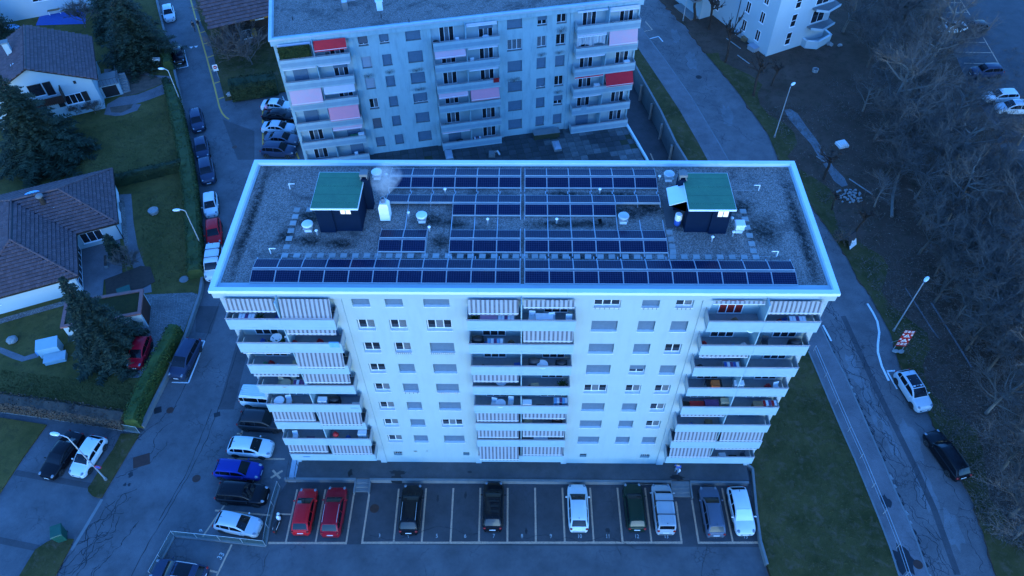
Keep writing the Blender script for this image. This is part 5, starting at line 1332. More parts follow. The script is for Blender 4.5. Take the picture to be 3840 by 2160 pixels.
struct(sheet('garden_path', [(-55.21, 13.45), (-54.3, 13.3), (-52.31, 12.55), (-51.2, 12.11), (-50.08, 12.67), (-49.7, 12.07), (-51.21, 11.47), (-52.41, 11.85), (-53.96, 12.54), (-54.88, 12.74)], .012, 'footpath'))
# garage with green roof
gar = thing('garage', 'flat green roofed garage with terracotta edge behind the front conifer', 'garage', (*hl(-1.9, -13.2), 0), ang2 - .16)
def gl(p): return p
MB().box(0, 7.6, 0, 3.2, 0, 2.35).build('wall', M('render_house'), gar)
for x0, x1, y0, y1 in ((-.15, 7.75, -.15, .2), (-.15, 7.75, 3.0, 3.35), (-.15, .2, .202, 2.998), (7.4, 7.75, .202, 2.998)): MB().box(x0, x1, y0, y1, 2.352, 2.55).build('roof_edge', M('terracotta'), gar)
MB().box(.2, 7.4, .2, 3.0, 2.352, 2.44).build('planted_roof', M('green_roof'), gar)
MB().box(7.6, 7.66, .3, 2.9, .05, 2.1).build('garage_door', M('brown'), gar)
cb = thing('utility_cabinet', 'white sheet metal cabinet with sloping lid beside the garage', 'cabinet', (*(-48.53, 12.73), 0), ang2 - .1)
MB().box(-1.0, 1.0, -.6, .6, 0, 1.3).add([(-1.05, -.65, 1.3), (1.05, -.65, 1.3), (1.05, .65, 1.5), (-1.05, .65, 1.5), (-1.05, -.65, 1.38), (1.05, -.65, 1.38), (1.05, .65, 1.58), (-1.05, .65, 1.58)], [(0, 3, 2, 1), (4, 5, 6, 7), (0, 1, 5, 4), (1, 2, 6, 5), (2, 3, 7, 6), (3, 0, 4, 7)]).build('body', M('panel_white'), cb)
cb2 = thing('storage_box', 'low pale blue storage box in front of the white cabinet', 'box', (*(-47.71, 11.74), 0), ang2 - .1)
MB().box(-1.0, 1.0, -.5, .5, 0, .5).build('body', M('panel_white'), cb2); MB().box(-1.06, 1.06, -.56, .56, .502, .56).build('lid', M('panel_old'), cb2)
bn = thing('recycling_box', 'teal open box with rubbish left of the white cabinet', 'box', (*(-49.58, 12.77), 0), ang2)
MB().box(-.5, .5, -.4, .4, 0, .06).box(-.5, -.45, -.4, .4, .06, .6).box(.45, .5, -.4, .4, .06, .6).box(-.45, .45, -.4, -.35, .06, .6).box(-.45, .45, .35, .4, .06, .6).build('box', M('light_blue'), bn); MB().ball((0, 0, .35), .25, .2, .2, 8, 5).build('bag', M('cloth_white'), bn)
# ---- far house at the top left and the dark chalet
h3 = thing('white_house', 'white rendered house at the top left edge with garden bench', 'house', (*(-74.52, 79.22), 0), R(22))
MB().box(-8.5, 9, 0, 9, 0, 6).build('wall', M('render_house'), h3)
facewin(h3, -2.9, -.06, 2.4, 2.6, 1.3, 3); facewin(h3, 4.2, -.06, 2.4, 2.2, 1.3, 2); MB().box(2.4, 3.4, -.03, -.004, .5, .9).build('basement_window', M('black'), h3)
MB().box(-8.6, -8.45, -.15, -.02, 0, 6).build('downpipe', M('black'), h3)
tb = thing('garden_table', 'wooden garden table on blue paving by the far white house', 'table', (*(-75.07, 78.98), 0), R(20))
MB().box(-.9, .9, -.5, .5, .72, .78).build('table_top', M('wood'), tb)
for x in (-.8, .8):
    for y in (-.4, .4): MB().box(x - .04, x + .04, y - .04, y + .04, 0, .72).build('leg', M('white_plastic'), tb)
struct(sheet('terrace_paving', [(-77.34, 78.26), (-72.52, 80.68), (-70.2, 78.86), (-69.08, 75.89), (-76.79, 75.43)], .012, 'blue'))
tb2 = thing('tarpaulin', 'crumpled light blue tarpaulin on the lawn behind the gabled house', 'tarpaulin', (*(-80.22, 74.62), .02))
MB().ball((0, 0, .15), 1.2, .7, .3, 14, 7, 0, .18, random.Random(2)).build('sheet', M('tarp'), tb2)
h4 = thing('chalet', 'dark timber chalet with ochre shutters beside the older block', 'house', (*(-40.41, 71.18), -.25), R(25))
MB().box(-5, 6, 0, 8, 0, 5.2).build('wall', M('dark_wood'), h4)
tile_roof(h4, [[(-6.5, -1.6, 4.6), (7.5, -1.6, 4.6), (7.5, 4.2, 7.4), (-6.5, 4.2, 7.4)]], 4.6, (.5, .6), 9, 60)
pm('ochre', (.42, .22, .03), (.34, .18, .03), 3, .7)
for x, z in ((-2.2, 1.0), (0.2, 3.6)):
    facewin(h4, x, -.06, z, 1.3, 1.4, 2); MB().box(x - .75, x - .05, -.08, -.02, z, z + 1.4).build('shutter', M('ochre'), h4); MB().box(x + 1.35, x + 2.05, -.08, -.02, z, z + 1.4).build('shutter', M('ochre'), h4)
# ---- new white block at the top right
h5 = thing('apartment_block', 'new white apartment block with corner balconies, top right', 'building', (35.86, 66.81, 0), math.atan2(3.16, 6.1))
# local x along the right face; the left face runs back along local y
MB().box(0, 10.6, 0, 22, -.2, 12.5).build('wall', M('render_house'), h5)
for i in range(4):
    z = 1.0 + i * 2.9
    window(h5, 3.0, -.06, z, 1.0, 2.0, 1, 'white_plastic', ['glass'], 0, 'shutter', 'white_plastic', 'window', 0, .04)
    MB().box(3.06, 3.94, -.07, -.055, z + .95, z + 1.02).build('window_bar', M('white_plastic'), h5)
    for y in (2.2, 5.4, 12.0, 15.5):
        f = window(h5, -.06, y + .9, z + .2, .95, 1.7, 2, 'white_plastic', ['glass'], 0, 'shutter', 'white_plastic', 'window', -R(90), .04)
    if i:
        b5 = MB().prism([(6.6, -.01), (6.6, -.9), (7.9, -1.9), (10.9, -1.2), (11.2, 1.5), (10.61, 1.5), (10.61, -.01)], z - .95, z - .75).build('balcony', M('concrete'), h5)
        MB().prism([(6.55, -.88), (7.9, -1.95), (10.85, -1.25), (10.8, -1.15), (7.9, -1.85), (6.65, -.85)], z - .95, z - .6).build('parapet', M('render_house'), b5)
        window(h5, 7.0, -.06, z - .5, 2.4, 2.0, 2, 'white_plastic', ['glass'], 0, 'shutter', None, 'balcony_window')
b5 = MB().prism([(6.6, -.01), (6.6, -.9), (7.9, -1.9), (10.9, -1.2), (11.2, 1.5), (10.61, 1.5), (10.61, -.01)], -.1, .25).build('balcony', M('render_house'), h5)
for p, q in (((6.5, -.02), (6.5, -.9)), ((6.5, -.9), (7.9, -1.95)), ((7.9, -1.95), (11.0, -1.3)), ((11.0, -1.3), (11.3, 1.5))):
    o = offset([p, q], -.0) + offset([p, q], .22)[::-1]; MB().prism(o, -.1, 1.2).build('parapet', M('render_house'), b5); MB().prism(offset([p, q], -.04) + offset([p, q], .26)[::-1], 1.202, 1.28).build('coping', M('coping_metal'), b5)
MB().box(-.08, -.02, 7.6, 7.7, 0, 12.4).build('downpipe', M('dark_grey'), h5)
MB().box(-2.6, 0, 13, 22, -.2, 12.4).build('wing_wall', M('render_grey'), h5)
for i in range(4): MB().box(-4.0, -2.62, 13.3, 18, i * 2.9, i * 2.9 + .25).build('balcony', M('concrete'), h5)
pl_ = thing('pallet_stack', 'stack of timber pallets against the new white block', 'pallets', (*(33.72, 71.2), 0), R(35))
for i in range(4): MB().box(-.6, .6, -.5, .5, i * .16, i * .16 + .13).build('pallet', M('wood'), pl_)
for k, (u, lab) in enumerate((((33.5, 72.63), 'grey covered material pile behind the pallets by the new block'), ((34.58, 68.82), 'grey covered material pile at the corner of the new block'))):
    t = thing('material_pile', lab, 'material pile', (*u, 0), R(35)); MB().box(-.9, .9, -.7, .7, 0, .6).build('load', M('galvanised'), t); MB().box(-.95, .95, -.75, .75, .602, .66).build('cover', M('shutter_light'), t)
# ---- second flat: fenced pit and lean things left as ground pieces
struct(sheet('flower_bed', [(-58.81, 61.88), (-56.32, 62.28), (-52.83, 61.39), (-51.06, 60.9), (-52.61, 59.24), (-54.7, 57.43), (-56.57, 56.77), (-57.77, 58.75)], .02, 'dry_bed'))
struct(sheet('garden_path', [(-61.61, 63.49), (-59.44, 63.69), (-56.07, 63.29), (-53.89, 61.98), (-51.18, 61.69), (-50.89, 61.09), (-53.09, 61.29), (-56.03, 62.28), (-58.98, 62.38), (-61.02, 61.88)], .012, 'footpath'))
struct(sheet('garden_path', [(-58.08, 55.0), (-56.95, 56.58), (-54.64, 57.24), (-52.52, 58.95), (-51.0, 60.7), (-50.28, 57.81), (-52.68, 55.93), (-54.17, 55.01), (-53.33, 55.01), (-53.4, 53.56), (-54.97, 52.48), (-56.01, 52.3), (-57.68, 52.65)], .010, 'footpath'))
struct(sheet('flower_bed', [(-57.48, 54.27), (-54.45, 55.01), (-54.42, 54.1), (-55.43, 53.02), (-56.84, 53.1)], .022, 'dry_bed'))

# ================================================================ TREES, HEDGES, SHRUBS
def leaf_quads(m, pts, size, rg, flat=.0):
    for p in pts:
        s = size * rg.uniform(.6, 1.3)
        u = Vector((rg.gauss(0, 1), rg.gauss(0, 1), rg.gauss(0, 1) * (1 - flat))).normalized()
        w = u.cross(Vector((rg.gauss(0, 1), rg.gauss(0, 1), rg.gauss(0, 1)))).normalized() * s * .55; u = u * s
        p = Vector(p)
        m.add([p - u, p + w, p + u, p - w], [(0, 1, 2, 3)])
def conifer(label, loc, h, rad, mat, seed, droop=.25, dens=1.0, base=.06, z=0, power=.8, lean=0):
    rg = random.Random(seed); t = thing('conifer', label, 'tree', (loc[0], loc[1], z))
    MB().tube([(0, 0, -.3), (.05, 0, h * .5), (0, 0, h * .97)], [h * .022, h * .014, .02], 8).build('trunk', M('bark'), t, 60)
    m = MB(); wood = MB(); k = 0; zz = h * base
    while zz < h * .985:
        f = (zz / h - base) / (1 - base); rr = rad * (1 - f) ** power * rg.uniform(.85, 1.1)
        nb = int(7 + 5 * (1 - f))
        for i in range(nb):
            a = k * 2.4 + i * 2 * math.pi / nb + rg.uniform(-.25, .25); L = max(.25, rr * rg.uniform(.62, 1.12))
            d = Vector((math.cos(a), math.sin(a), 0)); sd = Vector((-d.y, d.x, 0))
            tip = Vector((0, 0, zz)) + d * L + Vector((0, 0, -droop * L + rg.uniform(-.1, .2)))
            wood.tube([(0, 0, zz), tip], [.03, .008], 3, cap=False)
            ns = max(4, int(L * 7 * dens))
            for q in range(ns):
                tt = lerp(.12, 1.0, (q + rg.random()) / ns); c = Vector((0, 0, zz)).lerp(tip, tt) + Vector((0, 0, .12 * math.sin(tt * 3)))
                sp = (1 - tt * .75) * L * .34 + .1
                for s in (-1, 1):
                    e = c + sd * s * sp * rg.uniform(.5, 1.1) + d * sp * rg.uniform(.2, .6) + Vector((0, 0, -.1 * sp + rg.uniform(-.05, .08)))
                    wdt = (e - c).cross(Vector((0, 0, 1))).normalized() * rg.uniform(.05, .10) + Vector((0, 0, rg.uniform(-.03, .06)))
                    m.add([c - wdt, c + wdt, e + wdt * .4, e - wdt * .4], [(0, 1, 2, 3)])
                    e2 = c.lerp(e, .6) + Vector((rg.gauss(0, .12), rg.gauss(0, .12), rg.uniform(.02, .16)))
                    m.add([c.lerp(e, .3), c.lerp(e, .45) + wdt, e2], [(0, 1, 2)])
        zz += h * rg.uniform(.022, .034); k += 1
    cr = m.build('crown', M(mat), t); wood.build('branches', M('bark'), t)
    return t
conifer('broad dark spruce hiding the corner of the gabled house', (-61.36, 43.09), 12.8, 6.6, 'needles', 1, .3, 1.25, .03)
conifer('big dark evergreen above the street at the top left', (-56.54, 65.96), 10.5, 5.6, 'needles', 2, .12, .75, .08, 0, .55)
conifer('second dark evergreen between the white house and the street', (-62.48, 74.15), 9, 4.6, 'needles', 12, .12, .75, .08, 0, .6)
conifer('dense blue green conifer in front of the flat roofed garage', (-41.82, 12.27), 12.4, 3.6, 'needles_front', 3, .18, 1.4, .03)
conifer('slim clipped conifer by the patio of the bungalow', (-45.96, 25.54), 3.9, .85, 'needles_front', 4, -.5, 1.6, .02, 0, .35)
conifer('dark tree at the left edge behind the gabled house', (-80.98, 70.79), 9, 4.2, 'needles', 13, .2, .6)
def hedge(label, pts, w, h, mat, seed, dens=55, size=.10, z=0, round_=.25):
    rg = random.Random(seed); o = pts[0]; t = thing('hedge', label, 'hedge', (o[0], o[1], z))
    q = [(p[0] - o[0], p[1] - o[1]) for p in resample(pts, .8)]
    L, Rr = offset(q, w / 2), offset(q, -w / 2); core = MB(); n = len(q); vs = []
    for i in range(n):
        j = lambda: rg.uniform(-.07, .07)
        for (p, hh) in ((L[i], 0), (v2(L[i], q[i], .08), h * .8), (v2(L[i], q[i], .4), h + j()), (v2(Rr[i], q[i], .4), h + j()), (v2(Rr[i], q[i], .08), h * .8), (Rr[i], 0)):
            vs.append((p[0] + j() * .6, p[1] + j() * .6, hh if hh == 0 else hh + j()))
    fs = [(i * 6 + k, i * 6 + k + 1, (i + 1) * 6 + k + 1, (i + 1) * 6 + k) for i in range(n - 1) for k in range(5)] + [(5, 4, 3, 2, 1, 0), tuple(range((n - 1) * 6, n * 6))]
    core.add(vs, fs).build('core', M(mat), t)
    m = MB(); P = []
    for i in range(n - 1):
        seg = math.hypot(q[i + 1][0] - q[i][0], q[i + 1][1] - q[i][1])
        for k in range(int(seg * (w + 2 * h) * dens)):
            tt = rg.random(); u = rg.uniform(0, w + 2 * h); l_, r_ = v2(L[i], L[i + 1], tt), v2(Rr[i], Rr[i + 1], tt)
            if u < h: p = (*l_, u)
            elif u < h + w: p = (*v2(l_, r_, (u - h) / w), h - .02)
            else: p = (*r_, u - h - w)
            P.append((p[0] + rg.gauss(0, .05), p[1] + rg.gauss(0, .05), max(.03, p[2] + rg.gauss(0, .05))))
    leaf_quads(m, P, size, rg); m.build('foliage', M(mat), t)
    return t
hedge('long clipped hedge between the lawn and the street wall', [(-49.77, 57.81), (-47.77, 53.39), (-45.33, 47.76), (-42.84, 41.75), (-40.84, 36.54), (-39.16, 31.68), (-37.41, 26.51), (-36.34, 22.88)], 1.7, 1.4, 'hedge_leaf', 21, 40)
hedge('short hedge beside the black saloon bay', [(-54.96, 70.45), (-53.69, 67.54), (-51.73, 63.09)], 1.3, 1.5, 'hedge_leaf', 22, 40)
hedge('dark hedge crossing between the two lawns', [(-51.04, 38.25), (-47.27, 39.75), (-43.32, 41.44)], 1.1, 1.4, 'hedge_dark', 23, 45)
hedge('bright green hedge beside the driveway with the red compact car', [(-36.24, 15.22), (-36.49, 12.86), (-36.8, 10.59), (-37.09, 7.98), (-37.14, 5.49), (-37.09, 3.96)], 1.3, 1.5, 'leaf_bright', 24, 60)
hedge('brown leaved beech hedge along the lower garden fence', [(-52.86, 6.63), (-48.65, 6.03), (-44.08, 5.35), (-37.91, 4.34)], 1.5, 1.25, 'brush', 25, 55)
hedge('tall dark hedge behind the boulders by the rear lot', [(-41.08, 57.07), (-38.12, 57.92), (-34.91, 58.78)], 2.6, 2.3, 'hedge_dark', 26, 45, .12, -.25)
hedge('strip hedge along the fence by the red house path', [(-51.16, 59.73), (-50.11, 57.81)], .9, 1.2, 'hedge_dark', 27, 40)
def grow(rg, h, spread, n1=9, n2=7, n3=6, pollard=False, fork=.32, up=.55):
    """bare broadleaf tree; returns (thick, thin) builders"""
    T, B = MB(), MB(); r0 = h * .018 + .03
    trunk = [Vector((0, 0, -.3))]; p = Vector((0, 0, 0)); d = Vector((rg.gauss(0, .08), rg.gauss(0, .08), 1)).normalized()
    N = 7
    for i in range(N):
        p = p + d * h * (fork if pollard else .78) / N; trunk.append(p.copy()); d = (d + Vector((rg.gauss(0, .1), rg.gauss(0, .1), .15))).normalized()
    rads = [r0 * (1.25 if i == 0 else lerp(1, .35 if not pollard else .8, i / N)) for i in range(N + 1)]
    T.tube(trunk, rads, 7)
    def branch(p, d, L, r_, lvl):
        n = 4 if lvl < 2 else 3; pts = [p]; q = p.copy(); dd = d.copy()
        for i in range(n):
            q = q + dd * L / n; pts.append(q.copy()); dd = (dd + Vector((rg.gauss(0, .2), rg.gauss(0, .2), rg.gauss(.06 if lvl < 2 else 0, .14)))).normalized()
        (T if lvl == 0 else B).tube(pts, [max(lerp(r_, r_ * .45, i / n), (.05, .028, .015, .009)[lvl]) for i in range(n + 1)], 5 if lvl == 0 else 3, cap=False)
        if lvl < 3:
            cnt = (n2, n3, 2)[lvl]
            if pollard and lvl == 1: cnt = 2
            if pollard and lvl == 2: return
            for k in range(cnt):
                t = rg.uniform(.25, 1.0); i = min(n - 1, int(t * n)); c = pts[i].lerp(pts[i + 1], t * n - i)
                nd = (dd.lerp(d, .5) + Vector((rg.gauss(0, .55), rg.gauss(0, .55), rg.gauss(.1, .35)))).normalized()
                branch(c, nd, L * rg.uniform(.36, .66), r_ * .42, lvl + 1)
            if pollard and lvl == 0: T.ball(pts[-1], r_ * 1.5, r_ * 1.5, r_ * 1.4, 7, 5)
    for k in range(n1):
        t = rg.uniform(.35, 1.0) if not pollard else rg.uniform(.75, 1.0); i = min(N - 1, int(t * N)); c = trunk[1:][i - 1] if i else trunk[1]
        a = k * 2.4 + rg.uniform(-.4, .4); e = rg.uniform(up - .25, up + .35)
        branch(c, Vector((math.cos(a) * math.cos(e), math.sin(a) * math.cos(e), math.sin(e))), spread * rg.uniform(.7, 1.15) * (1.1 - .5 * t), r0 * (.5 if not pollard else .62), 0)
    return T, B
TV = []
for i in range(6):
    T, B = grow(random.Random(40 + i), 10, 5.2, 13, 8, 7)
    TV.append((T.mesh('trunk', M('bark' if i % 3 else 'bark_pale'), 60), B.mesh('branches', M('twig'))))
PV = []
for i in range(3):
    T, B = grow(random.Random(60 + i), 6, 2.0, 8, 6, 2, True, .55, .75)
    PV.append((T.mesh('trunk', M('dark_wood'), 60), B.mesh('branches', M('dark_wood'))))
SV = []
for i in range(3):
    T, B = grow(random.Random(70 + i), 3.2, 2.6, 14, 8, 7, False, .3, .5)
    SV.append((T.mesh('stems', M('twig'), 60), B.mesh('twigs', M('twig'))))
def tree(V, k, label, loc, h, href, group, name='bare_tree', cat='tree', z=0, pn=('trunk', 'crown')):
    rg = random.Random(k * 7 + 1); s = h / href
    t = thing(name, label, cat, (loc[0], loc[1], z), rg.uniform(0, 6.28), group); t.scale = (s * rg.uniform(.9, 1.15), s * rg.uniform(.9, 1.15), s)
    a, b = V[k % len(V)]; obj(pn[0], a, t); obj(pn[1], b, t)
    return t
WOOD = [((48.57, 50.52), 12, 'tall bare tree above the white ring in the clearing'), ((54.08, 57.21), 11, 'bare tree with pale trunk right of the clearing'), ((49.85, 63.96), 8, 'bare tree beside the corner balconies of the new block'), ((58.91, 64.47), 12, 'bare tree in the middle of the wood before the far lot'),
 ((61.75, 66.0), 7, 'bare tree growing at the edge of the far lot bays'), ((57.05, 71.85), 11, 'bare tree behind the new block balconies'), ((52.57, 79.9), 9, 'bare tree at the top edge beside the new block'), ((62.85, 76.94), 12, 'bare tree at the top edge of the wood'), ((54.51, 35.15), 9, 'slim bare tree with pale trunk in the right wood'),
 ((54.01, 41.31), 9, 'bare tree standing left of the pale trunked one'), ((52.72, 44.78), 8, 'small bare tree over the leaf litter'), ((58.63, 43.62), 7, 'bare tree below the far lot cars'), ((60.25, 38.37), 11, 'bare tree at the lower corner of the far lot'), ((46.61, 31.73), 7, 'young bare tree right of the leaning trunk'), ((49.74, 26.96), 8, 'bare tree in the shaded middle of the right wood'),
 ((54.46, 26.98), 10, 'bare tree near the right edge at mid height'), ((53.11, 19.42), 11, 'bare tree cut by the right edge above the silver car'), ((49.61, 19.68), 8, 'bare tree up the slope from the roadworks sign'), ((45.45, 16.95), 5.5, 'thin bare sapling above the silver SUV'), ((47.1, 7.92), 12, 'thick forked bare tree on the right bank'), ((50.68, 12.42), 11, 'bare tree at the right edge above the forked tree'),
 ((47.29, 1.91), 9, 'bare tree at the right edge beside the black estate'), ((48.48, 14.14), 6, 'sapling beside the old path on the right bank'), ((45.68, 23.63), 5, 'low bare sapling behind the right street lamp'), ((59.73, 52.71), 7, 'bare tree left of the parked white estate'), ((64.32, 46.41), 8, 'bare tree in front of the silver people carrier'), ((72.21, 60.05), 9, 'bare tree at the right edge by the far lot'), ((69.33, 82.93), 7, 'bare tree at the top right corner'), ((45.57, 40.52), 6, 'bare sapling by the heap of stones'), ((56.83, 66.0), 9, 'bare tree at the heart of the thicket')]
WOOD += [
 ((48.73, 56.28), 7, 'slender bare tree right of the white ring, left part'),
 ((53.28, 51.82), 6, 'twiggy bare tree over the leaf litter, middle part'),
 ((62.17, 80.49), 6, 'knotty bare tree at the very top of the wood, middle part'),
 ((57.14, 80.5), 6, 'wispy bare tree at the very top of the wood, left part'),
 ((48.52, 45.17), 10, 'twiggy bare tree over the leaf litter, left part'),
 ((50.27, 39.8), 8, 'forked bare tree near the fallen trunk, middle part'),
 ((47.61, 36.17), 6, 'leaning bare tree near the fallen trunk, middle part'),
 ((53.37, 36.2), 7, 'spreading bare tree at the far lot corner, middle part'),
 ((56.12, 33.45), 10, 'knotty bare tree at the far lot corner, right part'),
 ((49.99, 32.08), 10, 'wispy bare tree near the fallen trunk, middle part'),
 ((52.97, 30.13), 8, 'slender bare tree at the far lot corner, middle part'),
 ((49.29, 22.78), 7, 'twiggy bare tree right of the street lamp, middle part'),
 ((47.38, 19.94), 8, 'leaning bare tree right of the street lamp, middle part'),
 ((49.5, 16.72), 7, 'spreading bare tree uphill of the silver SUV, right part'),
 ((50.32, 14.66), 6, 'knotty bare tree uphill of the silver SUV, right part'),
 ((46.84, 15.14), 8, 'wispy bare tree uphill of the silver SUV, middle part'),
 ((48.91, 9.31), 8, 'slender bare tree uphill of the silver SUV, right part'),
 ((46.34, 10.7), 7, 'crooked bare tree uphill of the silver SUV, middle part'),
 ((58.85, 32.12), 8, 'leaning bare tree at the far lot corner, right part'),
 ((53.12, 69.14), 8, 'spreading bare tree behind the new block, left part'),
 ((50.47, 70.22), 6, 'knotty bare tree behind the new block, left part'),
 ((48.97, 73.52), 10, 'wispy bare tree behind the new block, left part'),
 ((42.19, -6.05), 10, 'twiggy bare tree beside the black estate, right part')]
WOOD += [((45.87, 38.31), 6, 'slender bare tree left of the fallen trunk'), ((42.38, 34.76), 5, 'twiggy bare tree above the poster stand'), ((45.02, 26.93), 7, 'crooked bare tree uphill of the street lamp head'), ((46.89, 23.34), 8, 'wispy bare tree over the old edging stones'), ((50.85, 25.74), 8, 'spreading bare tree in the heart of the right slope'), ((44.4, 19.92), 6, 'low bare tree beside the long edging line'), ((45.45, 13.62), 7, 'leaning bare tree above the silver SUV roof'), ((44.56, 6.11), 7, 'forked bare tree between the silver SUV and the black estate'), ((43.72, 0.28), 8, 'knotty bare tree right of the black estate bonnet'), ((42.58, -4.27), 8, 'brushy bare tree at the lower right bank'), ((56.62, 49.27), 8, 'twisted bare tree over the darkest litter'), ((49.03, 43.59), 8, 'upright bare tree right of the stone heap'), ((46.17, 47.59), 7, 'pale bare tree right of the white shaft cover'), ((46.32, 53.56), 6, 'small bare tree below the white ring'), ((55.59, 32.1), 9, 'broad bare tree at mid right before the far lot corner')]
for k, (p, h, lab) in enumerate(WOOD): tree(TV, k, lab, p, h, 10, 'bare trees of the wood on the right')
POL = [((26.84, 76.97), 9, 'pollarded tree furthest up the road'), ((28.56, 74.44), 9, 'pollarded tree beside the pallets'), ((29.62, 65.47), 9.5, 'pollarded tree before the downpipe of the new block'), ((32.15, 57.17), 9, 'pollarded tree between the road and the new block corner'), ((35.13, 59.53), 5.5, 'small pale pollard beside the clearing'), ((37.54, 39.75), 7, 'pollarded tree at the head of the stony path'), ((37.09, 34.18), 4, 'stump like pale tree beside the pavers'), ((38.6, 30.06), 6.5, 'thin tree behind the poster stand')]
for k, (p, h, lab) in enumerate(POL): tree(PV, k, lab, p, h, 6, 'pollarded trees along the right road', 'pollarded_tree')
SH = [((-48.74, 77.82), 3.6, 'tangled bare shrub beside the two walkers'), ((-45.98, 73.75), 4, 'tangled bare shrub by the yellow ticks'), ((-42.86, 69.86), 4.2, 'large bare shrub before the chalet'), ((-44.17, 66.66), 3.6, 'bare shrub behind the no entry sign'), ((-40.21, 65.1), 4, 'bare shrub above the dark hedge'), ((-45.58, 78.41), 4.2, 'bare shrub under the chalet eaves'), ((-44.37, 24.51), 2.2, 'bare red shrub in the bungalow flower bed'), ((-63.39, 74.96), 3.5, 'bare shrub below the far white house'), ((-68.64, 74.73), 3.5, 'bare shrub behind the gabled house'), ((36.51, 28.77), 1.6, 'bare shrub by the poster stand'), ((-61.3, 52.47), 1.5, 'small bare rose by the gabled house wall'), ((-58.99, 52.92), 1.5, 'second small bare rose by the gabled house wall')]
for k, (p, h, lab) in enumerate(SH): tree(SV, k, lab, p, h, 3.2, 'bare shrubs', 'bare_shrub', 'shrub', 0 if k > 5 else -.25, ('stems', 'crown'))
rg = random.Random(9)
# undergrowth and leaf litter of the wood (uncountable)
m = MB(); q0 = [(RRb[3], (73.76, 69.14)), (RRb[1], (67.11, 51.85)), (RR[12], (59.12, 29.52)), (RR[9], (52.98, 15.18)), (RR[6], (48.0, 3.57)), (RR[2], (43.15, -7.76))]
def wood_pt():
    while True:
        t = rg.random() * (len(q0) - 1); i = int(t); a = v2(q0[i][0], q0[i + 1][0], t - i); b = v2(q0[i][1], q0[i + 1][1], t - i); s = rg.random()
        p = v2(a, b, .04 + s * .96)
        if p[1] > 62 and p[0] < 49 or (30 < p[0] < 42 and 55 < p[1] < 66): continue
        return p
lit = [(*wood_pt(), .02 + rg.random() * .03) for _ in range(11000)]
leaf_quads(m, lit, .085, rg, .85); tag(m.build('leaf_litter', M('dead_leaf')), 'pale fallen leaves scattered over the woodland floor', 'leaves', None, 'stuff')
m = MB()
for _ in range(1500):
    p = wood_pt(); c = Vector((p[0], p[1], .02))
    for k in range(rg.randint(3, 6)):
        a, e = rg.uniform(0, 6.28), rg.uniform(.15, 1.2); L = rg.uniform(.4, 1.5)
        m.tube([c, c + Vector((math.cos(a) * math.cos(e), math.sin(a) * math.cos(e), math.sin(e))) * L * .5, c + Vector((math.cos(a + .3) * math.cos(e * .8), math.sin(a + .3) * math.cos(e * .8), math.sin(e * .8))) * L], [.014, .01, .004], 3, cap=False)
tag(m.build('undergrowth', M('twig')), 'low tangle of dry twigs and brambles on the woodland floor', 'undergrowth', None, 'stuff')
# grass tufts on the lawns (uncountable)
def tufts(label, poly, n, zz, mat, size=.11):
    m = MB(); xs = [p[0] for p in poly]; ys = [p[1] for p in poly]; P = []
    while len(P) < n:
        x, y = rg.uniform(min(xs), max(xs)), rg.uniform(min(ys), max(ys)); c = False
        for i in range(len(poly)):
            a, b = poly[i], poly[i - 1]
            if (a[1] > y) != (b[1] > y) and x < (b[0] - a[0]) * (y - a[1]) / (b[1] - a[1]) + a[0]: c = not c
        if c: P.append((x, y, zz + .03))
    leaf_quads(m, P, size, rg, .3); tag(m.build('grass', M(mat)), label, 'grass', None, 'stuff')
foliage('grass_blade', (.070, .072, .018), (.10, .092, .026)); foliage('grass_dry', (.085, .075, .028), (.065, .065, .022))
tufts('short winter grass of the sloping lawn right of the block', [(21.51, 0.09), (29.1, 13.01), (30.23, 3.64), (31.32, -8.88), (21.16, -9.31)], 2500, .03, 'grass_dry', .06)
tufts('short grass of the lawn between the two houses', [(-60.77, 48.99), (-48.37, 54.29), (-43.27, 42.52), (-51.33, 39.06), (-55.94, 37.93)], 6000, 0, 'grass_blade', .06)
tufts('short grass of the lawn beside the bungalow', [(-47.46, 35.79), (-42.24, 39.84), (-36.65, 22.88), (-40.47, 20.83), (-43.43, 26.48)], 5000, 0, 'grass_blade', .06)
tufts('short grass of the lower garden lawn', [(-53.02, 10.48), (-44.45, 9.34), (-39.15, 9.14), (-37.78, 6.83), (-38.15, 5.04), (-51.53, 7.18)], 5000, 0, 'grass_blade', .06)

# ================================================================ STREET FURNITURE
def lamp(label, loc, h, dx, dy, z=0, sign=False):
    t = thing('street_lamp', label, 'street lamp', (loc[0], loc[1], z), 0, 'street lamps')
    MB().lathe([(.14, 0), (.14, .25), (.09, .3)], 10).build('base', M('concrete'), t, 40)
    m = MB(); L = math.hypot(dx, dy)
    m.tube([(0, 0, .2), (0, 0, h - .25), (dx * .3, dy * .3, h - .05), (dx * .7, dy * .7, h)], [.075, .05, .045, .04], 8); m.build('pole', M('galvanised'), t, 50)
    a = math.atan2(dy, dx); hd = MB().ball((0, 0, 0), .46, .19, .10, 12, 6).build('lamp_head', M('white_plastic'), t, 60, (dx * .95, dy * .95, h), a)
    MB().box(-.36, .3, -.13, .13, -.10, -.06).build('diffuser', M('shutter_light'), hd)
    if sign:
        s = MB().lathe([(.3, -.01), (.3, .01)], 18, axis='y').build('no_stopping_sign', M('sign_red'), t, 40, (.38, -.08, 2.6)); MB().lathe([(.23, -.016), (.23, -.012)], 18, axis='y').build('sign_face', M('blue'), s, 40)
lamp('street lamp by the hedge with its head over the garden', (-47.48, 54.72), 6.3, -.9, .1, SZ); lamp('street lamp beside the red street car', (-37.03, 27.44), 6.7, -.9, -.1, SZ)
lamp('street lamp with round no stopping sign on the grass verge', (-38.06, -1.29), 8.0, -1.1, .2, -.33, True); lamp('street lamp on the right verge above the stony path', (33.15, 47.97), 8.0, .4, .4)
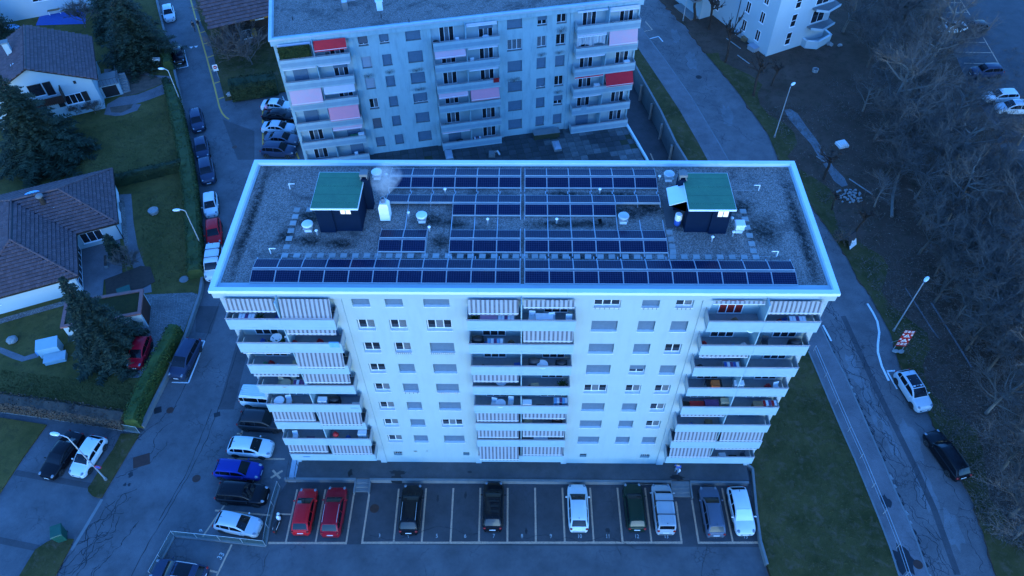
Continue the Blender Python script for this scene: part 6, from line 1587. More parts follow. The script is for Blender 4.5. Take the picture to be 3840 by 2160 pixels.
lamp('street lamp next to the roadworks sign', (38.84, 16.02), 7.8, .4, .4); lamp('street lamp pole by the pollards at the top of the road', (24.95, 76.74), 8.0, .4, .4)
# roadworks sign
rs = thing('roadworks_sign', 'tall red and white roadworks sign with two warning triangles', 'road sign', (*(38.45, 13.47), 0), R(-6))
for x in (-.42, .42): MB().box(x - .025, x + .025, .05, .1, 0, 3.3).build('post', M('galvanised'), rs)
for x in (-.42, .42): MB().tube([(x, .1, 1.6), (x, 1.0, .02)], .02, 5).build('stay', M('galvanised'), rs)
pn = MB().box(-.5, .5, .0, .045, .75, 3.35).build('panel', M('sign_red'), rs)
for z0 in (1.0, 1.22, 3.02, 3.2):
    for i in range(3): MB().box(-.48 + i * .34, -.24 + i * .34, -.012, -.001, z0, z0 + .13).build('white_block', M('white_paint'), pn)
for z0, kind in ((1.5, 0), (2.25, 1)):
    for x in (-.49, .31): MB().box(x, x + .18, -.012, -.001, z0 + .32, z0 + .55).build('white_block', M('white_paint'), pn)
    tr = MB().add([(-.42, -.014, z0), (.42, -.014, z0), (0, -.014, z0 + .68)], [(0, 1, 2)]).build('warning_triangle', M('sign_red'), pn)
    MB().add([(-.33, -.018, z0 + .05), (.33, -.018, z0 + .05), (0, -.018, z0 + .58)], [(0, 1, 2)]).build('triangle_face', M('white_paint'), tr)
    m = MB()
    if kind:  # digging figure
        m.add([(-.06, -.021, z0 + .1), (-.02, -.021, z0 + .1), (.03, -.021, z0 + .3), (-.03, -.021, z0 + .3)], [(0, 1, 2, 3)]); m.add([(-.02, -.022, z0 + .28), (.1, -.022, z0 + .2), (.12, -.022, z0 + .23), (.0, -.022, z0 + .33)], [(0, 1, 2, 3)]); m.add([(.08, -.021, z0 + .08), (.24, -.021, z0 + .08), (.16, -.021, z0 + .18)], [(0, 1, 2)]); m.lathe([(.035, -.021), (.035, -.02)], 8, (.0, 0, z0 + .36), axis='y')
    else:     # road narrows
        m.add([(-.12, -.021, z0 + .1), (-.06, -.021, z0 + .1), (-.02, -.021, z0 + .34), (-.06, -.021, z0 + .34)], [(0, 1, 2, 3)]); m.add([(.06, -.021, z0 + .1), (.12, -.021, z0 + .1), (.08, -.021, z0 + .34), (.05, -.021, z0 + .34)], [(0, 1, 2, 3)])
    m.build('symbol', M('black'), tr)
for k, (dx, dy, lab) in enumerate(((-.3, -.15, 'grey sandbag lying left on the foot of the roadworks sign'), (.25, -.2, 'grey sandbag lying right on the foot of the roadworks sign'))):
    q = (38.45, 13.47); s = tag(MB().ball((0, 0, .13), .36, .22, .14, 12, 7, 0, .08, random.Random(k)).build('sandbag', M('stone'), None, 60, (q[0] + dx, q[1] + dy, 0), .4 * k), lab, 'sandbag', 'sandbags')
# no entry sign by the hedge
ne = thing('traffic_sign', 'white no entry sign board on the edge of the dark hedge', 'road sign', (*(-44.04, 61.17), -.25), R(20))
MB().tube([(0, .04, 0), (0, .04, 2.3)], .03, 6).build('post', M('galvanised'), ne); MB().box(-.34, .34, -.01, .015, 1.5, 2.5).build('board', M('white_paint'), ne)
d_ = MB().lathe([(.26, -.02), (.26, -.012)], 18, (0, 0, 2.1), axis='y').build('disc', M('sign_red'), ne, 40); MB().box(-.17, .17, -.026, -.021, 2.06, 2.15).build('bar', M('white_paint'), d_)
ps = thing('poster_stand', 'folding poster stand with torn white sheet beside the pavement', 'poster stand', (*(37.44, 28.65), 0), R(40))
for s in (1, -1): MB().add([(-.7, s * .75, 0), (.7, s * .75, 0), (.7, s * .05, 1.5), (-.7, s * .05, 1.5), (-.7, s * .79, 0), (.7, s * .79, 0), (.7, s * .09, 1.52), (-.7, s * .09, 1.52)], [(0, 1, 2, 3), (4, 7, 6, 5), (0, 4, 5, 1), (1, 5, 6, 2), (3, 2, 6, 7), (0, 3, 7, 4)]).build('board', M('dark_grey'), ps)
MB().add([(-.66, -.80, .03), (.66, -.80, .03), (.66, -.45, .8), (.2, -.5, .68), (-.1, -.42, .86), (-.5, -.62, .42), (-.66, -.6, .46)], [(0, 1, 2, 3, 4, 5, 6)]).build('torn_sheet', M('white_paint'), ps)
# clearing bits
def single(name, mb, mat, loc, label, cat, rz=0, z=0, group=None, smooth=None): return tag(mb.build(name, M(mat), None, smooth, (loc[0], loc[1], z), rz), label, cat, group)
rg = random.Random(31)
single('concrete_ring', MB().lathe([(.42, 0), (.45, .45), (.36, .45), (.34, .05), (.02, .04)], 20), 'stone', (42.14, 62.95), 'white concrete ring standing in the dark clearing', 'concrete ring', 0, 0, None, 40)
single('concrete_cover', MB().obox((0, 0, 0), 1.3, 1.2, .35, .3).obox((0, 0, .352), 1.0, .9, .2, .3), 'white_paint', (41.51, 46.27), 'white concrete shaft cover beside the stony path', 'shaft cover')
struct(sheet('woodland_path', [(35.7, 53.9), (36.69, 53.99), (37.36, 53.11), (37.93, 50.07), (38.47, 47.98), (38.96, 44.74), (39.37, 42.02), (40.2, 39.91), (40.24, 38.58), (39.42, 38.29), (38.73, 39.39), (38.42, 41.63), (38.0, 43.56), (37.61, 46.58), (36.84, 48.81), (35.93, 51.79)], .006, 'pale_path'))
m = MB(); ribbon(m, resample([(41.93, 21.93), (42.42, 19.08), (42.85, 16.41), (43.15, 15.12)], 1), .16, .03); ribbon(m, resample([(44.02, 19.81), (44.68, 15.39), (45.19, 11.41)], 1), .2, .03); struct(m.build('path_edging', M('pale_path')))
struct(sheet('woodland_path', [(42.29, 21.31), (42.82, 21.59), (44.11, 19.09), (44.79, 15.13), (45.03, 11.41), (44.23, 11.4), (43.15, 15.12), (42.57, 18.27)], .005, 'wood_soil'))
hp_ = thing('stone_heap', 'heap of squared pale stones at the end of the path', 'stones', (*(39.82, 36.36), 0))
for i in range(46): MB().obox((0, 0, 0), rg.uniform(.2, .34), rg.uniform(.15, .25), rg.uniform(.1, .2), rg.uniform(0, 3)).build('stone', M('stone'), hp_, None, (rg.uniform(-1.5, 1.5), rg.uniform(-1.1, 1.3), rg.uniform(0, .08)))
single('fallen_trunk', MB().tube([(0, 0, .15), (1.2, 3.6, .2), (2.6, 6.4, .25), (4.2, 9.2, .3)], [.2, .16, .12, .07], 8), 'bark_pale', (43.82, 32.92), 'long pale fallen trunk lying in the right wood', 'log', 0, 0, None, 60)
for k, (u, L, a, lab) in enumerate((((38.31, 43.17), 2.2, 2.2, 'pale plank beside the stony path'), ((31.68, 70.22), 3.2, 2.1, 'thin white rail lying by the pollards'), ((32.39, 65.99), 2.6, 2.1, 'second white rail lying nearer the lamp'), ((41.72, 38.3), 3.5, 2.2, 'pale pole beside the stone heap'))):
    single('plank', MB().box(-L / 2, L / 2, -.06, .06, 0, .08), 'stone', u, lab, 'plank', a, .01)
single('white_rubble', MB().ball((0, 0, .15), .5, .4, .25, 9, 6, 0, .3, rg), 'stone', (46.1, 69.89), 'pale rubble lump below the corner balcony', 'rubble'); single('white_rubble', MB().ball((0, 0, .12), .4, .3, .2, 9, 6, 0, .3, rg), 'stone', (47.47, 69.68), 'second pale rubble lump further right of the balcony', 'rubble')
# far lot
fl = struct(sheet('far_lot', [(66.7, 85.45), (65.03, 75.78), (64.03, 68.61), (62.94, 60.33), (62.73, 50.98), (61.95, 46.65), (61.82, 42.32), (61.05, 36.23), (140, 40), (140, 130)], .008, 'asphalt_dark'))
for pts in ([(70.34, 82.93), (70.14, 78.33)], [(68.13, 82.07), (70.34, 82.07)], [(66.16, 79.17), (70.33, 79.16)], [(64.49, 76.35), (66.9, 76.24)], [(69.77, 72.07), (69.27, 64.98)], [(64.88, 70.65), (69.47, 70.54)], [(64.03, 67.98), (69.68, 67.77)], [(64.31, 65.08), (69.23, 64.88)], [(63.61, 51.07), (67.28, 50.99)], [(63.02, 48.29), (66.1, 48.21)], [(62.1, 45.36), (64.9, 45.37)], [(62.38, 42.7), (63.75, 42.63)]):
    ribbon(MB(), pts, .14, .014).build('parking_line', M('yellow_paint'), fl)
single('boulder', MB().ball((0, 0, .2), .6, .4, .35, 10, 7, 0, .2, rg), 'stone', (-41.36, 57.42), 'pale boulder nearest the yellow line on the hedge verge', 'boulder', .3, -.25); single('boulder', MB().ball((0, 0, .15), .7, .4, .3, 10, 7, 0, .2, rg), 'stone', (-39.88, 57.89), 'pale boulder in the middle of the hedge verge', 'boulder', .1, -.25); single('boulder', MB().ball((0, 0, .2), .65, .35, .35, 10, 7, 0, .2, rg), 'stone', (-36.85, 59.04), 'pale boulder next to the older block on the verge', 'boulder', .1, -.25)
single('boulder', MB().ball((0, 0, .2), .55, .5, .4, 10, 7, 0, .12, rg), 'stone', (-53.27, 14.07), 'round grey boulder on the lawn by the curved path', 'boulder', 0, 0, None, 50)
single('well_ring', MB().lathe([(.52, 0), (.62, .45), (.55, .5), (.5, .45), (.1, .4)], 20), 'stone', (-44.57, 33.35), 'round stone planter on the lawn beside the bungalow', 'planter', 0, 0, None, 40)
single('shaft_lid', MB().lathe([(.7, 0), (.7, .05), (.6, .07)], 20), 'concrete', (-56.6, 65.23), 'round concrete shaft lid on the upper lawn', 'shaft lid', 0, .005, None, 40); single('shaft_lid', MB().lathe([(.5, 0), (.5, .05), (.4, .07)], 20), 'concrete', (-37.81, 22.7), 'round concrete shaft lid at the end of the long hedge', 'shaft lid', 0, .005, None, 40)
def bin_(label, loc, mat, z, rz, s=1.0, group='wheelie bins'):
    t = thing('wheelie_bin', label, 'bin', (*loc, z), rz, group)
    MB().add([(-.24 * s, -.28 * s, .05), (.24 * s, -.28 * s, .05), (.24 * s, .28 * s, .05), (-.24 * s, .28 * s, .05), (-.3 * s, -.36 * s, .95 * s), (.3 * s, -.36 * s, .95 * s), (.3 * s, .36 * s, .95 * s), (-.3 * s, .36 * s, .95 * s)], [(0, 3, 2, 1), (0, 1, 5, 4), (1, 2, 6, 5), (2, 3, 7, 6), (3, 0, 4, 7), (4, 5, 6, 7)]).build('body', M(mat), t)
    MB().add([(-.33 * s, -.4 * s, .96 * s), (.33 * s, -.4 * s, .96 * s), (.33 * s, .4 * s, 1.0 * s), (-.33 * s, .4 * s, 1.0 * s), (-.3 * s, -.36 * s, 1.02 * s), (.3 * s, -.36 * s, 1.02 * s), (.3 * s, .36 * s, 1.08 * s), (-.3 * s, .36 * s, 1.08 * s)], [(0, 1, 5, 4), (1, 2, 6, 5), (2, 3, 7, 6), (3, 0, 4, 7), (4, 5, 6, 7), (3, 2, 1, 0)]).build('lid', M(mat), t)
    for x in (-.22 * s, .22 * s): MB().lathe([(.09, -.03), (.09, .03)], 10, (0, .3 * s, .09), axis='y').build('wheel', M('rubber'), t, None, (x, 0, 0))
bin_('large green rubbish container at the lower left verge', (-39.87, -6.73), 'bin_green', -.4, .4, 1.45); bin_('green bin by the garden gate post', (-55.11, 65.96), 'bin_green', 0, .2); bin_('second green bin nearer the street by the gate', (-54.35, 65.65), 'bin_green', 0, .1); bin_('black bin beside the white letterbox', (-53.4, 64.51), 'black', 0, 0)
lb = thing('letterbox', 'white letterbox on a post near the bins', 'letterbox', (*(-53.75, 64.31), 0)); MB().box(-.04, .04, -.04, .04, 0, 1.0).build('post', M('wood'), lb); MB().box(-.5, .5, -.2, .2, 1.0, 1.3).build('box', M('white_paint'), lb)
gt = thing('garden_table', 'green table tennis like garden table by the driveway', 'table', (*(-43.51, 20.41), 0), .5); MB().box(-.7, .7, -.55, .55, .78, .83).build('table_top', M('bin_green'), gt)
for x in (-.6, .6):
    for y in (-.45, .45): MB().box(x - .03, x + .03, y - .03, y + .03, 0, .78).build('leg', M('dark_grey'), gt)
tr_ = thing('planter_trough', 'white trough planter on the patio edge', 'planter', (*(-47.36, 25.1), .05), ang2 + R(88)); MB().box(-.9, .9, -.2, .2, 0, .4).build('trough', M('concrete'), tr_); MB().box(-.85, .85, -.16, .16, .4, .43).build('soil', M('soil_bed'), tr_)
# wire fence round the silver hatchback stall
def fence(label, pts, h, z, step=2.0):
    o = pts[0]; t = thing('wire_fence', label, 'fence', (o[0], o[1], z)); q = [(p[0] - o[0], p[1] - o[1]) for p in resample(pts, step)]
    for p in q: MB().tube([(p[0], p[1], 0), (p[0], p[1], h)], .03, 5).build('post', M('galvanised'), t)
    for a, b in zip(q, q[1:]): MB().add([(a[0], a[1], .1), (b[0], b[1], .1), (b[0], b[1], h - .04), (a[0], a[1], h - .04)], [(0, 1, 2, 3)]).build('mesh_panel', M('wire_mesh'), t)
    MB().tube([(p[0], p[1], h - .02) for p in q], .018, 4).build('top_wire', M('galvanised'), t)
    k = resample(pts, 2.2)
    for a, b in zip(k, k[1:]):
        a, b = v2(a, b, .004), v2(a, b, .996); w = offset([a, b], .09) + offset([a, b], -.09)[::-1]; MB().prism([(x - o[0], y - o[1]) for x, y in w], -.05, .12).build('base_stone', M('concrete'), t)
fence('wire mesh fence round the stall with the silver hatchback', [(-31.0, -9.94), (-30.65, -8.56), (-30.18, -6.5), (-26.08, -6.88), (-22.04, -7.29), (-22.14, -5.74), (-22.13, -3.71), (-21.99, -1.82)], 1.15, SZ)
fence('thin wire fence below the brown hedge', [(-52.41, 6.0), (-46.16, 5.16), (-40.78, 4.32), (-36.59, 3.57)], 1.2, SZ)
# scooter
sc_ = thing('motor_scooter', 'black and white motor scooter parked beside the wire fence', 'scooter', (*(-21.33, -5.45), SZ), R(84))
tm, rm = wheel_meshes(.27, 'dark_grey')
for x in (-.62, .64): o = obj('wheel', tm, sc_, (x, 0, .27)); o.scale = (1, .6, 1); obj('rim', rm, o)
MB().ball((-.35, 0, .55), .5, .17, .2, 12, 7).build('tail', M('black'), sc_, 60); MB().ball((-.25, 0, .80), .42, .16, .08, 12, 6).build('seat', M('black'), sc_, 60)
MB().ball((.45, 0, .62), .2, .2, .42, 10, 7).build('front_fairing', M('white_plastic'), sc_, 60); MB().box(-.2, .4, -.16, .16, .22, .34).build('footboard', M('black'), sc_)
for s in (1, -1): MB().add([(-.7, s * .16, .62), (.1, s * .19, .5), (.15, s * .19, .6), (-.65, s * .17, .74)], [(0, 1, 2, 3), (3, 2, 1, 0)]).build('side_stripe', M('white_plastic'), sc_)
MB().tube([(.42, -.36, 1.02), (.5, 0, 1.06), (.42, .36, 1.02)], .025, 6).build('handlebar', M('black'), sc_); MB().ball((.62, 0, .98), .16, .14, .14, 8, 6).build('headlamp_cowl', M('white_plastic'), sc_, 60); MB().ball((-.85, 0, .62), .06, .12, .07, 8, 5).build('tail_light', M('tail_light'), sc_, 60)
for s in (1, -1): MB().ball((.5, s * .3, 1.2), .03, .07, .05, 6, 4).build('mirror', M('black'), sc_)

# ================================================================ PEOPLE
def person(label, loc, z, rz, top, trousers, hair='black', bend=0.0, stride=.18, arm=(.1, .1), h=1.72):
    t = thing('person', label, 'person', (*loc, z), rz)
    s = h / 1.72; b = bend
    def sk(name, verts, edges, rad, mat, root=0):
        me = bpy.data.meshes.new(name); me.from_pydata([tuple(c * s for c in v) for v in verts], edges, []); me.materials.append(M(mat)); o = obj(name, me, t)
        md = o.modifiers.new('skin', 'SKIN'); md.use_smooth_shade = True
        lay = me.skin_vertices[0].data if me.skin_vertices else None
        if lay is None:
            bm = bmesh.new(); bm.from_mesh(me); bm.verts.layers.skin.verify(); bm.to_mesh(me); bm.free(); lay = me.skin_vertices[0].data
        for i, r_ in enumerate(rad): lay[i].radius = (r_ * s, r_ * s); lay[i].use_root = (i == root)
        o.modifiers.new('sub', 'SUBSURF').levels = 1; return o
    fx = lambda zz: math.sin(b) * max(0, zz - .95); fz = lambda zz: .95 + math.cos(b) * (zz - .95) if zz > .95 else zz
    P = lambda x, y, zz: (x + fx(zz), y, fz(zz))
    sh, hip = 1.42, .95
    V = [P(0, 0, .97), P(0, 0, 1.2), P(0, 0, 1.40), P(.02, 0, 1.52), P(.04, 0, 1.60), P(.03, 0, 1.70),
         (0, .1, .92), (stride, .1, .5), (stride * .6 - .05, .1, .09), (stride * .6 + .12, .1, .05), (0, -.1, .92), (-stride * .3, -.1, .5), (-stride, -.1, .1), (-stride + .16, -.1, .05),
         P(0, .19, 1.40), P(arm[0], .25, 1.14), P(arm[0] + .12, .24, .90), P(arm[0] + .17, .235, .80), P(0, -.19, 1.40), P(-arm[1] * .5, -.25, 1.14), P(arm[1], -.24, .90), P(arm[1] + .05, -.235, .80)]
    Ee = [(0, 1), (1, 2), (2, 3), (3, 4), (4, 5), (0, 6), (6, 7), (7, 8), (8, 9), (0, 10), (10, 11), (11, 12), (12, 13), (2, 14), (14, 15), (15, 16), (16, 17), (2, 18), (18, 19), (19, 20), (20, 21)]
    sk('body', V, Ee, [.12, .12, .12, .055, .095, .085, .085, .06, .045, .04, .085, .06, .045, .04, .06, .042, .035, .035, .06, .042, .035, .035], 'skin')
    sk('jacket', [V[0], V[1], V[2], V[14], V[15], V[16], V[18], V[19], V[20]], [(0, 1), (1, 2), (2, 3), (3, 4), (4, 5), (2, 6), (6, 7), (7, 8)], [.17, .155, .15, .085, .065, .055, .085, .065, .055], top)
    sk('trousers', [V[0], V[6], V[7], V[8], V[10], V[11], V[12]], [(0, 1), (1, 2), (2, 3), (0, 4), (4, 5), (5, 6)], [.14, .105, .078, .062, .105, .078, .062], trousers)
    hd = Vector(V[4]) * s; m = MB().ball((hd.x - .02, 0, hd.z + .045), .105, .095, .105, 10, 7); m.build('hair', M(hair), t, 60)
    m = MB(); 
    for sd in (1, -1): m.ball((hd.x + .092, sd * .035, hd.z + .02), .014, .014, .01, 6, 4)
    m.build('eyes', M('black'), t); MB().ball((hd.x + .108, 0, hd.z - .01), .02, .014, .02, 6, 4).build('nose', M('skin'), t)
    for a, sd in ((17, 1), (21, -1)):
        p = Vector(V[a]) * s; hm = MB()
        hm.ball((p.x, p.y, p.z - .03), .022, .035, .05, 8, 5)
        for i in range(4): hm.tube([(p.x + .004, p.y - .027 + i * .018, p.z - .07), (p.x + .018, p.y - .027 + i * .018, p.z - .115 - .008 * (1 - abs(i - 1.4))), (p.x + .035, p.y - .027 + i * .018, p.z - .135)], [.010, .009, .007], 5)
        hm.tube([(p.x + .01, p.y - sd * .03, p.z - .02), (p.x + .035, p.y - sd * .045, p.z - .06)], [.011, .009], 5); hm.build('hand', M('skin'), t, 60)
    m = MB()
    for a, c in ((8, 9), (12, 13)): m.ball((V[c][0] * s - .04, V[c][1] * s, .05), .14, .05, .055, 8, 5)
    m.build('shoes', M('dark_grey'), t, 60)
    return t
person('left walker in a dark coat on the street beside the yellow line', (-51.48, 74.67), SZ, R(-105), 'black', 'dark_grey')
person('right walker in a dark coat and pale cap beside the yellow line', (-50.89, 75.24), SZ, R(-105), 'black', 'dark_grey', 'cloth_white')
pb = person('person in a dark blue coat under the right balconies holding a white bag', (14.04, -0.33), 0, R(80), 'blue', 'bluegrey_cloth' if 'bluegrey_cloth' in MATS else 'shutter', 'black')
bg_ = (14.3, -0.29); tag(MB().ball((0, 0, .32), .15, .1, .28, 9, 6, 0, .08, rg).tube([(0, 0, .58), (0, 0, .72)], .02, 5).build('shopping_bag', M('cloth_white'), None, 50, (bg_[0], bg_[1], 0)), 'white shopping bag held by the person under the balconies', 'bag')
person('person in a pink top leaning into the white car in the rear lot', (-35.47, 53.39), SZ, R(40), 'pink', 'dark_grey', 'black', .7, .1, (.3, .3))

# ================================================================ THINGS ON THE BALCONIES
def rear_pt(x, y): return rl(x, y)
FLN = ['top', 'second', 'third', 'fourth', 'fifth', 'sixth', 'seventh', 'lowest']
def it_table(t, c): MB().lathe([(.03, 0), (.03, .7)], 8).build('leg', M(c), t); MB().lathe([(.2, 0), (.18, .03)], 12).build('base', M(c), t); MB().lathe([(.4, .7), (.42, .72), (.4, .74)], 20).build('table_top', M(c), t)
def it_desk(t, c):
    MB().box(-.6, .6, -.33, .33, .70, .74).build('table_top', M(c), t)
    for x in (-.55, .55):
        for y in (-.28, .28): MB().box(x - .02, x + .02, y - .02, y + .02, 0, .70).build('leg', M(c), t)
def it_chair(t, c):
    MB().box(-.22, .22, -.22, .22, .42, .45).build('seat', M(c), t); b = MB()
    b.add([(-.22, .2, .46), (.22, .2, .46), (.22, .28, .88), (-.22, .28, .88), (-.22, .23, .46), (.22, .23, .46), (.22, .31, .88), (-.22, .31, .88)], [(0, 1, 2, 3), (7, 6, 5, 4), (3, 2, 6, 7), (0, 4, 5, 1), (1, 5, 6, 2), (0, 3, 7, 4)]); b.build('backrest', M(c), t)
    for x in (-.2, .2):
        for y in (-.2, .2): MB().box(x - .018, x + .018, y - .018, y + .018, 0, .42).build('leg', M(c), t)
def it_rack(t, c):
    m = MB()
    for x in (-.6, .6): m.tube([(x, -.25, 0), (x, .25, .85)], .012, 4); m.tube([(x, .25, 0), (x, -.25, .85)], .012, 4)
    for i in range(6): m.tube([(-.6, -.25 + i * .1, .85), (.6, -.25 + i * .1, .85)], .008, 4)
    m.build('frame', M('galvanised'), t); r_ = random.Random(hash(c) % 99)
    for i, cc in enumerate((c, 'cloth_white', 'purple', c, 'cloth_white')): MB().box(-.55 + i * .22, -.36 + i * .22, -.26 + .05 * (i % 3), -.24 + .05 * (i % 3), .35, .87).build('garment', M(cc), t); MB().box(-.55 + i * .22, -.36 + i * .22, -.24, .2, .855, .875).build('garment', M(cc), t)
def it_plant(t, c):
    MB().lathe([(.13, 0), (.18, .3), (.16, .3), (.14, .26)], 12).build('pot', M(c), t, 40); m = MB(); r_ = random.Random(5)
    leaf_quads(m, [(r_.gauss(0, .16), r_.gauss(0, .13), .35 + abs(r_.gauss(.15, .15))) for _ in range(160)], .09, r_); m.build('leaves', M('leaf_bright'), t)
def it_box(t, c): MB().box(-.3, .3, -.22, .22, 0, .42).build('carton', M(c), t); MB().add([(-.3, -.22, .421), (.3, -.22, .421), (.3, -.42, .5), (-.3, -.42, .5)], [(0, 1, 2, 3)]).build('flap', M(c), t)
def it_cupboard(t, c): MB().box(-.35, .35, -.2, .2, 0, .95).build('body', M(c), t); MB().box(-.37, .37, -.23, .22, .952, .98).build('top', M(c), t); MB().box(-.005, .005, -.212, -.201, .05, .9).build('door_gap', M('black'), t)
def it_bag(t, c): MB().ball((0, 0, .22), .27, .22, .24, 10, 7, 0, .1, random.Random(3)).build('sack', M(c), t, 60); MB().tube([(0, 0, .42), (.02, 0, .55)], [.07, .1], 6).build('knot', M(c), t)
def it_cover(t, c): MB().prism([(-.42, -.28), (.42, -.28), (.42, .28), (-.42, .28)], .0, .7).ball((0, 0, .7), .44, .3, .28, 12, 6).build('cover', M(c), t, 50); MB().lathe([(.05, 0), (.05, .04)], 6).build('foot', M('dark_grey'), t)
def it_rug(t, c): MB().box(-.35, .35, -.25, .25, 0, .015).build('mat', M(c), t); MB().box(-.36, .36, -.26, -.251, 0, .016).build('edge', M('dark_grey'), t)
def it_dish(t, c): MB().lathe([(.02, 0), (.42, .14), (.45, .16), (.4, .14), (.02, .03)], 18).build('dish', M(c), t, 40).rotation_euler = (R(60), 0, .4); MB().tube([(0, .1, -.3), (0, .1, .2)], .02, 5).build('stand', M('galvanised'), t)
def it_towel(t, c): MB().box(-.35, .35, -.05, -.03, -.55, .0).build('front', M(c), t); MB().box(-.35, .35, -.03, .05, .0, .02).build('fold', M(c), t)
def it_screen(t, c): MB().box(-1.75, 1.75, -.03, .03, 0, 1.5).build('panel', M('hedge_dark'), t); m = MB(); r_ = random.Random(8); leaf_quads(m, [(r_.uniform(-1.75, 1.75), -.06, r_.uniform(0, 1.5)) for _ in range(1500)], .1, r_); m.build('leaves', M('hedge_leaf'), t)
def it_curtain(t, c):
    m = MB(); n = 40; vs = []
    for i in range(n + 1): x = -1.75 + 3.5 * i / n; y = .05 * math.sin(i * 1.3); sw = .35 * abs(math.sin(i / n * math.pi * 2)); vs += [(x, y, 0 + sw), (x, y, 1.45)]
    m.add(vs, [(2 * i, 2 * i + 2, 2 * i + 3, 2 * i + 1) for i in range(n)]).build('fabric', M('sheer'), t); MB().tube([(-1.8, 0, 1.46), (1.8, 0, 1.46)], .015, 5).build('rod', M('galvanised'), t)
IT = dict(table=(it_table, 'round_table', 'table'), desk=(it_desk, 'balcony_table', 'table'), chair=(it_chair, 'garden_chair', 'chair'), rack=(it_rack, 'drying_rack', 'drying rack'), plant=(it_plant, 'potted_plant', 'plant'), box=(it_box, 'carton', 'box'), cupboard=(it_cupboard, 'balcony_cupboard', 'cupboard'), bag=(it_bag, 'bag', 'bag'), cover=(it_cover, 'covered_barbecue', 'barbecue cover'), rug=(it_rug, 'floor_mat', 'mat'), dish=(it_dish, 'satellite_dish', 'satellite dish'), towel=(it_towel, 'towel', 'towel'), screen=(it_screen, 'leaf_screen', 'privacy screen'), curtain=(it_curtain, 'sheer_curtain', 'curtain'))
def put(kind, x, row, label, c, y=-.25, rz=0, dz=0, blk='m', y_on_rail=False):
    fn, nm, cat = IT[kind]
    f = (22.05 - row * 2.7353) if blk == 'm' else (15.05 - row * 2.888)
    if kind == 'towel': y, dz = -.76, 1.05
    if blk == 'm': p, a = (x, y), rz
    else: p, a = rl(x, y), rz + TA
    t = thing(nm, label, cat, (p[0], p[1], f + .013 + dz), a, 'things on the balconies'); fn(t, c)
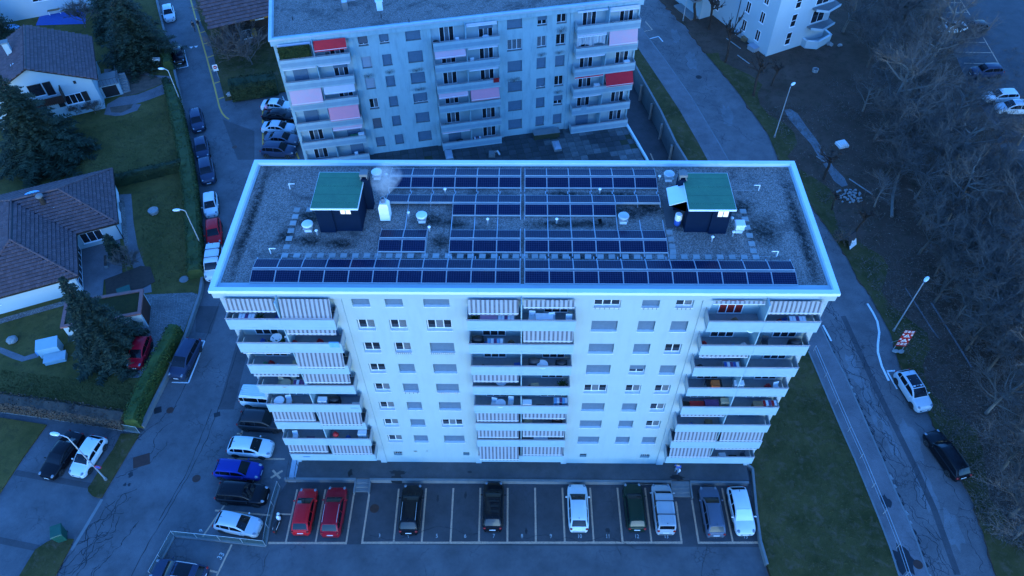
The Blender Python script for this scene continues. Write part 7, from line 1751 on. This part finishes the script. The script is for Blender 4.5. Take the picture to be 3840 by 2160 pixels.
# left stack, top to bottom (x from -20.2 to -12.9)
B = [('rack', -18.9, 0, 'folded drying rack on the top left balcony', 'cloth_white'), ('plant', -18.2, 0, 'dry potted plant on the top left balcony', 'dark_grey'), ('bag', -16.95, 0, 'dark blue bag on the top left balcony by the divider', 'blue'), ('rack', -14.7, 0, 'drying rack with pink and white laundry on the top left balcony', 'pink'), ('bag', -13.2, 0, 'dark red bag in the corner of the top left balcony', 'red'),
 ('bag', -18.7, 1, 'blue sack on the second left balcony', 'blue'), ('plant', -18.0, 1, 'potted plant in a beige pot on the second left balcony', 'beige'), ('plant', -17.3, 1, 'bushy potted plant on the second left balcony', 'dark_grey'), ('table', -17.65, 1, 'small white stool table between plants, second left balcony', 'white_plastic'), ('chair', -16.8, 1, 'grey chair facing out on the second left balcony', 'cloth_white'), ('bag', -16.4, 1, 'red toy bag on the second left balcony by the divider', 'red'), ('bag', -14.6, 1, 'dark red cushion on the second left balcony floor', 'red'), ('towel', -13.35, 1, 'light blue towel over the rail of the second left balcony', 'light_blue'),
 ('bag', -19.2, 2, 'green and white sack on the third left balcony', 'green'), ('bag', -18.8, 2, 'red and white bag on the third left balcony', 'red'), ('bag', -18.2, 2, 'round light blue sack on the third left balcony', 'light_blue'), ('rug', -17.3, 2, 'pink toy on the third left balcony floor', 'pink'), ('box', -16.85, 2, 'torn brown carton on the third left balcony', 'beige'),
 ('table', -18.2, 3, 'cream round table on the fourth left balcony', 'beige'), ('chair', -18.7, 3, 'yellow slatted chair left of the cream table, fourth left balcony', 'beige'), ('chair', -17.7, 3, 'yellow slatted chair right of the cream table, fourth left balcony', 'beige'), ('rack', -17.0, 3, 'dark clothes on a rack, fourth left balcony', 'purple'),
 ('table', -19.4, 4, 'white round table on the fifth left balcony', 'white_plastic'), ('chair', -18.7, 4, 'white plastic chair next to the round table, fifth left balcony', 'white_plastic'), ('rug', -17.3, 4, 'brown door mat on the fifth left balcony', 'dark_wood'), ('cupboard', -15.9, 4, 'white cupboard on the fifth left balcony by the divider', 'white_plastic'), ('cover', -15.0, 4, 'black covered furniture on the fifth left balcony', 'black'), ('box', -13.3, 4, 'small striped box in the corner of the fifth left balcony', 'cloth_white'),
 ('chair', -19.4, 6, 'white wire chair on the seventh left balcony', 'white_plastic'), ('rug', -18.2, 6, 'wine coloured rug on the seventh left balcony', 'purple'), ('bag', -15.8, 6, 'red bag by the divider on the seventh left balcony', 'red'), ('bag', -14.9, 6, 'blue sack beside a green ball on the seventh left balcony', 'blue'), ('cupboard', -13.6, 6, 'white chest on the seventh left balcony', 'white_plastic'), ('box', -18.9, 7, 'light blue box on the lowest left balcony', 'light_blue'),
 # centre
 ('plant', -3.3, 0, 'spider plant on the top centre balcony', 'dark_grey'), ('desk', -2.3, 0, 'pink clothed table on the top centre balcony', 'pink'), ('rack', -1.1, 0, 'drying rack with white laundry on the top centre balcony', 'cloth_white'), ('desk', 1.5, 0, 'long white table on the top centre balcony', 'white_plastic'), ('chair', .65, 0, 'white chair left of the long white table', 'white_plastic'), ('chair', 3.2, 0, 'white chair in the right corner of the top centre balcony', 'white_plastic'), ('chair', 2.05, 0, 'white chair behind the long white table', 'white_plastic'),
 ('cover', -3.2, 1, 'black covered barbecue on the second centre balcony', 'black'), ('rack', -1.9, 1, 'rack with blue and white towels on the second centre balcony', 'light_blue'), ('bag', -2.6, 1, 'dark blue bag beside the covered barbecue', 'blue'), ('bag', -.8, 1, 'brown basket on the second centre balcony', 'wood'),
 ('bag', -2.9, 2, 'grey tote bag on the third centre balcony', 'dark_grey'), ('box', -.3, 2, 'purple box by the divider of the third centre balcony', 'blue'), ('cover', .9, 2, 'black and white covered chair on the third centre balcony', 'dark_grey'), ('table', 1.5, 2, 'small white tray table on the third centre balcony', 'white_plastic'), ('cover', 2.9, 2, 'big black covered barbecue on the third centre balcony', 'black'),
 ('table', -1.6, 3, 'white round table with ashtray on the fourth centre balcony', 'white_plastic'), ('bag', .55, 3, 'black drum with green lid on the fourth centre balcony', 'black'), ('box', 1.0, 3, 'paper sack on the fourth centre balcony', 'beige'), ('plant', 3.1, 3, 'dry plant in the corner of the fourth centre balcony', 'dark_grey'),
 ('table', -1.7, 4, 'large white round table on the fifth centre balcony', 'white_plastic'), ('chair', -2.25, 4, 'white slatted chair left of the large white round table', 'white_plastic'), ('chair', -.9, 4, 'white chair by the divider of the fifth centre balcony', 'white_plastic'), ('cupboard', .4, 4, 'white washing cabinet on the fifth centre balcony', 'white_plastic'), ('bag', 2.7, 4, 'light blue bag on the fifth centre balcony', 'light_blue'), ('rack', 3.1, 4, 'cleaning rack in the corner of the fifth centre balcony', 'light_blue'), ('rug', 1.5, 4, 'black cloth on the fifth centre balcony floor', 'black'),
 ('box', .5, 5, 'beige carton on the sixth centre balcony', 'beige'), ('cover', 2.9, 5, 'brown covered chest on the sixth centre balcony', 'brown'), ('desk', 1.6, 6, 'white low table under the awning, seventh centre balcony', 'white_plastic'),
 # right
 ('rug', 13.4, 0, 'black mat on the top right balcony', 'black'), ('bag', 14.6, 0, 'yellow brown toy bag on the top right balcony', 'wood'), ('dish', 15.7, 0, 'white satellite dish on the top right balcony', 'white_plastic'), ('bag', 17.6, 0, 'dark red bag on the top right balcony', 'red'), ('bag', 18.0, 0, 'dark blue bag on the top right balcony', 'blue'), ('rack', 18.7, 0, 'white drying rack on the top right balcony', 'cloth_white'), ('box', 19.5, 0, 'cream paper bag on the top right balcony', 'beige'),
 ('bag', 12.95, 1, 'red umbrella bag in the left corner, second right balcony', 'red'), ('bag', 15.0, 1, 'light blue sack on the second right balcony', 'light_blue'), ('bag', 15.8, 1, 'white plastic bag pile on the second right balcony', 'cloth_white'), ('chair', 17.3, 1, 'black folding chair on the second right balcony', 'dark_grey'), ('bag', 18.4, 1, 'blue bin bag on the second right balcony', 'blue'), ('cover', 19.4, 1, 'tall black covered grill on the second right balcony', 'black'),
 ('rug', 14.0, 2, 'black cloth on the third right balcony floor', 'black'), ('rack', 15.4, 2, 'folded striped deck chair rack on the third right balcony', 'blue'), ('bag', 13.2, 2, 'grey twig bundle on the third right balcony', 'dark_grey'),
 ('desk', 14.7, 3, 'black bench with orange cloth on the fourth right balcony', 'black'), ('box', 14.7, 3, 'orange cloth on the black bench, fourth right balcony', 'orange'), ('cupboard', 16.55, 3, 'black and white cabinet on the fourth right balcony', 'white_plastic'), ('bag', 18.9, 3, 'red shopping bag on the fourth right balcony', 'red'), ('chair', 19.5, 3, 'white plastic chair on the fourth right balcony', 'white_plastic'), ('rug', 17.6, 3, 'dark green parasol lying on the fourth right balcony', 'hedge_dark'),
 ('box', 13.1, 4, 'dark crate in the left corner, fifth right balcony', 'dark_wood'), ('desk', 13.9, 4, 'bench with red cushion on the fifth right balcony', 'red'), ('desk', 15.0, 4, 'bench with purple blanket on the fifth right balcony', 'purple'), ('cupboard', 16.1, 4, 'beige wooden cabinet on the fifth right balcony', 'beige'), ('cupboard', 18.6, 4, 'brown chest on the fifth right balcony', 'wood'), ('rack', 19.6, 4, 'red clothes rack on the fifth right balcony', 'red'),
 ('box', 15.4, 5, 'brown carton on the sixth right balcony', 'wood'), ('bag', 13.9, 5, 'blue bucket on the sixth right balcony', 'blue'), ('box', 17.6, 7, 'white carton on the lowest right balcony', 'cloth_white'), ('rug', 18.6, 7, 'black mat on the lowest right balcony', 'black'), ('chair', 19.4, 7, 'dark wire chair on the lowest right balcony', 'dark_grey')]
for k, (kd, x, row, lab, c) in enumerate(B):
    y = (-.42, -.28, -.15)[k % 3] if kd not in ('rug',) else -.3
    put(kd, x, row, lab, c, y, (k * .7) % .6 - .3 if kd in ('chair', 'box', 'bag') else 0, .745 if lab.startswith('orange cloth') else (.86 if lab.startswith('red bag b') else 0))
# old block
BR_ = [('screen', 2.6, 0, 'leafy green privacy screen on the top left balcony of the older block', 'green'), ('chair', 6.0, 0, 'dark chair under the red awning of the older block', 'dark_grey'), ('rug', 2.2, 1, 'dark mat on the second left balcony of the older block', 'dark_grey'), ('bag', 5.0, 1, 'dark bag by the divider, second left balcony of the older block', 'dark_grey'), ('box', 6.0, 2, 'wooden crate on the third left balcony of the older block', 'wood'),
 ('bag', 5.6, 4, 'red toy bag on the fifth left balcony of the older block', 'red'), ('desk', 7.2, 4, 'green table on the fifth left balcony of the older block', 'green'), ('cupboard', 8.0, 4, 'white cabinet in the corner, fifth left balcony of the older block', 'white_plastic'), ('chair', 6.9, 5, 'white plastic chair on the lowest left balcony of the older block', 'white_plastic'), ('table', 7.6, 5, 'dark round table on the lowest left balcony of the older block', 'dark_grey'), ('box', 4.0, 5, 'white box on the lowest left balcony of the older block', 'cloth_white'),
 ('cover', 18.3, 0, 'black grill on the top centre balcony of the older block', 'black'), ('chair', 20.8, 0, 'pale chair on the top centre balcony of the older block', 'cloth_white'), ('table', 24.1, 0, 'pale round table on the top centre balcony of the older block', 'white_plastic'), ('chair', 22.4, 1, 'white chair on the second centre balcony of the older block', 'white_plastic'), ('rug', 24.9, 1, 'dark mat on the second centre balcony of the older block', 'dark_grey'),
 ('box', 19.4, 2, 'orange brown crate on the third centre balcony of the older block', 'wood'), ('cover', 24.0, 2, 'dark covered chest on the third centre balcony of the older block', 'dark_grey'), ('towel', 25.1, 2, 'red cloth over the rail of the third centre balcony, older block', 'red'), ('bag', 20.6, 3, 'silver bucket on the fourth centre balcony of the older block', 'galvanised'), ('plant', 18.6, 4, 'window box plants on the fifth centre balcony of the older block', 'dark_grey'),
 ('bag', 20.0, 4, 'orange bag on the fifth centre balcony of the older block', 'orange'), ('bag', 24.8, 4, 'orange round cushion on the fifth centre balcony of the older block', 'orange'), ('cover', 20.2, 5, 'black covered boat like chest on the lowest centre balcony of the older block', 'black'), ('rack', 22.4, 5, 'rack of dark clothes on the lowest centre balcony of the older block', 'dark_grey'),
 ('plant', 42.0, 0, 'small fir tree in a pot on the top right balcony of the older block', 'dark_grey'), ('plant', 41.0, 0, 'potted plant second from the corner, top right balcony of the older block', 'terracotta'), ('plant', 40.3, 0, 'potted plant in a dark pot, top right balcony of the older block', 'black'), ('plant', 39.2, 0, 'bushy potted plant by the divider, top right balcony of the older block', 'brown'), ('curtain', 36.7, 1, 'sheer white curtain hung across the second right balcony of the older block', 'white'), ('cupboard', 41.6, 2, 'white cabinets on the third right balcony of the older block', 'white_plastic'),
 ('box', 35.3, 3, 'orange box on the fourth right balcony of the older block', 'orange'), ('bag', 36.2, 3, 'green toy on the fourth right balcony of the older block', 'green'), ('bag', 36.8, 3, 'dark red bag on the fourth right balcony of the older block', 'red'), ('cupboard', 38.0, 3, 'white cupboard on the fourth right balcony of the older block', 'white_plastic'), ('bag', 37.3, 4, 'black bin bags on the fifth right balcony of the older block', 'black'), ('bag', 37.9, 4, 'pale pillow on the bin bags, older block fifth right balcony', 'cloth_white'), ('table', 41.8, 4, 'dark plant table on the fifth right balcony of the older block', 'dark_grey'), ('towel', 36.4, 4, 'grey cloth hung over the fifth right parapet of the older block', 'panel_band'), ('box', 39.6, 5, 'light blue box on the lowest right balcony of the older block', 'light_blue')]
for k, (kd, x, row, lab, c) in enumerate(BR_): put(kd, x, row, lab, c, -.66 if kd in ('screen', 'curtain') else -.3, 0, 1.0 if kd in ('curtain', 'screen') else 0, 'r')
# terrace things
for k, (u, lab) in enumerate((((4.35, 45.44), 'glass skylight box in the middle of the paved garage roof'), ((-9.53, 43.57), 'small pale skylight on the garage roof behind the parapet'))):
    t = thing('skylight', lab, 'skylight', (*u, TZ), TA); MB().box(-.5, .5, -.9, .9, 0, .35).build('kerb', M('concrete'), t); MB().add([(-.46, -.86, .36), (.46, -.86, .36), (.46, .86, .36), (-.46, .86, .36), (-.2, -.5, .56), (.2, -.5, .56), (.2, .5, .56), (-.2, .5, .56)], [(0, 1, 5, 4), (1, 2, 6, 5), (2, 3, 7, 6), (3, 0, 4, 7), (4, 5, 6, 7)]).build('dome', M('shutter_light'), t)
t = thing('vent_hood', 'steel vent hood with elbow pipe on the garage roof', 'vent', (*(-3.89, 43.74), TZ)); MB().box(-.5, .3, -.4, .4, 0, .5).build('box', M('concrete'), t); MB().tube([(.3, 0, .6), (.6, 0, .8), (.9, -.3, .4)], .14, 8).build('pipe', M('metal'), t, 50)
t = thing('air_unit', 'mossy dark box against the wall of the older block', 'box', (*rl(31.6, -.5), TZ), TA); MB().box(-1.7, 1.7, -.5, .5, 0, .8).build('body', M('moss'), t); MB().box(-1.75, 1.75, -.55, .55, .802, .9).build('lid', M('concrete'), t)
